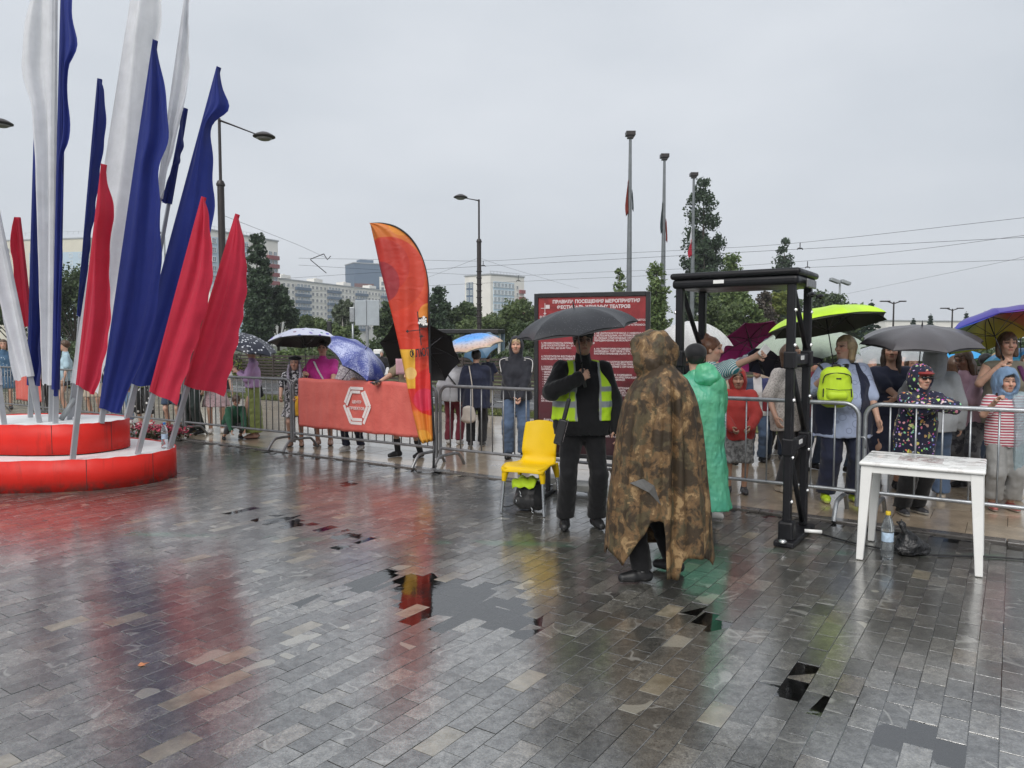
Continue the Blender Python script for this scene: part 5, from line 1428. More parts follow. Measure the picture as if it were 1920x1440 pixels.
# flags: square grey pole, wet cloth hanging from it
pole_m = mat('flagpole grey tube', (.36, .375, .40), .42, .35, .1, 5)
def flag(label, m, base, tip, bot, free, Y, zb, dyt=0.0, seed=0):
    B = at(*base, Y); d = ray(*base)
    zb_ = zb if zb is not None else B.z
    root = empty('flag', (B.x, Y, zb_), 0, label, 'flag', 'flags on the platform')
    T = at(*tip, Y + dyt); lc = lambda p: Vector(p) - Vector((B.x, Y, zb_))
    b = MB(); bb = lc(B); bb.z = 0
    d_ = (lc(T) - bb); b.tube([bb, bb + d_ * .35, lc(T) - d_.normalized() * .02], [.036, .034, .02], 4); b.build('pole', pole_m, root)
    rs = np.random.RandomState(seed + 5)
    s0 = (base[1] - bot[1]) / (base[1] - tip[1])
    edge = [at(*(np.array(base) + (np.array(tip) - np.array(base)) * (s0 + (1 - s0) * t)), Y + dyt * (s0 + (1 - s0) * t)) for t in (1, .75, .5, .25, 0)]
    fr = spline([at(a, c, Y + .02) for a, c in free], 5)
    nr, nc = 64, 22; P = []; f3, p3 = rs.uniform(15, 22), rs.rand() * 6
    f1, f2, p1, p2 = rs.uniform(4, 7), rs.uniform(8, 13), rs.rand() * 6, rs.rand() * 6
    for i in range(nr + 1):
        t = i / nr; a = lc(lerp_poly(edge, t)); c = lc(lerp_poly(fr, t)); row = []
        for j in range(nc + 1):
            k = j / nc; amp = min(1, k * 2) * min(1, t * 5 + .15)
            dy = -.05 + amp * (.052 * math.sin(k * f1 + p1 + 1.5 * t) + .026 * math.sin(k * f2 + p2 - 3 * t + 6 * t * t) + .012 * math.sin(k * f3 + p3 + 9 * t)) - .03 * math.sin(math.pi * k) * (1 - t)
            q = a.lerp(c, k); ruf = k ** 3 * (.008 * math.sin(t * (14 + 5 * f1) + p1) + .005 * math.sin(t * 43 + p2))
            cre = .020 * math.exp(-((k - .35 - .5 * t * (1 - t)) / .05) ** 2) * math.sin(math.pi * t)      # a long crease
            row.append(q + Vector((ruf, dy - cre, .014 * math.sin(k * 7 + p2) * t)))
        P.append(row)
    b = MB(); b.grid(P); b.build('cloth', m, root, True)
    b = MB(); b.tube([lc(q) + Vector((0, -.01, 0)) for q in edge], [.030, .036, .040, .042, .044], 8); b.build('sleeve', m, root, True, 40)
    return root
flag('rightmost red flag, leaning right beside the poplar', red_f, (318, 838), (446, 402), (350, 722), [(447, 404), (458, 440), (463, 500), (462, 550), (446, 640), (418, 742)], 9.05, .338, seed=1)
flag('red flag second from the right, creased near its tip', red_f, (258, 848), (383, 370), (286, 735), [(386, 372), (395, 405), (400, 448), (404, 505), (392, 575), (336, 757)], 8.62, .338, seed=2)
flag('front red flag on the lower tier left of the big blue flag', red_f, (136, 861), (196, 309), (150, 722), [(199, 311), (209, 360), (217, 405), (210, 440), (209, 520), (211, 600), (199, 680), (182, 742)], 8.2, .338, seed=3)
flag('small red flag at the far left behind the others', red_f, (72, 780), (35, 408), (55, 612), [(34, 410), (24, 468), (31, 490), (35, 545), (50, 612)], 9.6, .69, seed=4)
flag('big blue flag in front, leaning slightly right', blue_f, (190, 793), (292, 77), (189, 765), [(294, 80), (304, 125), (311, 170), (320, 255), (303, 320), (305, 420), (304, 520), (283, 640), (231, 778)], 8.75, .69, seed=5)
flag('rightmost blue flag with its tip blown right, behind the red flags', blue_f, (237, 784), (411, 127), (251, 720), [(413, 130), (421, 168), (428, 205), (397, 238), (398, 320), (399, 400), (380, 520), (340, 640), (300, 727)], 9.25, .69, seed=6)
flag('blue flag with a crumpled top left of the large white flag', blue_f, (104, 797), (121, -50), (106, 730), [(138, -50), (143, 25), (155, 85), (143, 118), (137, 140), (140, 258), (128, 305), (126, 400), (125, 480), (122, 560), (120, 640), (114, 742)], 8.7, .69, seed=7)
flag('slim blue flag partly behind the large white flag', blue_f, (136, 786), (188, 149), (152, 592), [(191, 151), (199, 172), (203, 232), (198, 272), (190, 320), (172, 450), (156, 592)], 9.5, .69, seed=8)
flag('blue flag behind the narrow white flag at left', blue_f, (57, 786), (71, 200), (58, 722), [(98, 192), (105, 218), (96, 236), (86, 300), (83, 420), (82, 520), (80, 620), (78, 722)], 9.4, .69, seed=9)
flag('short blue flag seen behind the upper right white flag', blue_f, (244, 785), (349, 204), (302, 382), [(350, 207), (347, 240), (346, 276), (324, 335), (305, 380)], 9.75, .69, seed=10)
flag('large white flag in the middle running out of the top', white_f, (130, 786), (268, -110), (138, 718), [(302, -108), (300, -20), (301, 45), (297, 85), (288, 200), (276, 330), (260, 450), (226, 600), (187, 740)], 9.15, .69, seed=11)
flag('white flag right of the big blue flag reaching the top edge', white_f, (243, 785), (357, -46), (302, 372), [(358, -44), (358, 50), (361, 92), (359, 160), (346, 215), (306, 372)], 9.55, .69, seed=12)
flag('narrow white flag with bulging left side near the left edge', white_f, (96, 791), (104, -60), (105, 722), [(76, -58), (60, 20), (48, 112), (53, 155), (68, 210), (75, 300), (78, 400), (81, 520), (84, 720)], 8.9, .69, seed=13)
flag('broad white flag leaning out of the left edge', white_f, (74, 784), (-32, 268), (61, 706), [(-62, 300), (-45, 380), (-20, 470), (5, 590), (28, 715)], 8.8, .69, seed=14)
flag('white flag mostly outside the left edge, only its pole in frame', white_f, (8, 795), (-60, 300), (-4, 722), [(-90, 310), (-85, 420), (-70, 560), (-40, 722)], 8.6, .69, seed=15)

# ------------------------------------------------------------------ yellow chair
yel = mat('yellow plastic', (.74, .48, .004), .4, 0, .05, 4, None, .25)
alu = mat('aluminium tube', (.40, .42, .44), .3, .85, .1, 8)
CL, CR = gnd(940, 962), gnd(1019, 970); cang = math.atan2(CR.y - CL.y, CR.x - CL.x); cc = (CL + CR) / 2
croot = empty('chair', (cc.x, cc.y, 0), cang, 'yellow plastic chair with grey metal legs left of the guard', 'chair')
prof = [(-.235, .405), (-.225, .438), (-.19, .450), (-.10, .446), (.02, .438), (.12, .432), (.175, .445), (.205, .49), (.225, .56), (.248, .66), (.272, .76), (.292, .83), (.300, .855)]
wid = [.21, .222, .23, .232, .222, .205, .185, .178, .182, .180, .174, .166, .145]
P = []
for (y, z), w_ in zip([(p[0] + .235, p[1]) for p in prof], wid):
    P.append([Vector((w_ * (j / 10 * 2 - 1), y, z + (.018 * (abs(j / 10 * 2 - 1) ** 2.5) if z < .5 else 0) * (1 if y > .06 else -.3) - (.03 * abs(j / 10 * 2 - 1) ** 4 if z > .84 else 0))) + Vector((0, -(.035 * (j / 10 * 2 - 1) ** 2 if z > .5 else 0), 0)) for j in range(11)])
rows = spline  # smooth the shell along its length
SHL = [spline([r_[j] for r_ in P], 4) for j in range(11)]
b = MB(); b.grid([[SHL[j][i] for j in range(11)] for i in range(len(SHL[0]))]); b.build('shell', yel, croot, True, None, .012)
for x in (-.205, .205):
    for y, dy in ((.035, -.03), (.40, .035)):
        s = 1 if x > 0 else -1
        b = MB(); b.tube([(x * .86, y, .445), (x * .95, y + dy * .2, .37), (x * .98, y + dy * .35, .31)], [.038, .031, .021], 10); b.build('leg_socket', yel, croot, True, 40)
        b = MB(); b.tube([(x * .97, y + dy * .3, .33), (x * 1.08, y + dy, .006)], [.0165, .0145], 10); b.build('leg', alu, croot, True, 40)
# backpack under it, hi-vis vest on the backpack
blackfab = cloth('black nylon', (.010, .010, .011), .5)
p = gnd(993, 962); bproot = empty('backpack', (p.x, p.y + .12, .012), cang, 'black backpack on the setts under the yellow chair', 'backpack')
def bp_(f):
    f.cone((0, 0, .10), (0, .02, .22), .105, .085, .03, (1, 0, 0), 1.5); f.cone((-.07, -.07, .09), (.07, -.07, .09), .065, .065, .03); f.cone((-.1, 0, .06), (.1, 0, .06), .06, .06, .03); f.cut(lambda X, Y_, Z: -Z + .004 + 0 * X)
soft('body', bp_, (-.25, -.2, 0), (.25, .2, .36), .009, blackfab, bproot, .006, 30, 4)
b = MB(); b.tube(spline([(-.12, -.02, .05), (-.2, -.06, .02), (-.27, -.03, .012), (-.32, .02, .012)], 5), .013, 6, True, .4); b.build('strap', blackfab, bproot, True)
for q in ((-.05, -.135, .2), (.07, -.13, .05), (-.1, -.12, .12)):
    b = MB(); b.tube(spline([q, (q[0] + .02, q[1] - .012, q[2] - .02), (q[0] + .012, q[1] - .01, q[2] - .04), (q[0] + .03, q[1] - .008, q[2] - .05)], 3), .005, 5); b.build('buckle', steel, bproot, True)
limev = cloth('hi vis lime', (.50, .72, .02), .6, .08, (6, .5, .03))
def drape(i, j):
    x, y = -.13 + .22 * i / 16, -.115 + .19 * j / 12
    z = .318 - .55 * max(0, abs(x + .01) - .075) ** 1.1 - 2.2 * max(0, -y - .075) ** 1.05 - .5 * max(0, y - .06) + .012 * math.sin(i * .9 + j * .5) + .006 * math.sin(j * 1.7 - i)
    return Vector((x * (1 + .15 * math.sin(j * .7)), y - .02 * max(0, -y - .05), z))
vr = tag(MB().grid([[drape(i, j) for i in range(17)] for j in range(13)]).build('safety_vest', limev, None, True, None, .006), 'folded lime safety vest lying on the black backpack', 'vest')
vr.location = (p.x, p.y + .12, .0); vr.rotation_euler = (0, 0, cang)

# ------------------------------------------------------------------ white table and what stands by it
tab = NT('wet white plastic')
tw = tab.ramp(tab.noise(9, 5, .7), [(.52, (.80, .80, .78)), (.60, (.66, .65, .63))])
px_ = tab.sep(tab.tc()); bx = tab.math('MULTIPLY', tab.math('LESS_THAN', tab.math('ABSOLUTE', tab.math('SUBTRACT', px_[0], -.02)), .15), tab.math('LESS_THAN', tab.math('ABSOLUTE', tab.math('SUBTRACT', px_[1], .02)), .14))
st_ = tab.math('MULTIPLY', tab.math('MULTIPLY', bx, tab.math('GREATER_THAN', px_[2], .735)), tab.ramp(tab.noise(16, 5, .75), [(.42, 0.0), (.58, .85)]))
tab.inp('Base_Color', tab.mix(st_, tw, (.20, .09, .085))); tab.inp('Roughness', tab.ramp(tab.noise(8, 3), [(.4, .12), (.6, .4)]))
tA, tB, tC = gnd(1613, 1049), gnd(1834, 1081), gnd(1640, 1013)
tang = math.atan2(tB.y - tA.y, tB.x - tA.x); tl = (tB - tA).length; tdp = .62; ux = (tB - tA).normalized(); uy = Vector((-ux.y, ux.x, 0)); tc_ = tA + ux * tl / 2 + uy * tdp / 2
troot = empty('table', (tc_.x, tc_.y, 0), tang, 'white plastic garden table with a stained wet top at the right', 'table')
b = MB(); b.bbox((0, 0, .735), (tl + .05, tdp + .06, .030), .013, None, 3); b.build('top', tab.m, troot, True, 35)
for c_, s_ in (((0, -tdp / 2 + .0, .695), (tl - .08, .016, .055)), ((0, tdp / 2 - .0, .695), (tl - .08, .016, .055)), ((-tl / 2 + .0, 0, .695), (.016, tdp - .08, .055)), ((tl / 2 - .0, 0, .695), (.016, tdp - .08, .055))):
    b = MB(); b.bbox(c_, s_, .004); b.build('apron', white_pl, troot)
for sx in (-1, 1):
    for sy in (-1, 1):
        t0, t1 = (sx * (tl / 2 - .028), sy * (tdp / 2 - .028), .722), (sx * (tl / 2 + .004), sy * (tdp / 2 + .004), .004)
        b = MB(); ws = ((.040, .05), (.024, .03)); vs = []
        for (x, y, z), (a, c) in zip((t0, t1), ws):
            vs += [(x - a, y - a, z), (x + a, y - a, z), (x + a, y + a, z), (x - a, y + a, z)]
        b.add(vs, [(0, 3, 2, 1)[::-1], (4, 5, 6, 7)[::-1], (0, 1, 5, 4)[::-1], (1, 2, 6, 5)[::-1], (2, 3, 7, 6)[::-1], (3, 0, 4, 7)[::-1]])
        o = b.build('leg', white_pl, troot); md = o.modifiers.new('bevel', 'BEVEL'); md.width = .006; md.segments = 2
pet = NT('clear bottle plastic'); pet.set(Roughness=.08); pet.inp('Transmission Weight', .92); pet.inp('IOR', 1.25); pet.inp('Base_Color', (.86, .93, .97))
blab = mat('bottle label', (.45, .58, .72), .4, 0, .25, 30)
def bottle(label, p, capc, S=1.0):
    r = empty('water_bottle', p, 0, label, 'bottle'); 
    pr = [(.028, .0), (.040, .006), (.042, .02), (.040, .05), (.042, .06), (.042, .11), (.039, .12), (.0385, .19), (.042, .2), (.042, .225), (.036, .255), (.022, .29), (.014, .305), (.014, .325)]
    b = MB(); b.lathe([(a * S, z * S) for a, z in pr], 18); b.build('body', pet.m, r, True)
    b = MB(); b.lathe([(.0392 * S, .125 * S), (.0398 * S, .13 * S), (.0396 * S, .185 * S), (.039 * S, .19 * S)], 18); b.build('label_sleeve', blab, r, True)
    b = MB(); b.lathe([(.016 * S, .312 * S), (.017 * S, .316 * S), (.017 * S, .334 * S), (.015 * S, .338 * S)], 14); b.build('cap', capc, r, True, 30)
    return r
q = gnd(1668, 1051); bottle('clear water bottle with a yellow cap under the white table', (q.x, q.y + .04, .002), mat('yellow cap', (.7, .5, .03), .4), 1.08)
bottle('water bottle with a blue cap standing on the flag platform', (at(309, 838, 9.1).x, 9.1, .338), mat('blue cap', (.03, .2, .6), .4), .95)
q = gnd(1722, 1050); bagm = mat('black bag film', (.006, .006, .007), .24, 0, .3, 8, (18, .9, .03), .6)
bg = empty('plastic_bag', (q.x, q.y + .14, 0), .3, 'knotted black plastic bag on the setts under the white table', 'bag')
def bagf(f):
    f.cone((-.02, 0, .065), (.02, .0, .07), .075, .075, .05, (1, 0, 0), 1.35); f.cone((0, 0, .1), (-.055, .0, .21), .085, .016, .05); f.cone((-.055, 0, .2), (-.075, 0, .25), .014, .022, .015); f.cone((-.07, 0, .24), (-.105, -.02, .315), .018, .006, .01); f.cone((-.065, 0, .24), (-.10, .02, .26), .016, .006, .01)
    f.ell((.1, -.02, .045), (.07, .07, .05), None, .04); f.cut(lambda X, Y_, Z: -Z + .004 + 0 * X)
soft('body', bagf, (-.2, -.17, 0), (.22, .17, .34), .007, bagm, bg, .007, 42, 8)
cabm = mat('black cable', (.010, .010, .011), .45)
cab = spline([gnd(1492, 990), gnd(1530, 1000), gnd(1570, 1012), gnd(1610, 1022), gnd(1650, 1030), gnd(1700, 1037), gnd(1760, 1043), gnd(1850, 1046), gnd(1935, 1052)], 6)
b = MB(); b.tube([p + Vector((0, 0, .009)) for p in cab], .007, 7); tag(b.build('power_cable', cabm, None, True), 'black power cable running from the detector foot under the table', 'cable')
# fallen leaf on the setts
p = gnd(258, 1248); lfm = mat('wet orange leaf', (.45, .18, .08), .35, 0, .3, 60)
b = MB(); b.add([(0, 0, .0), (.02, -.016, .003), (.045, -.004, .004), (.03, .006, .003), (.05, .024, .005), (.022, .02, .003), (.002, .03, .004)], [(0, 1, 2, 3), (0, 3, 4, 5), (0, 5, 6)])
o = tag(b.build('fallen_leaf', lfm, None, False, None, .001), 'small orange fallen leaf on the wet setts at lower left', 'leaf'); o.location = (p.x, p.y, .001)
# red begonias by the platform
fl = NT('red petals'); fl.inp('Base_Color', fl.ramp(fl.geo('Random Per Island'), [(0, (.16, .01, .03)), (1, (.42, .03, .07))])); fl.set(Roughness=.5)
fl2 = leaf_mat('bed', (.03, .03, .012), (.08, .06, .03))
for k, px in enumerate(np.linspace(244, 318, 6)):
    p = gnd(px, 822 + .1 * (px - 244)); n = 90; r_ = empty('flower_clump', (p.x, p.y + .35, .0), 0, ['first', 'second', 'third', 'fourth', 'fifth', 'sixth'][k] + ' clump of red bedding flowers from the left behind the platform', 'flowers', 'red bedding flowers behind the platform')
    Pp = RNG.normal(size=(n, 3)) * np.array((.09, .09, .045)) + np.array((0, 0, .15)); V, F = leaves(Pp, np.tile((0, -.4, .8), (n, 1)), .028, .5); tag(link('petals', np_mesh('petals', V, F, False), fl.m, r_), kind='stuff')
    Pp = RNG.normal(size=(n, 3)) * np.array((.1, .1, .05)) + np.array((0, 0, .08)); V, F = leaves(Pp, np.tile((0, 0, .8), (n, 1)), .035, .6); tag(link('foliage', np_mesh('foliage', V, F, False), fl2, r_), kind='stuff')

# ------------------------------------------------------------------ walk-through metal detector
det = mat('black detector housing', (.009, .009, .011), .42, 0, .3, 6, (30, .12, .004), .3)
chrome = mat('bright metal', (.6, .6, .6), .2, .9)
D0 = Vector((2.23, 5.98, 0)); DL = .93; DD = .56
droot = empty('metal_detector', D0, -AX, 'black walk-through metal detector frame beside the poncho', 'metal detector')
# local x = along U (negative is the far left leg), y = along W
for x in (0, -DL):
    for y in (0, DD):
        b = MB(); b.bbox((x, y, 1.08), (.066, .066, 2.06), .014, None, 3); c_ = b.build('column', det, droot)
        for z in (.36, .72, 1.18, 1.62, 1.9):
            bb = MB(); bb.lathe([(.004, -.012), (.014, -.012), (.016, 0), (.010, .012)], 8); o = bb.build('bolt', chrome, c_); o.location = (x + (.035 if x == 0 else -.035), y - .015, z); o.rotation_euler = (0, math.pi / 2, 0)
    for z in (.80, 1.50):
        b = MB(); b.bbox((x, DD / 2, z), (.055, DD - .07, .09), .012); b.build('cross_box', det, droot)
        for y in (0, DD):
            b = MB(); b.bbox((x, y, z + .0), (.092, .092, .14), .012); b.build('clamp', det, droot)
        b = MB(); b.box((x + (.030 if x == 0 else -.030), DD / 2, z + .015), (.006, .10, .035)); b.build('plate', white_pl, droot)
    for z0_, z1_ in ((.1, .74), (.9, 1.44), (1.6, 2.08)):
        b = MB(); b.tube([(x, .05, z1_), (x, DD - .05, z0_)], .022, 8); b.build('brace', det, droot, True)
    b = MB(); b.bbox((x, DD / 2, .025), (.16, DD + .22, .045), .012); b.build('base', det, droot)
    b = MB(); b.bbox((x, 0, .12), (.12, .12, .16), .02); b.build('foot_block', det, droot)
    b = MB(); b.lathe([(.03, 0), (.034, .012), (.02, .026)], 10, (x, -.13, .022 if False else .048)); b.build('foot_cap', chrome, droot, True)
b = MB(); b.bbox((-DL / 2, DD / 2, 2.14), (DL + .12, DD + .11, .08), .03, None, 3); b.build('header', det, droot)
b = MB(); b.bbox((-DL / 2, DD / 2, 2.205), (DL + .15, DD + .14, .055), .03, None, 3); b.build('header_lid', det, droot)
b = MB(); b.bbox((-DL * .62, -.058, 2.145), (.09, .006, .03), .002); b.build('header_label', white_pl, droot)
for k in (.12, .44):
    b = MB(); b.tube(spline([(.10, k - .03, 2.02), (.125, k, 2.03), (.125, k + .08, 2.03), (.10, k + .11, 2.02)], 4), .016, 8); b.build('handle', det, droot, True)
b = MB(); b.bbox((.085, DD / 2, 2.12), (.02, .3, .07), .01); b.build('connector_panel', steel_d, droot)
b = MB(); b.tube([(.07, DD * .55, .06), (.2, DD * .62, .06)], .016, 8); b.build('plug', white_pl, droot, True)
# ------------------------------------------------------------------ umbrellas
def umb_mat(name, fn, rough=.4):
    if name in MATS: return MATS[name]
    t = NT(name); c = fn(t); t.inp('Base_Color', c); t.set(Roughness=rough); t.bump(t.math('ADD', t.noise(6, 2), t.math('MULTIPLY', t.noise(220, 2, .7), .15)), .3, .01); MATS[name] = t.m; return t.m
def polar(t):
    s = t.sep(t.tc()); a = t.math('ADD', t.math('DIVIDE', t.math('ARCTAN2', s[1], s[0]), 2 * math.pi), .5); r = t.math('SQRT', t.math('ADD', t.math('MULTIPLY', s[0], s[0]), t.math('MULTIPLY', s[1], s[1]))); return a, r
def plainU(name, col, rough=.4, drops=False):
    def fn(t):
        c = t.ramp(t.noise(4, 3), [(.3, tuple(x * .85 for x in col)), (.7, tuple(min(1, x * 1.12) for x in col))])
        if drops: c = t.mix(t.ramp(t.voronoi(70), [(.10, .8), (.16, 0.0)]), c, (.22, .23, .25))
        return c
    return umb_mat(name, fn, rough)
U_BLACK = plainU('wet black umbrella cloth', (.013, .014, .018), .42, True)
U_DARK = plainU('black umbrella lining', (.008, .008, .009), .6)
U_GREY = plainU('dark grey umbrella cloth', (.075, .07, .076), .35)
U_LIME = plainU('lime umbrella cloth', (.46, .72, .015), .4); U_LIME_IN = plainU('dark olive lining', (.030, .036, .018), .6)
U_MAG = plainU('magenta umbrella cloth', (.30, .012, .14), .45); U_NAVY = plainU('navy umbrella cloth', (.012, .016, .045), .45)
U_BW = umb_mat('black and white print cloth', lambda t: t.mix(t.ramp(t.math('ADD', t.voronoi(17, None, 'F1', 'Distance', 1.0), t.math('MULTIPLY', t.noise(40), .5)), [(.50, 1.0), (.56, 0.0)]), (.012, .014, .03), (.62, .64, .68)))
U_PRINT = umb_mat('white umbrella cloth with colour figures', lambda t: t.mix(t.ramp(t.voronoi(9, None, 'F1', 'Distance', .7), [(.22, 1.0), (.27, 0.0)]), (.58, .60, .72), t.mix(.55, t.mix(1.0, t.voronoi(9, None, 'F1', 'Color', .7), (.5, .55, .75), 'MULTIPLY'), (.04, .08, .28))))
U_STAR = umb_mat('starry blue umbrella cloth', lambda t: t.mix(t.ramp(t.math('MULTIPLY', t.noise(3.2, 3, .5), t.noise(60, 3, .8)), [(.22, 0.0), (.34, .9)]), t.ramp(t.noise(2.5, 2), [(.3, (.03, .045, .24)), (.7, (.10, .13, .42))]), (.58, .63, .85)))
def picfn(t):
    s = t.sep(t.tc()); z = s[2]
    c = t.ramp(t.math('ADD', t.math('MULTIPLY', z, -3.4), t.math('MULTIPLY', t.noise(9, 3), .12)), [(.0, (.06, .22, .62)), (.22, (.10, .32, .70)), (.40, (.46, .42, .44)), (.62, (.50, .34, .27)), (.84, (.28, .33, .13)), (.98, (.30, .36, .14))])
    return t.mix(.5, c, t.mix(1.0, t.ramp(t.voronoi(20, None, 'F1', 'Distance'), [(.1, .45), (.5, 1.25)]), c, 'MULTIPLY'))
U_PIC = umb_mat('painted picture umbrella cloth', picfn)
RB = [(0, (.50, .30, .02)), (.06, (.55, .45, .03)), (.19, (.50, .52, .05)), (.31, (.10, .32, .10)), (.44, (.02, .22, .50)), (.56, (.03, .06, .38)), (.69, (.10, .03, .28)), (.81, (.36, .02, .12)), (.92, (.55, .03, .02)), (1.0, (.50, .14, .02))]
def rbfn(t):
    a, r = polar(t); return t.mix(t.ramp(r, [(.05, .5), (.2, 0.0)]), t.ramp(a, RB), (.6, .55, .4))
U_RB = umb_mat('rainbow umbrella cloth', rbfn)
U_RB_BLUE = umb_mat('blue violet outer cloth', lambda t: t.ramp(polar(t)[0], [(0, (.02, .22, .55)), (.3, (.02, .10, .45)), (.55, (.05, .04, .30)), (.8, (.07, .04, .24)), (1, (.02, .22, .55))]))
U_BLUE2 = umb_mat('blue and green umbrella cloth', lambda t: t.ramp(polar(t)[1], [(.05, (.03, .22, .62)), (.35, (.02, .30, .6)), (.5, (.20, .42, .12))]))
def clear_mat(name, tint, rough=.12, fac=.45, dots=None):
    if name in MATS: return MATS[name]
    t = NT(name); t.inp('Base_Color', tint); t.set(Roughness=rough)
    tr = t.n.new('ShaderNodeBsdfTransparent'); tr.inputs[0].default_value = (*[min(1, .55 + .45 * x / max(tint)) for x in tint], 1)
    ms = t.n.new('ShaderNodeMixShader'); f = fac
    lw = t.n.new('ShaderNodeLayerWeight'); lw.inputs[0].default_value = .35
    f = t.math('ADD', fac, t.math('MULTIPLY', lw.outputs['Facing'], .35), clamp=True)
    if dots: f = t.math('MAXIMUM', f, t.ramp(t.voronoi(dots, None, 'F1', 'Distance', .15), [(.22, .85), (.3, 0.0)]))
    t.link(f, ms.inputs[0]); t.link(tr.outputs[0], ms.inputs[1]); t.link(t.p.outputs[0], ms.inputs[2]); t.link(ms.outputs[0], t.out.inputs[0])
    t.bump(t.noise(11, 3, .6, dist=2), .6, .03)
    MATS[name] = t.m; return t.m
U_CLEAR = clear_mat('clear umbrella film', (.62, .66, .68), .15, .35); U_NET = clear_mat('white dotted clear umbrella film', (.72, .72, .72), .2, .62, 42); U_CLEARG = clear_mat('pale green umbrella film', (.42, .50, .40), .2, .62)
rod_m = mat('umbrella rod', (.05, .05, .055), .3, .7)
handle_m = mat('umbrella handle', (.012, .012, .013), .45)

def umbrella(label, apex, hand, Rr, rise, outer, inner, n=8, spin=0.0, wav=.0, tail=.12):
    """apex: centre of the canopy, hand: where it is held"""
    apex, hand = Vector(apex), Vector(hand); ax = (apex - hand).normalized()
    root = empty('umbrella', apex, 0, label, 'umbrella', 'open umbrellas held by the crowd')
    root.rotation_euler = ax.to_track_quat('Z', 'Y').to_euler()
    def rib(i, k):
        th = 2 * math.pi * i / n + spin; r = Rr * math.sin(k * 1.18) / math.sin(1.18); z = -rise * (1 - math.cos(k * 1.18)) / (1 - math.cos(1.18))
        return Vector((r * math.cos(th), r * math.sin(th), z))
    def pt(i, s, k, off=0):
        a, c = rib(i, k), rib(i + 1, k); m = a.lerp(c, s); bow = math.sin(math.pi * s)
        m = m * (1 - .045 * bow * k) ; m.z = m.z - rise * .06 * bow * k * (1 - k * .3) + wav * math.sin((i + s) * 3.1) * k
        if k > .999: m = m * (1 - .02 * bow); m.z += rise * .075 * bow
        return m + Vector((0, 0, off))
    nk, ns = 9, 5
    for nm, m, off in (('canopy', outer, 0.0), ('lining', inner, -.006)):
        if m is None: continue
        P = [[pt(i, s / ns, max(.01, k / nk) if nm == 'canopy' else .03 + .965 * k / nk, off) for i in range(n) for s in range(ns)] for k in range(nk + 1)]
        b = MB(); b.grid(P, True); b.build(nm, m, root, True, 30)
    for i in range(n):
        b = MB(); b.tube([rib(i, k) + Vector((0, 0, -.010)) for k in (.03, .25, .5, .75, 1.0)], [.004, .004, .0035, .003, .003], 5); r_ = b.build('rib', rod_m, root, True)
        mid = rib(i, .5); b = MB(); b.tube([(0, 0, -rise * 1.25), mid + Vector((0, 0, -.014))], .003, 4); b.build('strut', rod_m, r_)
    L = (apex - hand).length
    b = MB(); b.tube([(0, 0, .01), (0, 0, -L + .02)], .0055, 8); b.build('shaft', rod_m, root, True)
    b = MB(); b.tube([(0, 0, -L + .06), (0, 0, -L - .02), (0, 0, -L - tail * .8)], [.011, .014, .013], 8); b.build('handle', handle_m, root, True)
    b = MB(); b.lathe([(.006, 0), (.008, .01), (.006, .03), (.003, .055)], 8); b.build('tip', rod_m, root, True)
    return root

# ------------------------------------------------------------------ fabrics
K = cloth
black_c, navy_c, char_c = K('black cotton', (.011, .011, .013)), K('navy cloth', (.014, .018, .042)), K('charcoal cloth', (.035, .035, .04))
denim_c, denim_d, denim_l = K('blue denim', (.075, .115, .19), .8), K('dark denim', (.035, .055, .095), .8), K('light denim', (.14, .22, .34), .8)
mag_c, lilac_c, olive_c = K('magenta cotton', (.52, .03, .26)), K('lilac cotton', (.42, .27, .47)), K('olive green cloth', (.20, .24, .07))
white_c, grey_c, lgrey_c, wine_c = K('white cotton', (.62, .61, .60)), K('mid grey cloth', (.17, .17, .165)), K('light grey jersey', (.33, .35, .37)), K('wine red cloth', (.16, .02, .035))
red_c, pink_c, orange_c, teal_c, beige_c, taupe_c = K('red jersey', (.36, .035, .03)), K('pale pink cloth', (.50, .30, .34)), K('orange cloth', (.60, .22, .03)), K('green cloth', (.02, .09, .05)), K('beige cloth', (.42, .34, .26)), K('grey olive cloth', (.17, .155, .12))
def dots(sc, c2, lo=.28, hi=.34, rnd=.9): return lambda t, c: t.mix(t.ramp(t.voronoi(sc, None, 'F1', 'Distance', rnd), [(lo, 1.0), (hi, 0.0)]), c, c2)
def blotch(sc, c2, a=.5, b_=.56): return lambda t, c: t.mix(t.ramp(t.noise(sc, 4, .6), [(a, 0.0), (b_, 1.0)]), c, c2)
def stripes(sc, c2, axis='Z', dist=.4, a=.45, b_=.55): return lambda t, c: t.mix(t.ramp(t.wave(sc, axis, None, dist), [(a, 0.0), (b_, 1.0)]), c, c2)
floral_c = K('grey floral blouse', (.30, .26, .30), pattern=blotch(38, (.60, .56, .58), .48, .54)); bwdress_c = K('black white print', (.55, .54, .56), pattern=blotch(26, (.02, .02, .025), .47, .52))
bwpant_c = K('black trousers with white blots', (.012, .012, .013), pattern=dots(11, (.6, .6, .58), .22, .27)); lace_c = K('white lace', (.56, .52, .49), pattern=blotch(70, (.34, .31, .29), .5, .58))
teal_s = K('teal striped cotton', (.62, .66, .66), pattern=stripes(22, (.02, .22, .26), 'DIAGONAL', .6)); redst_c = K('red and white striped jersey', (.58, .54, .55), pattern=stripes(12, (.33, .03, .06), 'Z', .5))
shirtb_c = K('pale blue shirt with rings', (.36, .42, .58), pattern=lambda t, c: t.mix(t.ramp(t.voronoi(9, None, 'F1', 'Distance'), [(.30, 0.0), (.32, .5), (.36, .5), (.38, 0.0)]), c, (.14, .15, .26)))
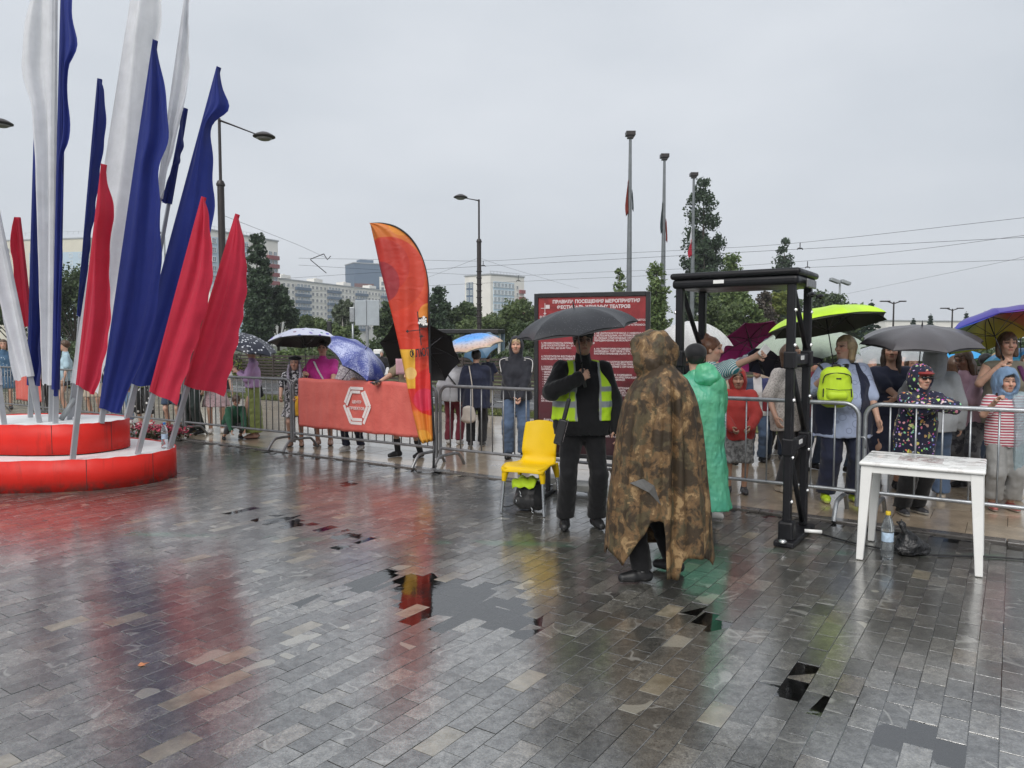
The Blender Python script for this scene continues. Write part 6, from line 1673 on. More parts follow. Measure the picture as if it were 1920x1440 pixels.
def confetti(t, c):
    wv = t.n.new('ShaderNodeVectorMath'); wv.operation = 'ADD'; t.link(t.tc(), wv.inputs[0]); sc_ = t.n.new('ShaderNodeVectorMath'); sc_.operation = 'SCALE'; sc_.inputs['Scale'].default_value = .07; t.link(t.noise(14, 2, .5, None, 0, 'Color'), sc_.inputs[0]); t.link(sc_.outputs[0], wv.inputs[1]); wv = wv.outputs[0]
    v = t.voronoi(30, wv, 'F1', 'Color'); d = t.voronoi(30, wv, 'F1', 'Distance'); c1 = t.mix(t.ramp(d, [(.26, 1.0), (.32, 0.0)]), c, t.mix(.25, v, (.55, .12, .16)))
    d2 = t.voronoi(14, wv, 'F1', 'Distance'); v2 = t.voronoi(14, wv, 'F1', 'Color'); return t.mix(t.ramp(d2, [(.20, 1.0), (.25, 0.0)]), c1, t.mix(.5, v2, (.6, .45, .05)))
confetti_c = K('navy jacket with bright figures', (.012, .013, .035), pattern=confetti); speck_c = K('speckled grey shorts', (.22, .22, .22), pattern=blotch(24, (.09, .09, .09), .48, .56))
bluefl_c = K('blue figured dress', (.05, .11, .19), pattern=dots(16, (.30, .36, .42), .2, .26)); pinkskirt_c = K('pink figured skirt', (.50, .36, .38), pattern=dots(26, (.3, .18, .2), .2, .28))
camo_pants = K('grey camouflage trousers', (.16, .16, .17), pattern=blotch(7, (.05, .05, .06), .46, .52))
def sh(c, sole=None): return dict(col=c, sole=sole)
BLK, WHT, BEI, LIM = sh((.012, .012, .013), (.01, .01, .01)), sh((.58, .56, .54), (.5, .49, .47)), sh((.42, .36, .29), (.5, .48, .44)), sh((.48, .66, .03), (.55, .60, .2))
SKF = sh((.40, .24, .18), (.08, .03, .02))

# ------------------------------------------------------------------ people left of the rules board
a = person('woman in lilac shirt and long olive skirt looking at her phone', 474, 12.6, ytop=647, face=-80, hair='brown', hairstyle='short tail', top=dict(mat=lilac_c, sleeve=1.75, hem=.55, bust=.9), bottom=dict(mat=olive_c, kind='skirt', length=.07, flare=.17), shoes=SKF,
           armL=(-.04, -.165, .735), armR=(.05, -.15, .72), elbL=(-.3, .3, -1), elbR=(.3, .3, -1), curlL=.9, curlR=.9, pitch=10)
umbrella('black and white print umbrella over the woman in lilac', at(461, 626, a['handR'].y - .05), a['handR'] + Vector((.05, 0, .02)), .56, .22, U_BW, U_DARK)
ph = MB(); ph.bbox((0, 0, 0), (.075, .012, .15), .006); o = tag(ph.build('phone', black_pl), 'dark phone in the hands of the woman in lilac', 'phone'); o.location = a['handL'] + Vector((-.03, 0, .04)); o.rotation_euler = (R(30), 0, R(80))
hb = soft('handbag', lambda f: f.cone((0, 0, 0), (0, 0, .16), .05, .035, .02, (1, 0, 0), 1.8), (-.16, -.12, -.1), (.16, .12, .26), .011, black_c); tag(hb, 'small dark bag hanging behind the woman in lilac', 'bag'); hb.location = a['w'](v3(-.17, .06, .72))
person('small child in green jacket squatting at the barrier', 432, 12.5, h=1.12, crouch=.24, hs=1.15, face=35, hair='brown', hairstyle='short bang', lean=(.02, -.17), top=dict(mat=teal_c, hem=.2, loose=.02), bottom=dict(mat=char_c, length=.1), shoes=BLK, armL=(-.08, -.34, .08), armR=(.1, -.34, .1), feet=((-.12, -.04), (.12, -.04)), pitch=30)
a = person('girl in black beret and black and white dress with long grey braids', 553, 11.6, ytop=669, hs=1.08, hair=(.13, .12, .15), hairstyle='long', face=8, top=dict(mat=bwdress_c, sleeve=.7, hem=.5), bottom=dict(mat=bwdress_c, kind='skirt', length=.34, flare=.21), shoes=sh((.35, .2, .14)), armL=(-.13, -.17, .56), armR=(.05, -.17, .56), curlL=1.0, curlR=1.0)
soft('beret', lambda f: f.ell(a['hp'](.01, -.02, .085), np.array((.115, .12, .045)) * a['sh'], None, .01).ell(a['hp'](.01, -.02, .13), (.012, .012, .014), None, .01), a['hc'] - .25, a['hc'] + .25, .009, black_c, a['root'], .002, 40)
for s in (-1, 1):
    b = MB(); pts = [Vector(a['hp'](s * .085, .02, -.02)), Vector(a['hp'](s * .105, .05, -.16)), Vector(a['hp'](s * .09, .09, -.3)), Vector(a['hp'](s * .08, .09, -.44))]; b.tube(spline(pts, 5), [.018 + .006 * (i % 2) for i in range(16)], 7); b.build('braid', mat('braid ribbon', (.34, .31, .38), .6, 0, .4, 40), a['root'], True)
b = MB(); b.grid([[Vector((-.05 + .1 * j / 4, .01 * math.sin(i + j), -.3 * i / 8)) for j in range(5)] for i in range(9)]); o = tag(b.build('ribbon_bunch', K('yellow ribbon', (.62, .33, .02)), None, True, None, .006), 'orange yellow ribbons held by the girl in the beret', 'ribbons'); o.location = a['handR'] + Vector((.04, -.03, .05))
a = person('woman in magenta shirt with a white shoulder strap under the print umbrella', 606, 11.75, ytop=640, bulk=1.22, hair='dark', hairstyle='short tail', face=4, top=dict(mat=mag_c, sleeve=.75, hem=.5, bust=1.15, belly=.03), bottom=dict(mat=beige_c, length=.22), shoes=SKF, armL=(-.13, -.17, .68), curlL=1.2, armR=(.12, -.22, .57), curlR=.6, palmL=(.3, -.3, .6), skinst=.014)
umbrella('white umbrella with coloured figures over the woman in magenta', at(571, 617, a['handL'].y + .12), a['handL'], .55, .20, U_PRINT, U_DARK)
b = MB(); b.tube(spline([Vector(a['ch'] + v3(-.12, -.10, .16)), Vector(a['ch'] + v3(-.03, -.185, 0)), Vector(a['ch'] + v3(.1, -.19, -.22))], 6), .018, 6, True, .3); b.build('bag_strap', white_c, a['root'], True)
a = person('woman in grey floral blouse half hidden by the starry umbrella', 662, 11.2, ytop=652, bulk=1.15, hair='red', hairstyle='bob', face=-20, top=dict(mat=floral_c, sleeve=.9, hem=.5, bust=1.05, loose=.02), bottom=dict(mat=navy_c, length=.05), shoes=WHT, armL=(-.1, -.2, .6), armR=(.12, -.12, .68), curlR=1.2, feet=((-.05, -.06), (.06, .03)))
umbrella('starry blue umbrella tilted to the right', at(685, 655, 10.72), at(685, 655, 10.72) - Vector((.62, -.22, .75)).normalized() * .72, .52, .2, U_STAR, U_DARK, 8, .2)
a = person('person in khaki shorts behind the feather banner holding a phone', 768, 10.55, ytop=640, hair='dark', face=-35, top=dict(mat=K('khaki shirt', (.22, .18, .12)), sleeve=.7), bottom=dict(mat=K('khaki shorts', (.20, .17, .12)), kind='shorts', length=.3, loose=.03), shoes=BLK, socks=(.42, black_c), armL=(-.10, -.27, .655), armR=(.12, -.10, .70), curlL=.8, curlR=1.2, palmL=(.2, -.2, .9), feet=((-.10, -.06), (.09, .02)), skinst=.014, pitch=15)
umbrella('black umbrella tilted behind the feather banner', at(794, 645, 10.95), at(768, 708, 10.35), .60, .20, U_BLACK, U_DARK, 8, .3)
ph = MB(); ph.bbox((0, 0, 0), (.08, .15, .012), .005); o = tag(ph.build('phone', black_pl), 'phone held out over the red banner beside the feather banner', 'phone'); o.location = a['handL'] + Vector((0, -.02, .03)); o.rotation_euler = (R(12), R(5), R(-40))
pa = MB(); pa.grid([[Vector((-.07 + .14 * j / 4, .01 * math.sin(j), .22 * i / 6)) for j in range(5)] for i in range(7)]); o = tag(pa.build('leaflet', pink_c, None, True, None, .003), 'pale pink leaflet held beside the feather banner', 'leaflet'); o.location = at(752, 702, 10.35); o.rotation_euler = (R(-8), 0, R(15))
a = person('person in pale rain jacket and wine red trousers seen from behind', 851, 11.9, ytop=661, hair='dark', face=170, top=dict(mat=K('pale rain jacket', (.46, .46, .49), .4), hem=.47, loose=.03), bottom=dict(mat=wine_c, loose=.022), shoes=WHT, yaw=-40)
b = MB(); b.tube(spline([Vector(a['ch'] + v3(.14, .05, .14)), Vector(a['ch'] + v3(0, .15, 0)), Vector(a['ch'] + v3(-.16, .12, -.2))], 5), .014, 6, True, .4); b.build('bag_strap', black_c, a['root'], True)
a = person('person in navy coat with a pale shoulder bag seen from behind', 893, 11.65, ytop=656, hair='black', face=178, bulk=1.08, top=dict(mat=navy_c, name='coat', hem=.40, loose=.03, flare=.02), bottom=dict(mat=black_c, loose=.025), shoes=sh((.03, .03, .03), (.4, .4, .4)), armL=(-.05, -.17, .68), curlL=1.2)
umbrella('umbrella printed with a sky and town picture over the couple', at(882, 627, a['handL'].y - .1), a['handL'] + Vector((-.02, 0, 0)), .50, .20, U_PIC, U_GREY)
bgp = soft('shoulder_bag', lambda f: f.cone((0, 0, .03), (0, 0, .2), .06, .045, .03, (1, 0, 0), 2.0), (-.22, -.15, -.12), (.22, .15, .34), .011, K('pale leather', (.50, .45, .40), .5), None, .004, 20); tag(bgp, 'pale leather bag on the hip of the person in the navy coat', 'bag'); bgp.location = at(879, 790, 11.45)
b = MB(); b.tube(spline([Vector((.06, 0, .2)), Vector((.05, .02, .55)), Vector((.0, .1, .85))], 6), .009, 6); b.build('strap', K('pale leather', (.5, .45, .4)), bgp, True)
a = person('woman in black hooded track top and jeans, hands clasped', 968, 10.4, ytop=632, hair='blond', hairstyle='short', skin='fair', face=-4, top=dict(mat=K('black track top', (.014, .015, .022)), name='jacket', loose=.028, hem=.49, bust=.8), bottom=dict(mat=denim_c, loose=.03), shoes=BLK, hood=dict(mat=K('black track top', (.014, .015, .022)), ow=.082, oh=.112, size=.95), armL=(.01, -.15, .46), armR=(.035, -.15, .47), curlL=.7, curlR=.7, elbL=(-.8, .5, -.3), elbR=(.8, .5, -.3))
for s in (-1, 1):
    for k in (0, 1):
        A_ = a['arms']['L' if s < 0 else 'R']; p0 = A_['sh'] + v3(-s * .06, -.075, .06 - .03 * k); p1 = A_['sh'] + v3(s * .052, -.058 + .03 * k, .022); p2 = A_['sh'] * .45 + A_['el'] * .55 + v3(s * .068, -.035 + .03 * k, 0)
        b = MB(); b.tube(spline([Vector(p0), Vector(p1), Vector(p2)], 5), .0105, 6, True, .6); b.build('sleeve_stripe', white_c, a['root'], True)
# farther people
person('distant person in black top with a white bag near the kiosk', 716, 25, ytop=658, hair='grey', top=dict(mat=black_c, sleeve=2), bottom=dict(mat=grey_c), shoes=BLK, far=True)
a = person('distant person in navy shirt under a small blue umbrella', 915, 19, ytop=664, hair='dark', face=160, top=dict(mat=navy_c, sleeve=.8), bottom=dict(mat=taupe_c), shoes=BLK, far=True, armL=(-.1, -.15, .7))
umbrella('small blue umbrella behind the picture umbrella', at(896, 640, 18.6), a['handL'], .52, .2, plainU('faded blue umbrella cloth', (.05, .12, .20)), U_DARK)
wb = soft('shopping_bag', lambda f: f.cone((0, 0, .1), (0, 0, .26), .11, .05, .04), (-.2, -.2, -.05), (.2, .2, .4), .02, white_c); tag(wb, 'white carrier bag held by the distant person in black', 'bag'); wb.location = at(727, 706, 24.6)
# people behind the flags
person('person in white tee and dark trousers behind the narrow white flag', 80, 16.7, h=1.7, hair='dark', top=dict(mat=white_c, sleeve=.8), bottom=dict(mat=black_c), shoes=BLK, far=True, face=20)
person('bare armed person in pale blue tee between blue flag and red flag', 124, 16.1, h=1.66, hair='brown', top=dict(mat=K('pale blue tee', (.35, .48, .55)), sleeve=.8), bottom=dict(mat=K('short dark skirt', (.03, .03, .035)), kind='skirt', length=.42, flare=.17), shoes=BLK, far=True, face=-60)
person('woman in blue figured dress behind the far left banner', 8, 18.0, h=1.68, hair='brown', hairstyle='bob', top=dict(mat=bluefl_c, sleeve=.9), bottom=dict(mat=bluefl_c, kind='skirt', length=.3, flare=.2), shoes=BLK, far=True, face=30)
person('person in cream skirt behind the front red flag', 178, 15.5, h=1.65, hair='brown', top=dict(mat=char_c), bottom=dict(mat=beige_c, kind='skirt', length=.3, flare=.2), shoes=BLK, far=True)
person('person in light jeans behind the big blue flag', 232, 14.8, h=1.68, hair='dark', top=dict(mat=white_c), bottom=dict(mat=denim_l, loose=.02), shoes=WHT, far=True, face=15)
person('person in black trousers with white blots behind the red flag', 271, 14.3, h=1.62, hair='brown', top=dict(mat=olive_c), bottom=dict(mat=bwpant_c, length=.16, loose=.04), shoes=WHT, far=True)
person('person in denim shorts behind the second red flag', 325, 13.4, h=1.6, hair='dark', top=dict(mat=red_c), bottom=dict(mat=denim_d, kind='shorts', length=.32, loose=.03), shoes=BLK, far=True)
person('person in dark trousers beside the barrier posts behind the flags', 366, 13.2, h=1.7, hair='dark', top=dict(mat=black_c), bottom=dict(mat=K('dark green cloth', (.015, .025, .022)), loose=.03), shoes=BLK, far=True, face=-30)
person('person in pink figured skirt and white top right of the red flags', 404, 13.3, h=1.6, hair='brown', hairstyle='bob', top=dict(mat=white_c, sleeve=1.2, hem=.46), bottom=dict(mat=pinkskirt_c, kind='skirt', length=.3, flare=.2), shoes=WHT, far=True, face=20)
# ------------------------------------------------------------------ guard
gbk = K('black uniform cloth', (.006, .006, .007), .8, spec=.2)
def vest_cols(V):
    c = np.tile((.47, .72, .02), (len(V), 1)); z = V[:, 2]
    for z0_, z1_ in ((1.205, 1.255), (1.075, 1.13)): c[(z > z0_) & (z < z1_)] = (.24, .26, .28)
    x = V[:, 0] - .025
    c[(V[:, 1] < -.03) & (np.abs(np.abs(x) - .105) < .012)] = (.28, .30, .30)
    return c
vest_m = attr_mat('hi vis vest cloth', .6, (9, .5, .02))
gd = person('security guard in black with a lime safety vest under a black umbrella', 1092, 6.52, h=1.755, skin='mid', hair='dark', hairstyle='short', bulk=1.12, face=4, res=.0105, top=dict(mat=gbk, name='jacket', loose=.03, hem=.475, wr=.006, collar_h=.06), bottom=dict(mat=gbk, loose=.020, wide=1.7, wr=.005), shoes=BLK, shoe_h=1.2,
            over=dict(mat=vest_m, name='safety_vest', sleeve=0, loose=.045, hem=.545, collar=False, gap=.095, gapx=.025, cols=vest_cols, wr=.005),
            armL=(-.053, -.165, .755), elbL=(-1, .25, -.7), curlL=1.35, palmL=(.5, -.1, .25), armR=(.165, -.05, .505), elbR=(.5, .7, -.3), curlR=.5, palmR=(-.6, .6, 0), feet=((-.085, 0), (.075, .01)), pitch=-3, skinst=.013)
soft('cap', lambda f: f.ell(gd['hp'](0, -.015, .062), np.array((.094, .112, .066)) * gd['sh'], gd['HM'], .01).ell(gd['hp'](0, .09, .052), np.array((.068, .055, .012)) * gd['sh'], gd['HM'], .015).cut(lambda X, Y_, Z: gd['hp'](0, 0, .035)[2] - Z + 0 * X), gd['hc'] - .25, gd['hc'] + .25, .0075, gbk, gd['root'])
b = MB()
for s in (-1, 1): b.tube([Vector(gd['hp'](s * .032 + .021 * math.cos(t), .106, .010 + .015 * math.sin(t))) for t in np.linspace(0, 6.28, 13)], .0018, 5, False); b.tube([Vector(gd['hp'](s * .054, .104, .014)), Vector(gd['hp'](s * .08, .02, .014))], .0018, 5)
b.tube([Vector(gd['hp'](-.011, .108, .014)), Vector(gd['hp'](.011, .108, .014))], .0018, 5); b.build('glasses', rod_m, gd['root'], True)
umbrella('wet black umbrella held by the guard', at(1076, 577, gd['handL'].y - .05), gd['handL'], .505, .185, U_BLACK, U_DARK, 8, .2)
wp, wq = at(1067, 748, 6.2), at(1045, 834, 6.22); ax_ = (wq - wp)
wand = empty('hand_scanner', wp, 0, 'black hand-held scanner hanging at the side of the guard', 'scanner'); wand.rotation_euler = (-ax_).to_track_quat('Z', 'Y').to_euler(); wl_ = ax_.length
b = MB(); b.bbox((0, 0, -wl_ * .72), (.030, .075, wl_ * .55), .012, None, 3); b.build('paddle', black_pl, wand)
b = MB(); b.bbox((0, 0, -wl_ * .22), (.030, .036, wl_ * .46), .012, None, 3); b.build('grip', black_pl, wand)
o = link('lettering', text_mesh('SUPER SCANNER', .028, 'LEFT', .0006, 2), txt, wand); o.location = (-.0165, 0, 0); 
o.matrix_local = Matrix.Translation((.0, -.0385, -wl_ * .97)) @ Matrix.Rotation(R(90), 4, 'X') @ Matrix.Rotation(R(90), 4, 'Z') @ Matrix.Translation((.02, -.010, 0))
b = MB(); b.tube(spline([(0, 0, 0), (.02, .01, .06), (.05, .03, .10), (.07, .06, .12)], 4), .004, 5); b.build('wrist_loop', black_pl, wand, True)

# ------------------------------------------------------------------ camouflage poncho
cm = NT('camouflage rubberised cloth')
n1, n2, n3 = cm.noise(8.5, 4, .65, None, .5), cm.noise(11.0, 4, .6, cm.mapping(cm.tc(), (1, 1, .7), (0, 0, 0), (3, 1, 7)), .4), cm.noise(14, 4, .6, cm.mapping(cm.tc(), (1, 1, 1), (0, 0, 0), (9, 4, 2)))
c = cm.ramp(n3, [(.3, (.105, .062, .030)), (.7, (.19, .115, .054))])
c = cm.mix(cm.ramp(n2, [(.50, 0.0), (.57, .85)]), c, (.070, .060, .034))
c = cm.mix(cm.ramp(n1, [(.49, 0.0), (.56, .93)]), c, (.036, .025, .015)); c = cm.mix(cm.ramp(cm.math('ADD', n1, cm.math('MULTIPLY', n2, .35)), [(.54, .95), (.585, 0.0)]), c, (.30, .20, .10))
c = cm.mix(.5, c, cm.ramp(cm.noise(45, 3, .7), [(.3, .75), (.7, 1.2)]), 'MULTIPLY')
cm.inp('Base_Color', c); cm.set(Roughness=.62); cm.inp('Specular IOR Level', .3)
cm.bump(cm.math('ADD', cm.noise(9, 2, .5, cm.mapping(cm.tc(), (1.4, 1.4, .4)), .5), cm.math('MULTIPLY', cm.noise(26, 3, .6, None, 1.0), .3)), .45, .022)
camo = cm.m
PF = -118
pn = person('person in a long camouflage poncho seen from behind', 1236, 5.12, h=1.64, face=PF, yaw=14, hair='dark', hairstyle='none', lean=(0, -.03), top=dict(mat=black_c, loose=.01, sleeve=.5), bottom=dict(mat=gbk, loose=.02), shoes=BLK, socks=(.16, white_c), feet=((-.115, .03), (.085, -.05)), hood=dict(mat=camo, size=1.42, ow=.085, oh=.115, wr=.008, peak=True), hand=False, bulk=.82, armL=(-.085, .015, .5), armR=(.085, .015, .5), feet_rot=(0, 25))
pt_z = [1.50, 1.44, 1.38, 1.30, 1.21, 1.05, .84, .66, .51, .33, .16, -.02]
pt_l = [.07, .11, .16, .215, .255, .29, .316, .335, .352, .362, .372, .378]; pt_r = [.07, .12, .185, .23, .262, .295, .322, .340, .357, .370, .383, .39]; pt_d = [.08, .17, .235, .26, .268, .275, .283, .292, .30, .305, .31, .315]
NT_ = 200
def hem_z(x, front):
    if not front: return .16
    k = [(-.40, .24), (-.31, .18), (-.275, .14), (-.245, .20), (-.20, .28), (-.15, .37), (-.11, .455), (-.06, .47), (-.015, .45), (.0, .08), (.055, .065), (.085, .07), (.10, .18), (.14, .21), (.26, .20), (.33, .15), (.365, .10), (.40, .16)]
    return float(np.interp(x, [q[0] for q in k], [q[1] for q in k]))
rsp = np.random.RandomState(3); ph_ = rsp.rand(6) * 6.28
P = []
Ri = Matrix.Rotation(-R(PF), 3, 'Z')
cols_ = []
for j in range(NT_):
    th = 2 * math.pi * j / NT_; cx, cy = math.sin(th), -math.cos(th); col_ = []
    for i, z in enumerate(pt_z):
        rx = (pt_r[i] if cx > 0 else pt_l[i]); t = i / (len(pt_z) - 1)
        sh_ = lambda v: 1 - 2 * abs(math.sin(v)) ** .7; a_ = min(1, t * 2.2)
        f = 1 + a_ * (.055 * sh_(3.5 * th + ph_[0] + .5 * t) + .035 * sh_(6.5 * th + ph_[1] + 1.2 * t) + .016 * math.sin(23 * th + ph_[2] - 3 * t)) + .014 * math.sin(5 * th + 9 * t + ph_[3])
        dth = abs(((th - .22 + .10 * t) + math.pi) % (2 * math.pi) - math.pi); f -= .17 * a_ * math.exp(-(dth / .055) ** 2); f += .07 * a_ * math.exp(-((dth - .15) / .07) ** 2)
        if abs(cx) > .93: f = 1 + (f - 1) * .4
        col_.append(Vector((rx * cx * f, pt_d[i] * cy * f, z)))
    cols_.append(col_)
rows_n = 46; grid_ = []
for i in range(rows_n + 1):
    row = []
    for j in range(NT_):
        th = 2 * math.pi * j / NT_; low_ = cols_[j][-2]; hz = hem_z(low_.x, -math.cos(th) < .12)
        t = i / rows_n; z = 1.50 + (hz - 1.50) * t
        k = 0
        while k < len(pt_z) - 2 and pt_z[k + 1] > z: k += 1
        s_ = (pt_z[k] - z) / (pt_z[k] - pt_z[k + 1]); q = cols_[j][k].lerp(cols_[j][k + 1], s_); q.z = z
        row.append(Ri @ (q + Vector((.0, 0, 0))))
    grid_.append(row)
b = MB(); b.grid(grid_, True); b.build('poncho', camo, pn['root'], True, None, .004)
b = MB(); lin = mat('grey rubber lining', (.075, .073, .07), .4, 0, .2, 12, (12, .5, .02))
def surf(th, z, out):
    q = cols_[int(round(th / (2 * math.pi) * NT_)) % NT_]; k = 0
    while k < len(pt_z) - 2 and pt_z[k + 1] > z: k += 1
    p_ = q[k].lerp(q[k + 1], (pt_z[k] - z) / (pt_z[k] - pt_z[k + 1])); return Vector((p_.x * (1 + out), p_.y * (1 + out), z))
fl_ = [surf(-.80, .70, .02), surf(-.50, .735, .03), surf(-.24, .70, .03), surf(-.13, .575, .06), surf(-.36, .655, .07)]
b.add([Ri @ q for q in fl_], [(0, 1, 4), (1, 2, 4), (2, 3, 4)]); b.build('turned_flap', lin, pn['root'], False, None, .004)

# ------------------------------------------------------------------ man in green raincoat, woman in stripes
gp_ = NT('green raincoat film')
gp_.inp('Base_Color', gp_.ramp(gp_.noise(4, 3), [(.3, (.14, .56, .41)), (.7, (.22, .66, .40))])); gp_.set(Roughness=.22)
trg = gp_.n.new('ShaderNodeBsdfTranslucent'); trg.inputs[0].default_value = (.25, .85, .52, 1); msg = gp_.n.new('ShaderNodeMixShader'); msg.inputs[0].default_value = .45
gp_.link(gp_.p.outputs[0], msg.inputs[1]); gp_.link(trg.outputs[0], msg.inputs[2]); gp_.link(msg.outputs[0], gp_.out.inputs[0])
gp_.bump(gp_.math('ADD', gp_.noise(9, 3, .6, gp_.mapping(gp_.tc(), (1.5, 1.5, .5)), 1.0), gp_.math('MULTIPLY', gp_.voronoi(22), .3)), .8, .025)
gm = person('man in black cap and green plastic raincoat beside the poncho', 1302, 6.42, ytop=648, face=172, hair='black', hairstyle='short', lean=(.0, .02), top=dict(mat=gp_.m, name='raincoat', loose=.055, hem=.13, flare=.07, wr=.010, wsc=20, sleeve=1.6), bottom=dict(mat=black_c), shoes=BLK, armL=(-.1, -.2, .6), armR=(.1, -.2, .6))
soft('hood_bunch', lambda f: f.ell(gm['neckb'] + v3(-.09, .06, .02), (.115, .085, .09), None, .03).ell(gm['neckb'] + v3(-.07, .05, .09), (.08, .07, .05), None, .04), gm['neckb'] - .3, gm['neckb'] + .3, .009, gp_.m, gm['root'], .008, 30)
soft('cap', lambda f: f.ell(gm['hp'](0, -.015, .05), np.array((.098, .116, .085)) * gm['sh'], gm['HM'], .01).ell(gm['hp'](0, .1, .03), np.array((.07, .06, .012)) * gm['sh'], gm['HM'], .01).cut(lambda X, Y_, Z: gm['hp'](0, 0, .0)[2] - Z + 0 * X), gm['hc'] - .26, gm['hc'] + .26, .008, black_c, gm['root'])
ws = person('woman with a brown hair bun in a teal striped shirt, arm raised', 1328, 6.95, ytop=633, face=75, hair='red', hairstyle='short bun', top=dict(mat=teal_s, sleeve=1.05, hem=.5, loose=.03, bust=.9), bottom=dict(mat=navy_c), shoes=WHT, aw=True, armR=(.235, -.14, .905), elbR=(.2, -.2, -1), armL=(.16, .10, .80), curlR=1.1, curlL=.8, skinst=.013)
ph = MB(); ph.bbox((0, 0, 0), (.08, .016, .11), .008); o = tag(ph.build('phone', white_pl), 'white phone in the raised hand of the woman in stripes', 'phone'); o.location = ws['handR'] + Vector((.02, -.03, .03)); o.rotation_euler = (0, R(40), R(10))
film = clear_mat('grey rain cape film', (.45, .47, .50), .2, .5)
P = [[at(1340 + 62 * j / 16, 690 - 26 * j / 16 + (10 + 22 * math.sin(math.pi * min(1, .25 + .75 * j / 16))) * i / 8, 7.05 - .01 * i) + Vector((0, .02 * math.sin(j * 1.4 + i), .006 * math.sin(j * 2.3))) for j in range(17)] for i in range(9)]
b = MB(); b.grid(P); tag(b.build('rain_cape', film, None, True, None, .003), 'clear grey plastic cape held up by the woman in stripes', 'cape')
umbrella('white dotted clear dome umbrella behind the detector left post', at(1284, 603, 8.1), at(1300, 720, 8.15), .47, .34, U_NET, None, 8, .2)
person('dark clothed person under the white dotted umbrella', 1285, 8.35, h=1.60, hair='brown', face=10, top=dict(mat=char_c), bottom=dict(mat=black_c), shoes=BLK, far=True, armR=(.07, -.15, .72))

# ------------------------------------------------------------------ crowd behind the right barriers
person('boy in red hooded top and speckled grey shorts at the barrier', 1383, 8.0, ytop=693, hs=1.14, face=-14, hair='dark', hairstyle='short', skin='mid', top=dict(mat=red_c, loose=.028, hem=.44), hood=dict(mat=red_c, ow=.074, oh=.1), bottom=dict(mat=speck_c, kind='shorts', length=.26, loose=.035), shoes=sh((.05, .05, .055), (.03, .03, .03)), armL=(-.05, -.15, .55), armR=(.09, -.17, .56), curlL=.9, curlR=.9, elbL=(-1, .4, -.5), elbR=(1, .4, -.5), pitch=6, skinst=.013)
a = person('boy in white tee, blue jacket and jeans looking up', 1419, 10.1, ytop=680, hs=1.12, face=-10, yaw=-18, pitch=-8, hair='brown', hairstyle='short bang', top=dict(mat=white_c, sleeve=.8, hem=.47, loose=.022), bottom=dict(mat=denim_c, loose=.02), shoes=BLK,
           over=dict(mat=attr_mat('tricolour jacket cloth', .7), name='jacket', loose=.035, hem=.52, gap=.055, sleeve=2, cols=lambda V: np.where((V[:, 0] > .06)[:, None], np.where((V[:, 2] > .93)[:, None], (.03, .035, .12), np.where((V[:, 2] > .86)[:, None], (.55, .5, .5), (.22, .02, .03))), (.035, .06, .11))), armL=(-.06, -.13, .66), curlL=1.0)
person('person in a clear green rain cape left of the detector right post', 1452, 10.7, ytop=662, face=20, hair='brown', hairstyle='short', top=dict(mat=clear_mat('clear rain cape film', (.36, .44, .40), .18, .55), name='rain_cape', loose=.06, hem=.3, flare=.05, wr=.012), bottom=dict(mat=char_c), shoes=WHT, hood=dict(mat=clear_mat('clear rain cape film', (.36, .44, .40)), size=1.15))
a = person('woman in white lace top behind the detector right post', 1480, 8.12, ytop=645, bulk=1.25, face=30, yaw=35, hair='brown', hairstyle='bob', top=dict(mat=lace_c, sleeve=.95, hem=.42, bust=1.15, belly=.03, loose=.02), bottom=dict(mat=char_c, loose=.02), shoes=BEI, armL=(-.19, -.05, .52), armR=(.14, -.14, .55), skinst=.014)
umbrella('pale green clear umbrella behind the lime one', at(1521, 617, 8.45), at(1517, 705, 8.55), .60, .21, U_CLEARG, None, 8, .1)
bw = person('stout blond woman in pale blue shirt and navy vest pointing a finger up', 1580, 7.58, ytop=630, bulk=1.42, face=-6, yaw=-62, hair='blond', hairstyle='bob', top=dict(mat=shirtb_c, sleeve=1.0, hem=.40, loose=.022, bust=1.2, belly=.05, flare=.03), over=dict(mat=navy_c, name='vest', sleeve=0, loose=.04, hem=.40, collar=False, gap=.12, gapx=-.02, bust=1.2, belly=.05), bottom=dict(mat=navy_c, loose=.04), shoes=LIM,
            armL=(-.135, -.17, .785), elbL=(-.7, .5, -1), curlL=1.3, pointL=True, palmL=(.4, -.2, .2), armR=(.165, -.12, .50), elbR=(1, .5, 0), feet=((-.085, 0), (.085, 0)), skinst=.013, res=.0115)
umbrella('lime green umbrella with dark lining over the pointing woman', at(1546, 578, bw['handL'].y + .13), bw['handL'] + Vector((.02, 0, -.04)), .57, .18, U_LIME, U_LIME_IN, 8, .25)
ly = K('lime nylon', (.50, .70, .03), .5, .06, (9, .25, .02)); lroot = empty('backpack', at(1566, 724, 7.14), R(-8), 'bright lime backpack worn on the chest of the pointing woman', 'backpack')
soft('body', lambda f: f.cone((0, 0, -.10), (0, 0, .10), .085, .075, .02, (1, 0, 0), 1.9).cone((-.06, 0, -.13), (.06, 0, -.13), .07, .07, .05).cone((-.05, 0, .13), (.05, 0, .13), .05, .05, .05), (-.25, -.14, -.25), (.25, .14, .26), .008, ly, lroot, .003, 30)
soft('pocket', lambda f: f.cone((-.05, -.055, -.085), (.05, -.055, -.085), .055, .055, .03), (-.2, -.16, -.2), (.2, .05, .05), .008, ly, lroot, .002, 30)
zm = mat('black zip', (.012, .012, .012), .5)
b = MB(); b.tube(spline([(-.13, -.062, .03), (-.115, -.07, .10), (-.05, -.072, .125), (.05, -.072, .125), (.115, -.07, .10), (.13, -.062, .03)], 5), .005, 6); b.build('zip', zm, lroot, True)
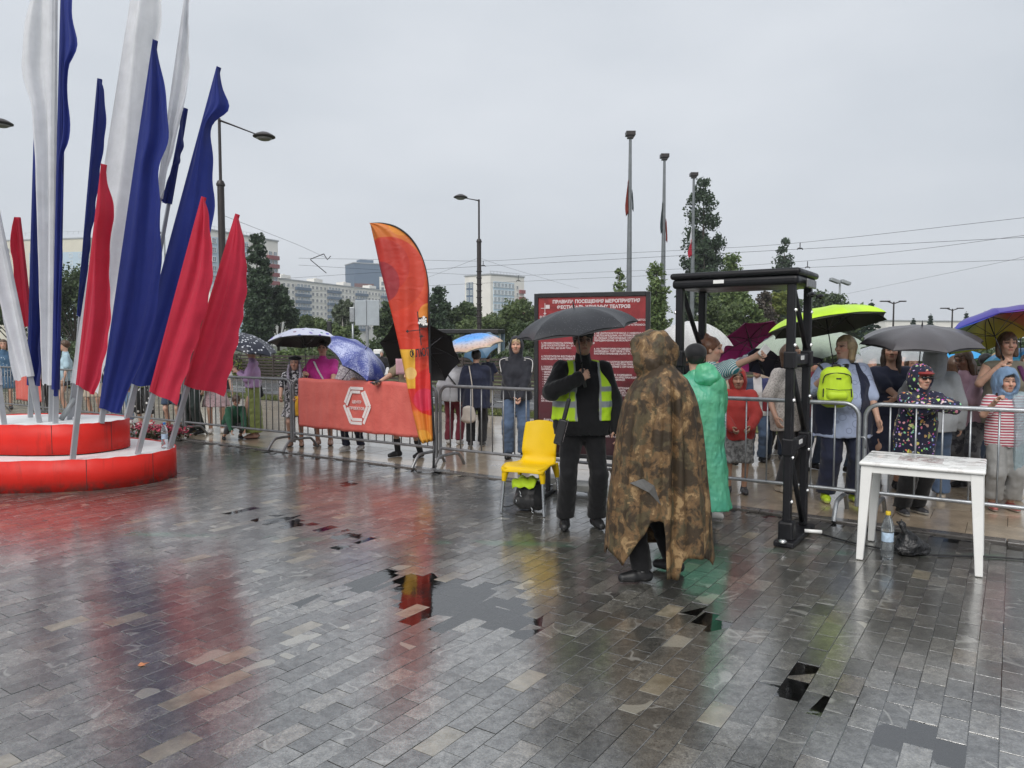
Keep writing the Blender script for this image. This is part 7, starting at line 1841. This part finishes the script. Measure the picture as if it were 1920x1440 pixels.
b = MB(); b.tube([(-.11, -.10, -.02), (.0, -.113, -.032), (.11, -.10, -.028)], .004, 6); b.build('zip', zm, lroot, True)
b = MB(); b.tube(spline([(-.035, -.02, .17), (-.03, -.02, .2), (.03, -.02, .2), (.035, -.02, .17)], 4), .011, 6); b.build('handle', zm, lroot, True)
b = MB(); b.bbox((.01, -.079, .075), (.045, .004, .013), .001); b.build('label_patch', zm, lroot)
for s in (-1, 1):
    b = MB(); b.tube(spline([(s * .09, .03, .13), (s * .13, .10, .2), (s * .14, .22, .2)], 4), .022, 6, True, .3); b.build('strap', zm, lroot, True)
    b = MB(); b.tube([(s * .125, -.07, -.02), (s * .13, -.08, -.10)], .006, 5); b.build('toggle', zm, lroot)
a = person('woman in navy dress with long dark hair and folded arms', 1668, 8.25, ytop=640, face=-16, yaw=-8, hair='dark', hairstyle='long', skin='mid', bulk=1.12, top=dict(mat=navy_c, sleeve=.85, hem=.5, bust=1.05, collar=False), bottom=dict(mat=navy_c, kind='skirt', length=.2, flare=.2), shoes=BLK, armL=(.05, -.19, .60), armR=(-.02, -.2, .62), elbL=(-1, .3, -.5), elbR=(1, .3, -.5), skinst=.014)
umbrella('clear umbrella behind the dark haired woman', at(1658, 645, 9.2), at(1665, 740, 9.2), .55, .22, U_CLEAR, None, 8, .4)
gh = person('person in light grey hooded top and jeans seen from behind', 1750, 7.72, ytop=651, face=160, hair='dark', hairstyle='none', top=dict(mat=lgrey_c, loose=.035, hem=.45), hood=dict(mat=lgrey_c, size=1.12), bottom=dict(mat=denim_c, loose=.035), shoes=BEI, armR=(.07, -.16, .80), curlR=1.2, hand=True)
umbrella('large dark grey umbrella over the child in the figured jacket', at(1729, 611, 7.42), at(1722, 705, 7.5), .585, .165, U_GREY, U_DARK, 8, .15)
kd = person('child in dark jacket with bright figures and sunglasses leaning on the rail', 1716, 7.0, ytop=688, hs=1.12, face=6, hair='dark', hairstyle='short', lean=(0, -.04), top=dict(mat=confetti_c, name='jacket', loose=.035, hem=.42, wr=.008), hood=dict(mat=confetti_c, ow=.078, oh=.096, size=1.08), bottom=dict(mat=gbk, loose=.03), shoes=sh((.04, .04, .045), (.45, .45, .42)), armL=(.03, -.20, .775), armR=(-.015, -.215, .765), elbL=(-1, .2, -.25), elbR=(1, .2, -.15), curlL=.4, curlR=.5, palmL=(.2, .3, -1), palmR=(-.2, .3, -1), res=.0105, feet=((-.06, .02), (.07, .05)))
red_l = K('red lining', (.22, .02, .02)); 
soft('cap_brim', lambda f: f.ell(kd['hp'](0, .085, .052), np.array((.07, .06, .012)) * kd['sh'], kd['HM'], .01).ell(kd['hp'](0, .0, .05), np.array((.088, .105, .05)) * kd['sh'], kd['HM'], .02), kd['hc'] - .25, kd['hc'] + .25, .008, red_l, kd['root'])
def lens(f):
    for s in (-1, 1): f.ell(kd['hp'](s * .032, .098, .010), np.array((.030, .014, .018)) * kd['sh'], kd['HM'], .004)
    f.cone(kd['hp'](-.03, .102, .016), kd['hp'](.03, .102, .016), .004, .004, .004)
    for s in (-1, 1): f.cone(kd['hp'](s * .055, .09, .014), kd['hp'](s * .08, .02, .016), .004, .004, .004)
soft('sunglasses', lens, kd['hc'] - .2, kd['hc'] + .2, .006, mat('dark lens', (.006, .006, .007), .12), kd['root'])
a = person('person wrapped in a pale pink figured cape behind the grey hooded top', 1788, 8.7, ytop=668, face=140, hair='brown', hairstyle='bob', top=dict(mat=K('pink figured cape', (.52, .26, .30), pattern=dots(17, (.25, .06, .1), .14, .2)), name='cape', loose=.05, hem=.4, flare=.05, sleeve=1.5, wr=.01), bottom=dict(mat=denim_l), shoes=WHT)
a = person('person in pale pink top with orange shoulder and long brown hair, stooping', 1822, 8.25, ytop=656, face=-70, hair='brown', hairstyle='long', skin='dark', lean=(0, -.08), pitch=22, top=dict(mat=attr_mat('pink and orange cloth', .7, (9, .5, .02)), sleeve=.9, hem=.45, cols=lambda V: np.where(((V[:, 2] > 1.22) & (V[:, 1] > -.02))[:, None], (.60, .24, .04), (.50, .32, .40))), bottom=dict(mat=camo_pants, loose=.03), shoes=BLK, armL=(-.05, -.24, .55), armR=(.08, -.22, .5), skinst=.014)
umbrella('small blue and green umbrella in the distance under the grey one', at(1790, 655, 10.8), at(1792, 720, 10.8), .40, .14, U_BLUE2, U_DARK)
rb = person('woman with brown fringe in sleeveless grey olive top holding the rainbow umbrella', 1884, 7.78, ytop=624, face=-14, hair='brown', hairstyle='bob bang', skin='fair', bulk=1.1, top=dict(mat=taupe_c, sleeve=0, hem=.45, bust=1.0, collar=False), bottom=dict(mat=taupe_c, loose=.02), shoes=BEI, armL=(-.09, -.16, .805), elbL=(-.8, .4, -1), curlL=1.25, palmL=(.5, -.1, .2), armR=(.14, -.14, .72), skinst=.012)
umbrella('rainbow umbrella with yellow and red panels inside at the right', at(1850, 592, rb['handL'].y + .22), rb['handL'], .54, .19, U_RB_BLUE, U_RB, 8, .1)
b = MB(); b.tube(spline([Vector(rb['neckb'] + v3(.10, .02, .01)), Vector(rb['ch'] + v3(.12, -.125, .06)), Vector(rb['ch'] + v3(.16, -.09, -.12))], 5), .028, 6, True, .3); b.build('bag_strap', K('purple webbing', (.08, .015, .07)), rb['root'], True)
gk = person('girl in blue hood and red striped tee with one hand raised', 1885, 7.2, ytop=697, hs=1.12, face=-10, hair='dark', hairstyle='long', top=dict(mat=redst_c, sleeve=.7, hem=.46, loose=.018), bottom=dict(mat=K('soft grey trousers', (.24, .24, .235)), loose=.035, length=.08), shoes=sh((.30, .08, .07), (.35, .3, .28)), hood=dict(mat=denim_l, size=1.22, ow=.085, oh=.105, wr=.008), armL=(-.15, -.2, .80), elbL=(-.5, .3, -1), curlL=1.0, palmL=(.3, -.6, .2), skinst=.013,
            over=dict(mat=clear_mat('clear blue cape film', (.36, .46, .50), .18, .45), name='rain_cape', loose=.06, hem=.28, sleeve=1.8, gap=.03, gapx=.0, shape=lambda X, Y_, Z: np.where(X < .03, .05, -1.0) + 0 * Y_ + 0 * Z))
umbrella('blue umbrella cut by the right edge behind the rainbow one', at(1922, 652, 9.2), at(1925, 730, 9.2), .45, .17, U_BLUE2, U_DARK)
umbrella('dark violet umbrella behind the rainbow one at the right edge', at(1912, 586, 8.9), at(1915, 690, 8.9), .50, .18, plainU('dark violet cloth', (.05, .03, .10)), U_DARK)
umbrella('magenta umbrella tilted away showing its ribs', at(1404, 636, 9.45), at(1428, 690, 9.05), .46, .17, U_MAG, U_MAG, 8, .3)
umbrella('navy umbrella tilted beside the magenta one', at(1466, 648, 9.0), at(1474, 705, 8.75), .46, .18, U_NAVY, U_NAVY, 8, .1)
for lab, px, Y, yt, hr, tp, fc in (('dark haired person behind the pointing hand', 1522, 9.5, 668, 'dark', wine_c, 15), ('person in beige behind the magenta umbrella', 1455, 10.3, 665, 'brown', beige_c, -20), ('person in charcoal behind the clear umbrella', 1632, 10.4, 664, 'dark', char_c, 10), ('person in brown behind the grey hooded top', 1708, 9.4, 668, 'brown', taupe_c, 0),
                                   ('person in black behind the rainbow umbrella shaft', 1846, 9.6, 664, 'black', black_c, 20), ('person in white at the right edge behind the girl in the blue hood', 1925, 8.6, 664, 'brown', white_c, -20), ('person in dark blue behind the woman in lace', 1500, 11.2, 664, 'dark', navy_c, 0), ('person in pale blue behind the pointing woman', 1604, 9.3, 666, 'brown', K('pale blue tee', (.35, .48, .55)), 25), ('person in light grey behind the sunglasses child', 1690, 10.6, 662, 'grey', lgrey_c, -10),
                                   ('person in white far behind the grey umbrella', 1765, 10.2, 666, 'dark', white_c, 15), ('person in orange far behind the stooping one', 1802, 11.0, 664, 'brown', orange_c, 0), ('person in lilac behind the rainbow umbrella', 1868, 9.9, 662, 'blond', lilac_c, -15), ('person in beige behind the boy in the red hood', 1362, 9.9, 664, 'dark', beige_c, 10), ('person in grey behind the woman in stripes', 1340, 10.8, 664, 'brown', grey_c, -10)):
    person(lab, px, Y, ytop=yt, hair=hr, hairstyle='bob' if hr == 'brown' else 'short', face=fc, top=dict(mat=tp), bottom=dict(mat=denim_d if fc else char_c), shoes=BLK, far=True)
# ------------------------------------------------------------------ thin rain haze
hz = NT('rain haze'); hz.n.remove(hz.p); pv = hz.n.new('ShaderNodeVolumePrincipled'); pv.inputs['Color'].default_value = (.92, .95, 1, 1); pv.inputs['Density'].default_value = .0006; pv.inputs['Anisotropy'].default_value = .2
hz.link(pv.outputs[0], hz.out.inputs['Volume'])
b = MB(); b.box((0, 330, 29), (1240, 900, 62)); tag(b.build('haze', hz.m), kind='stuff')
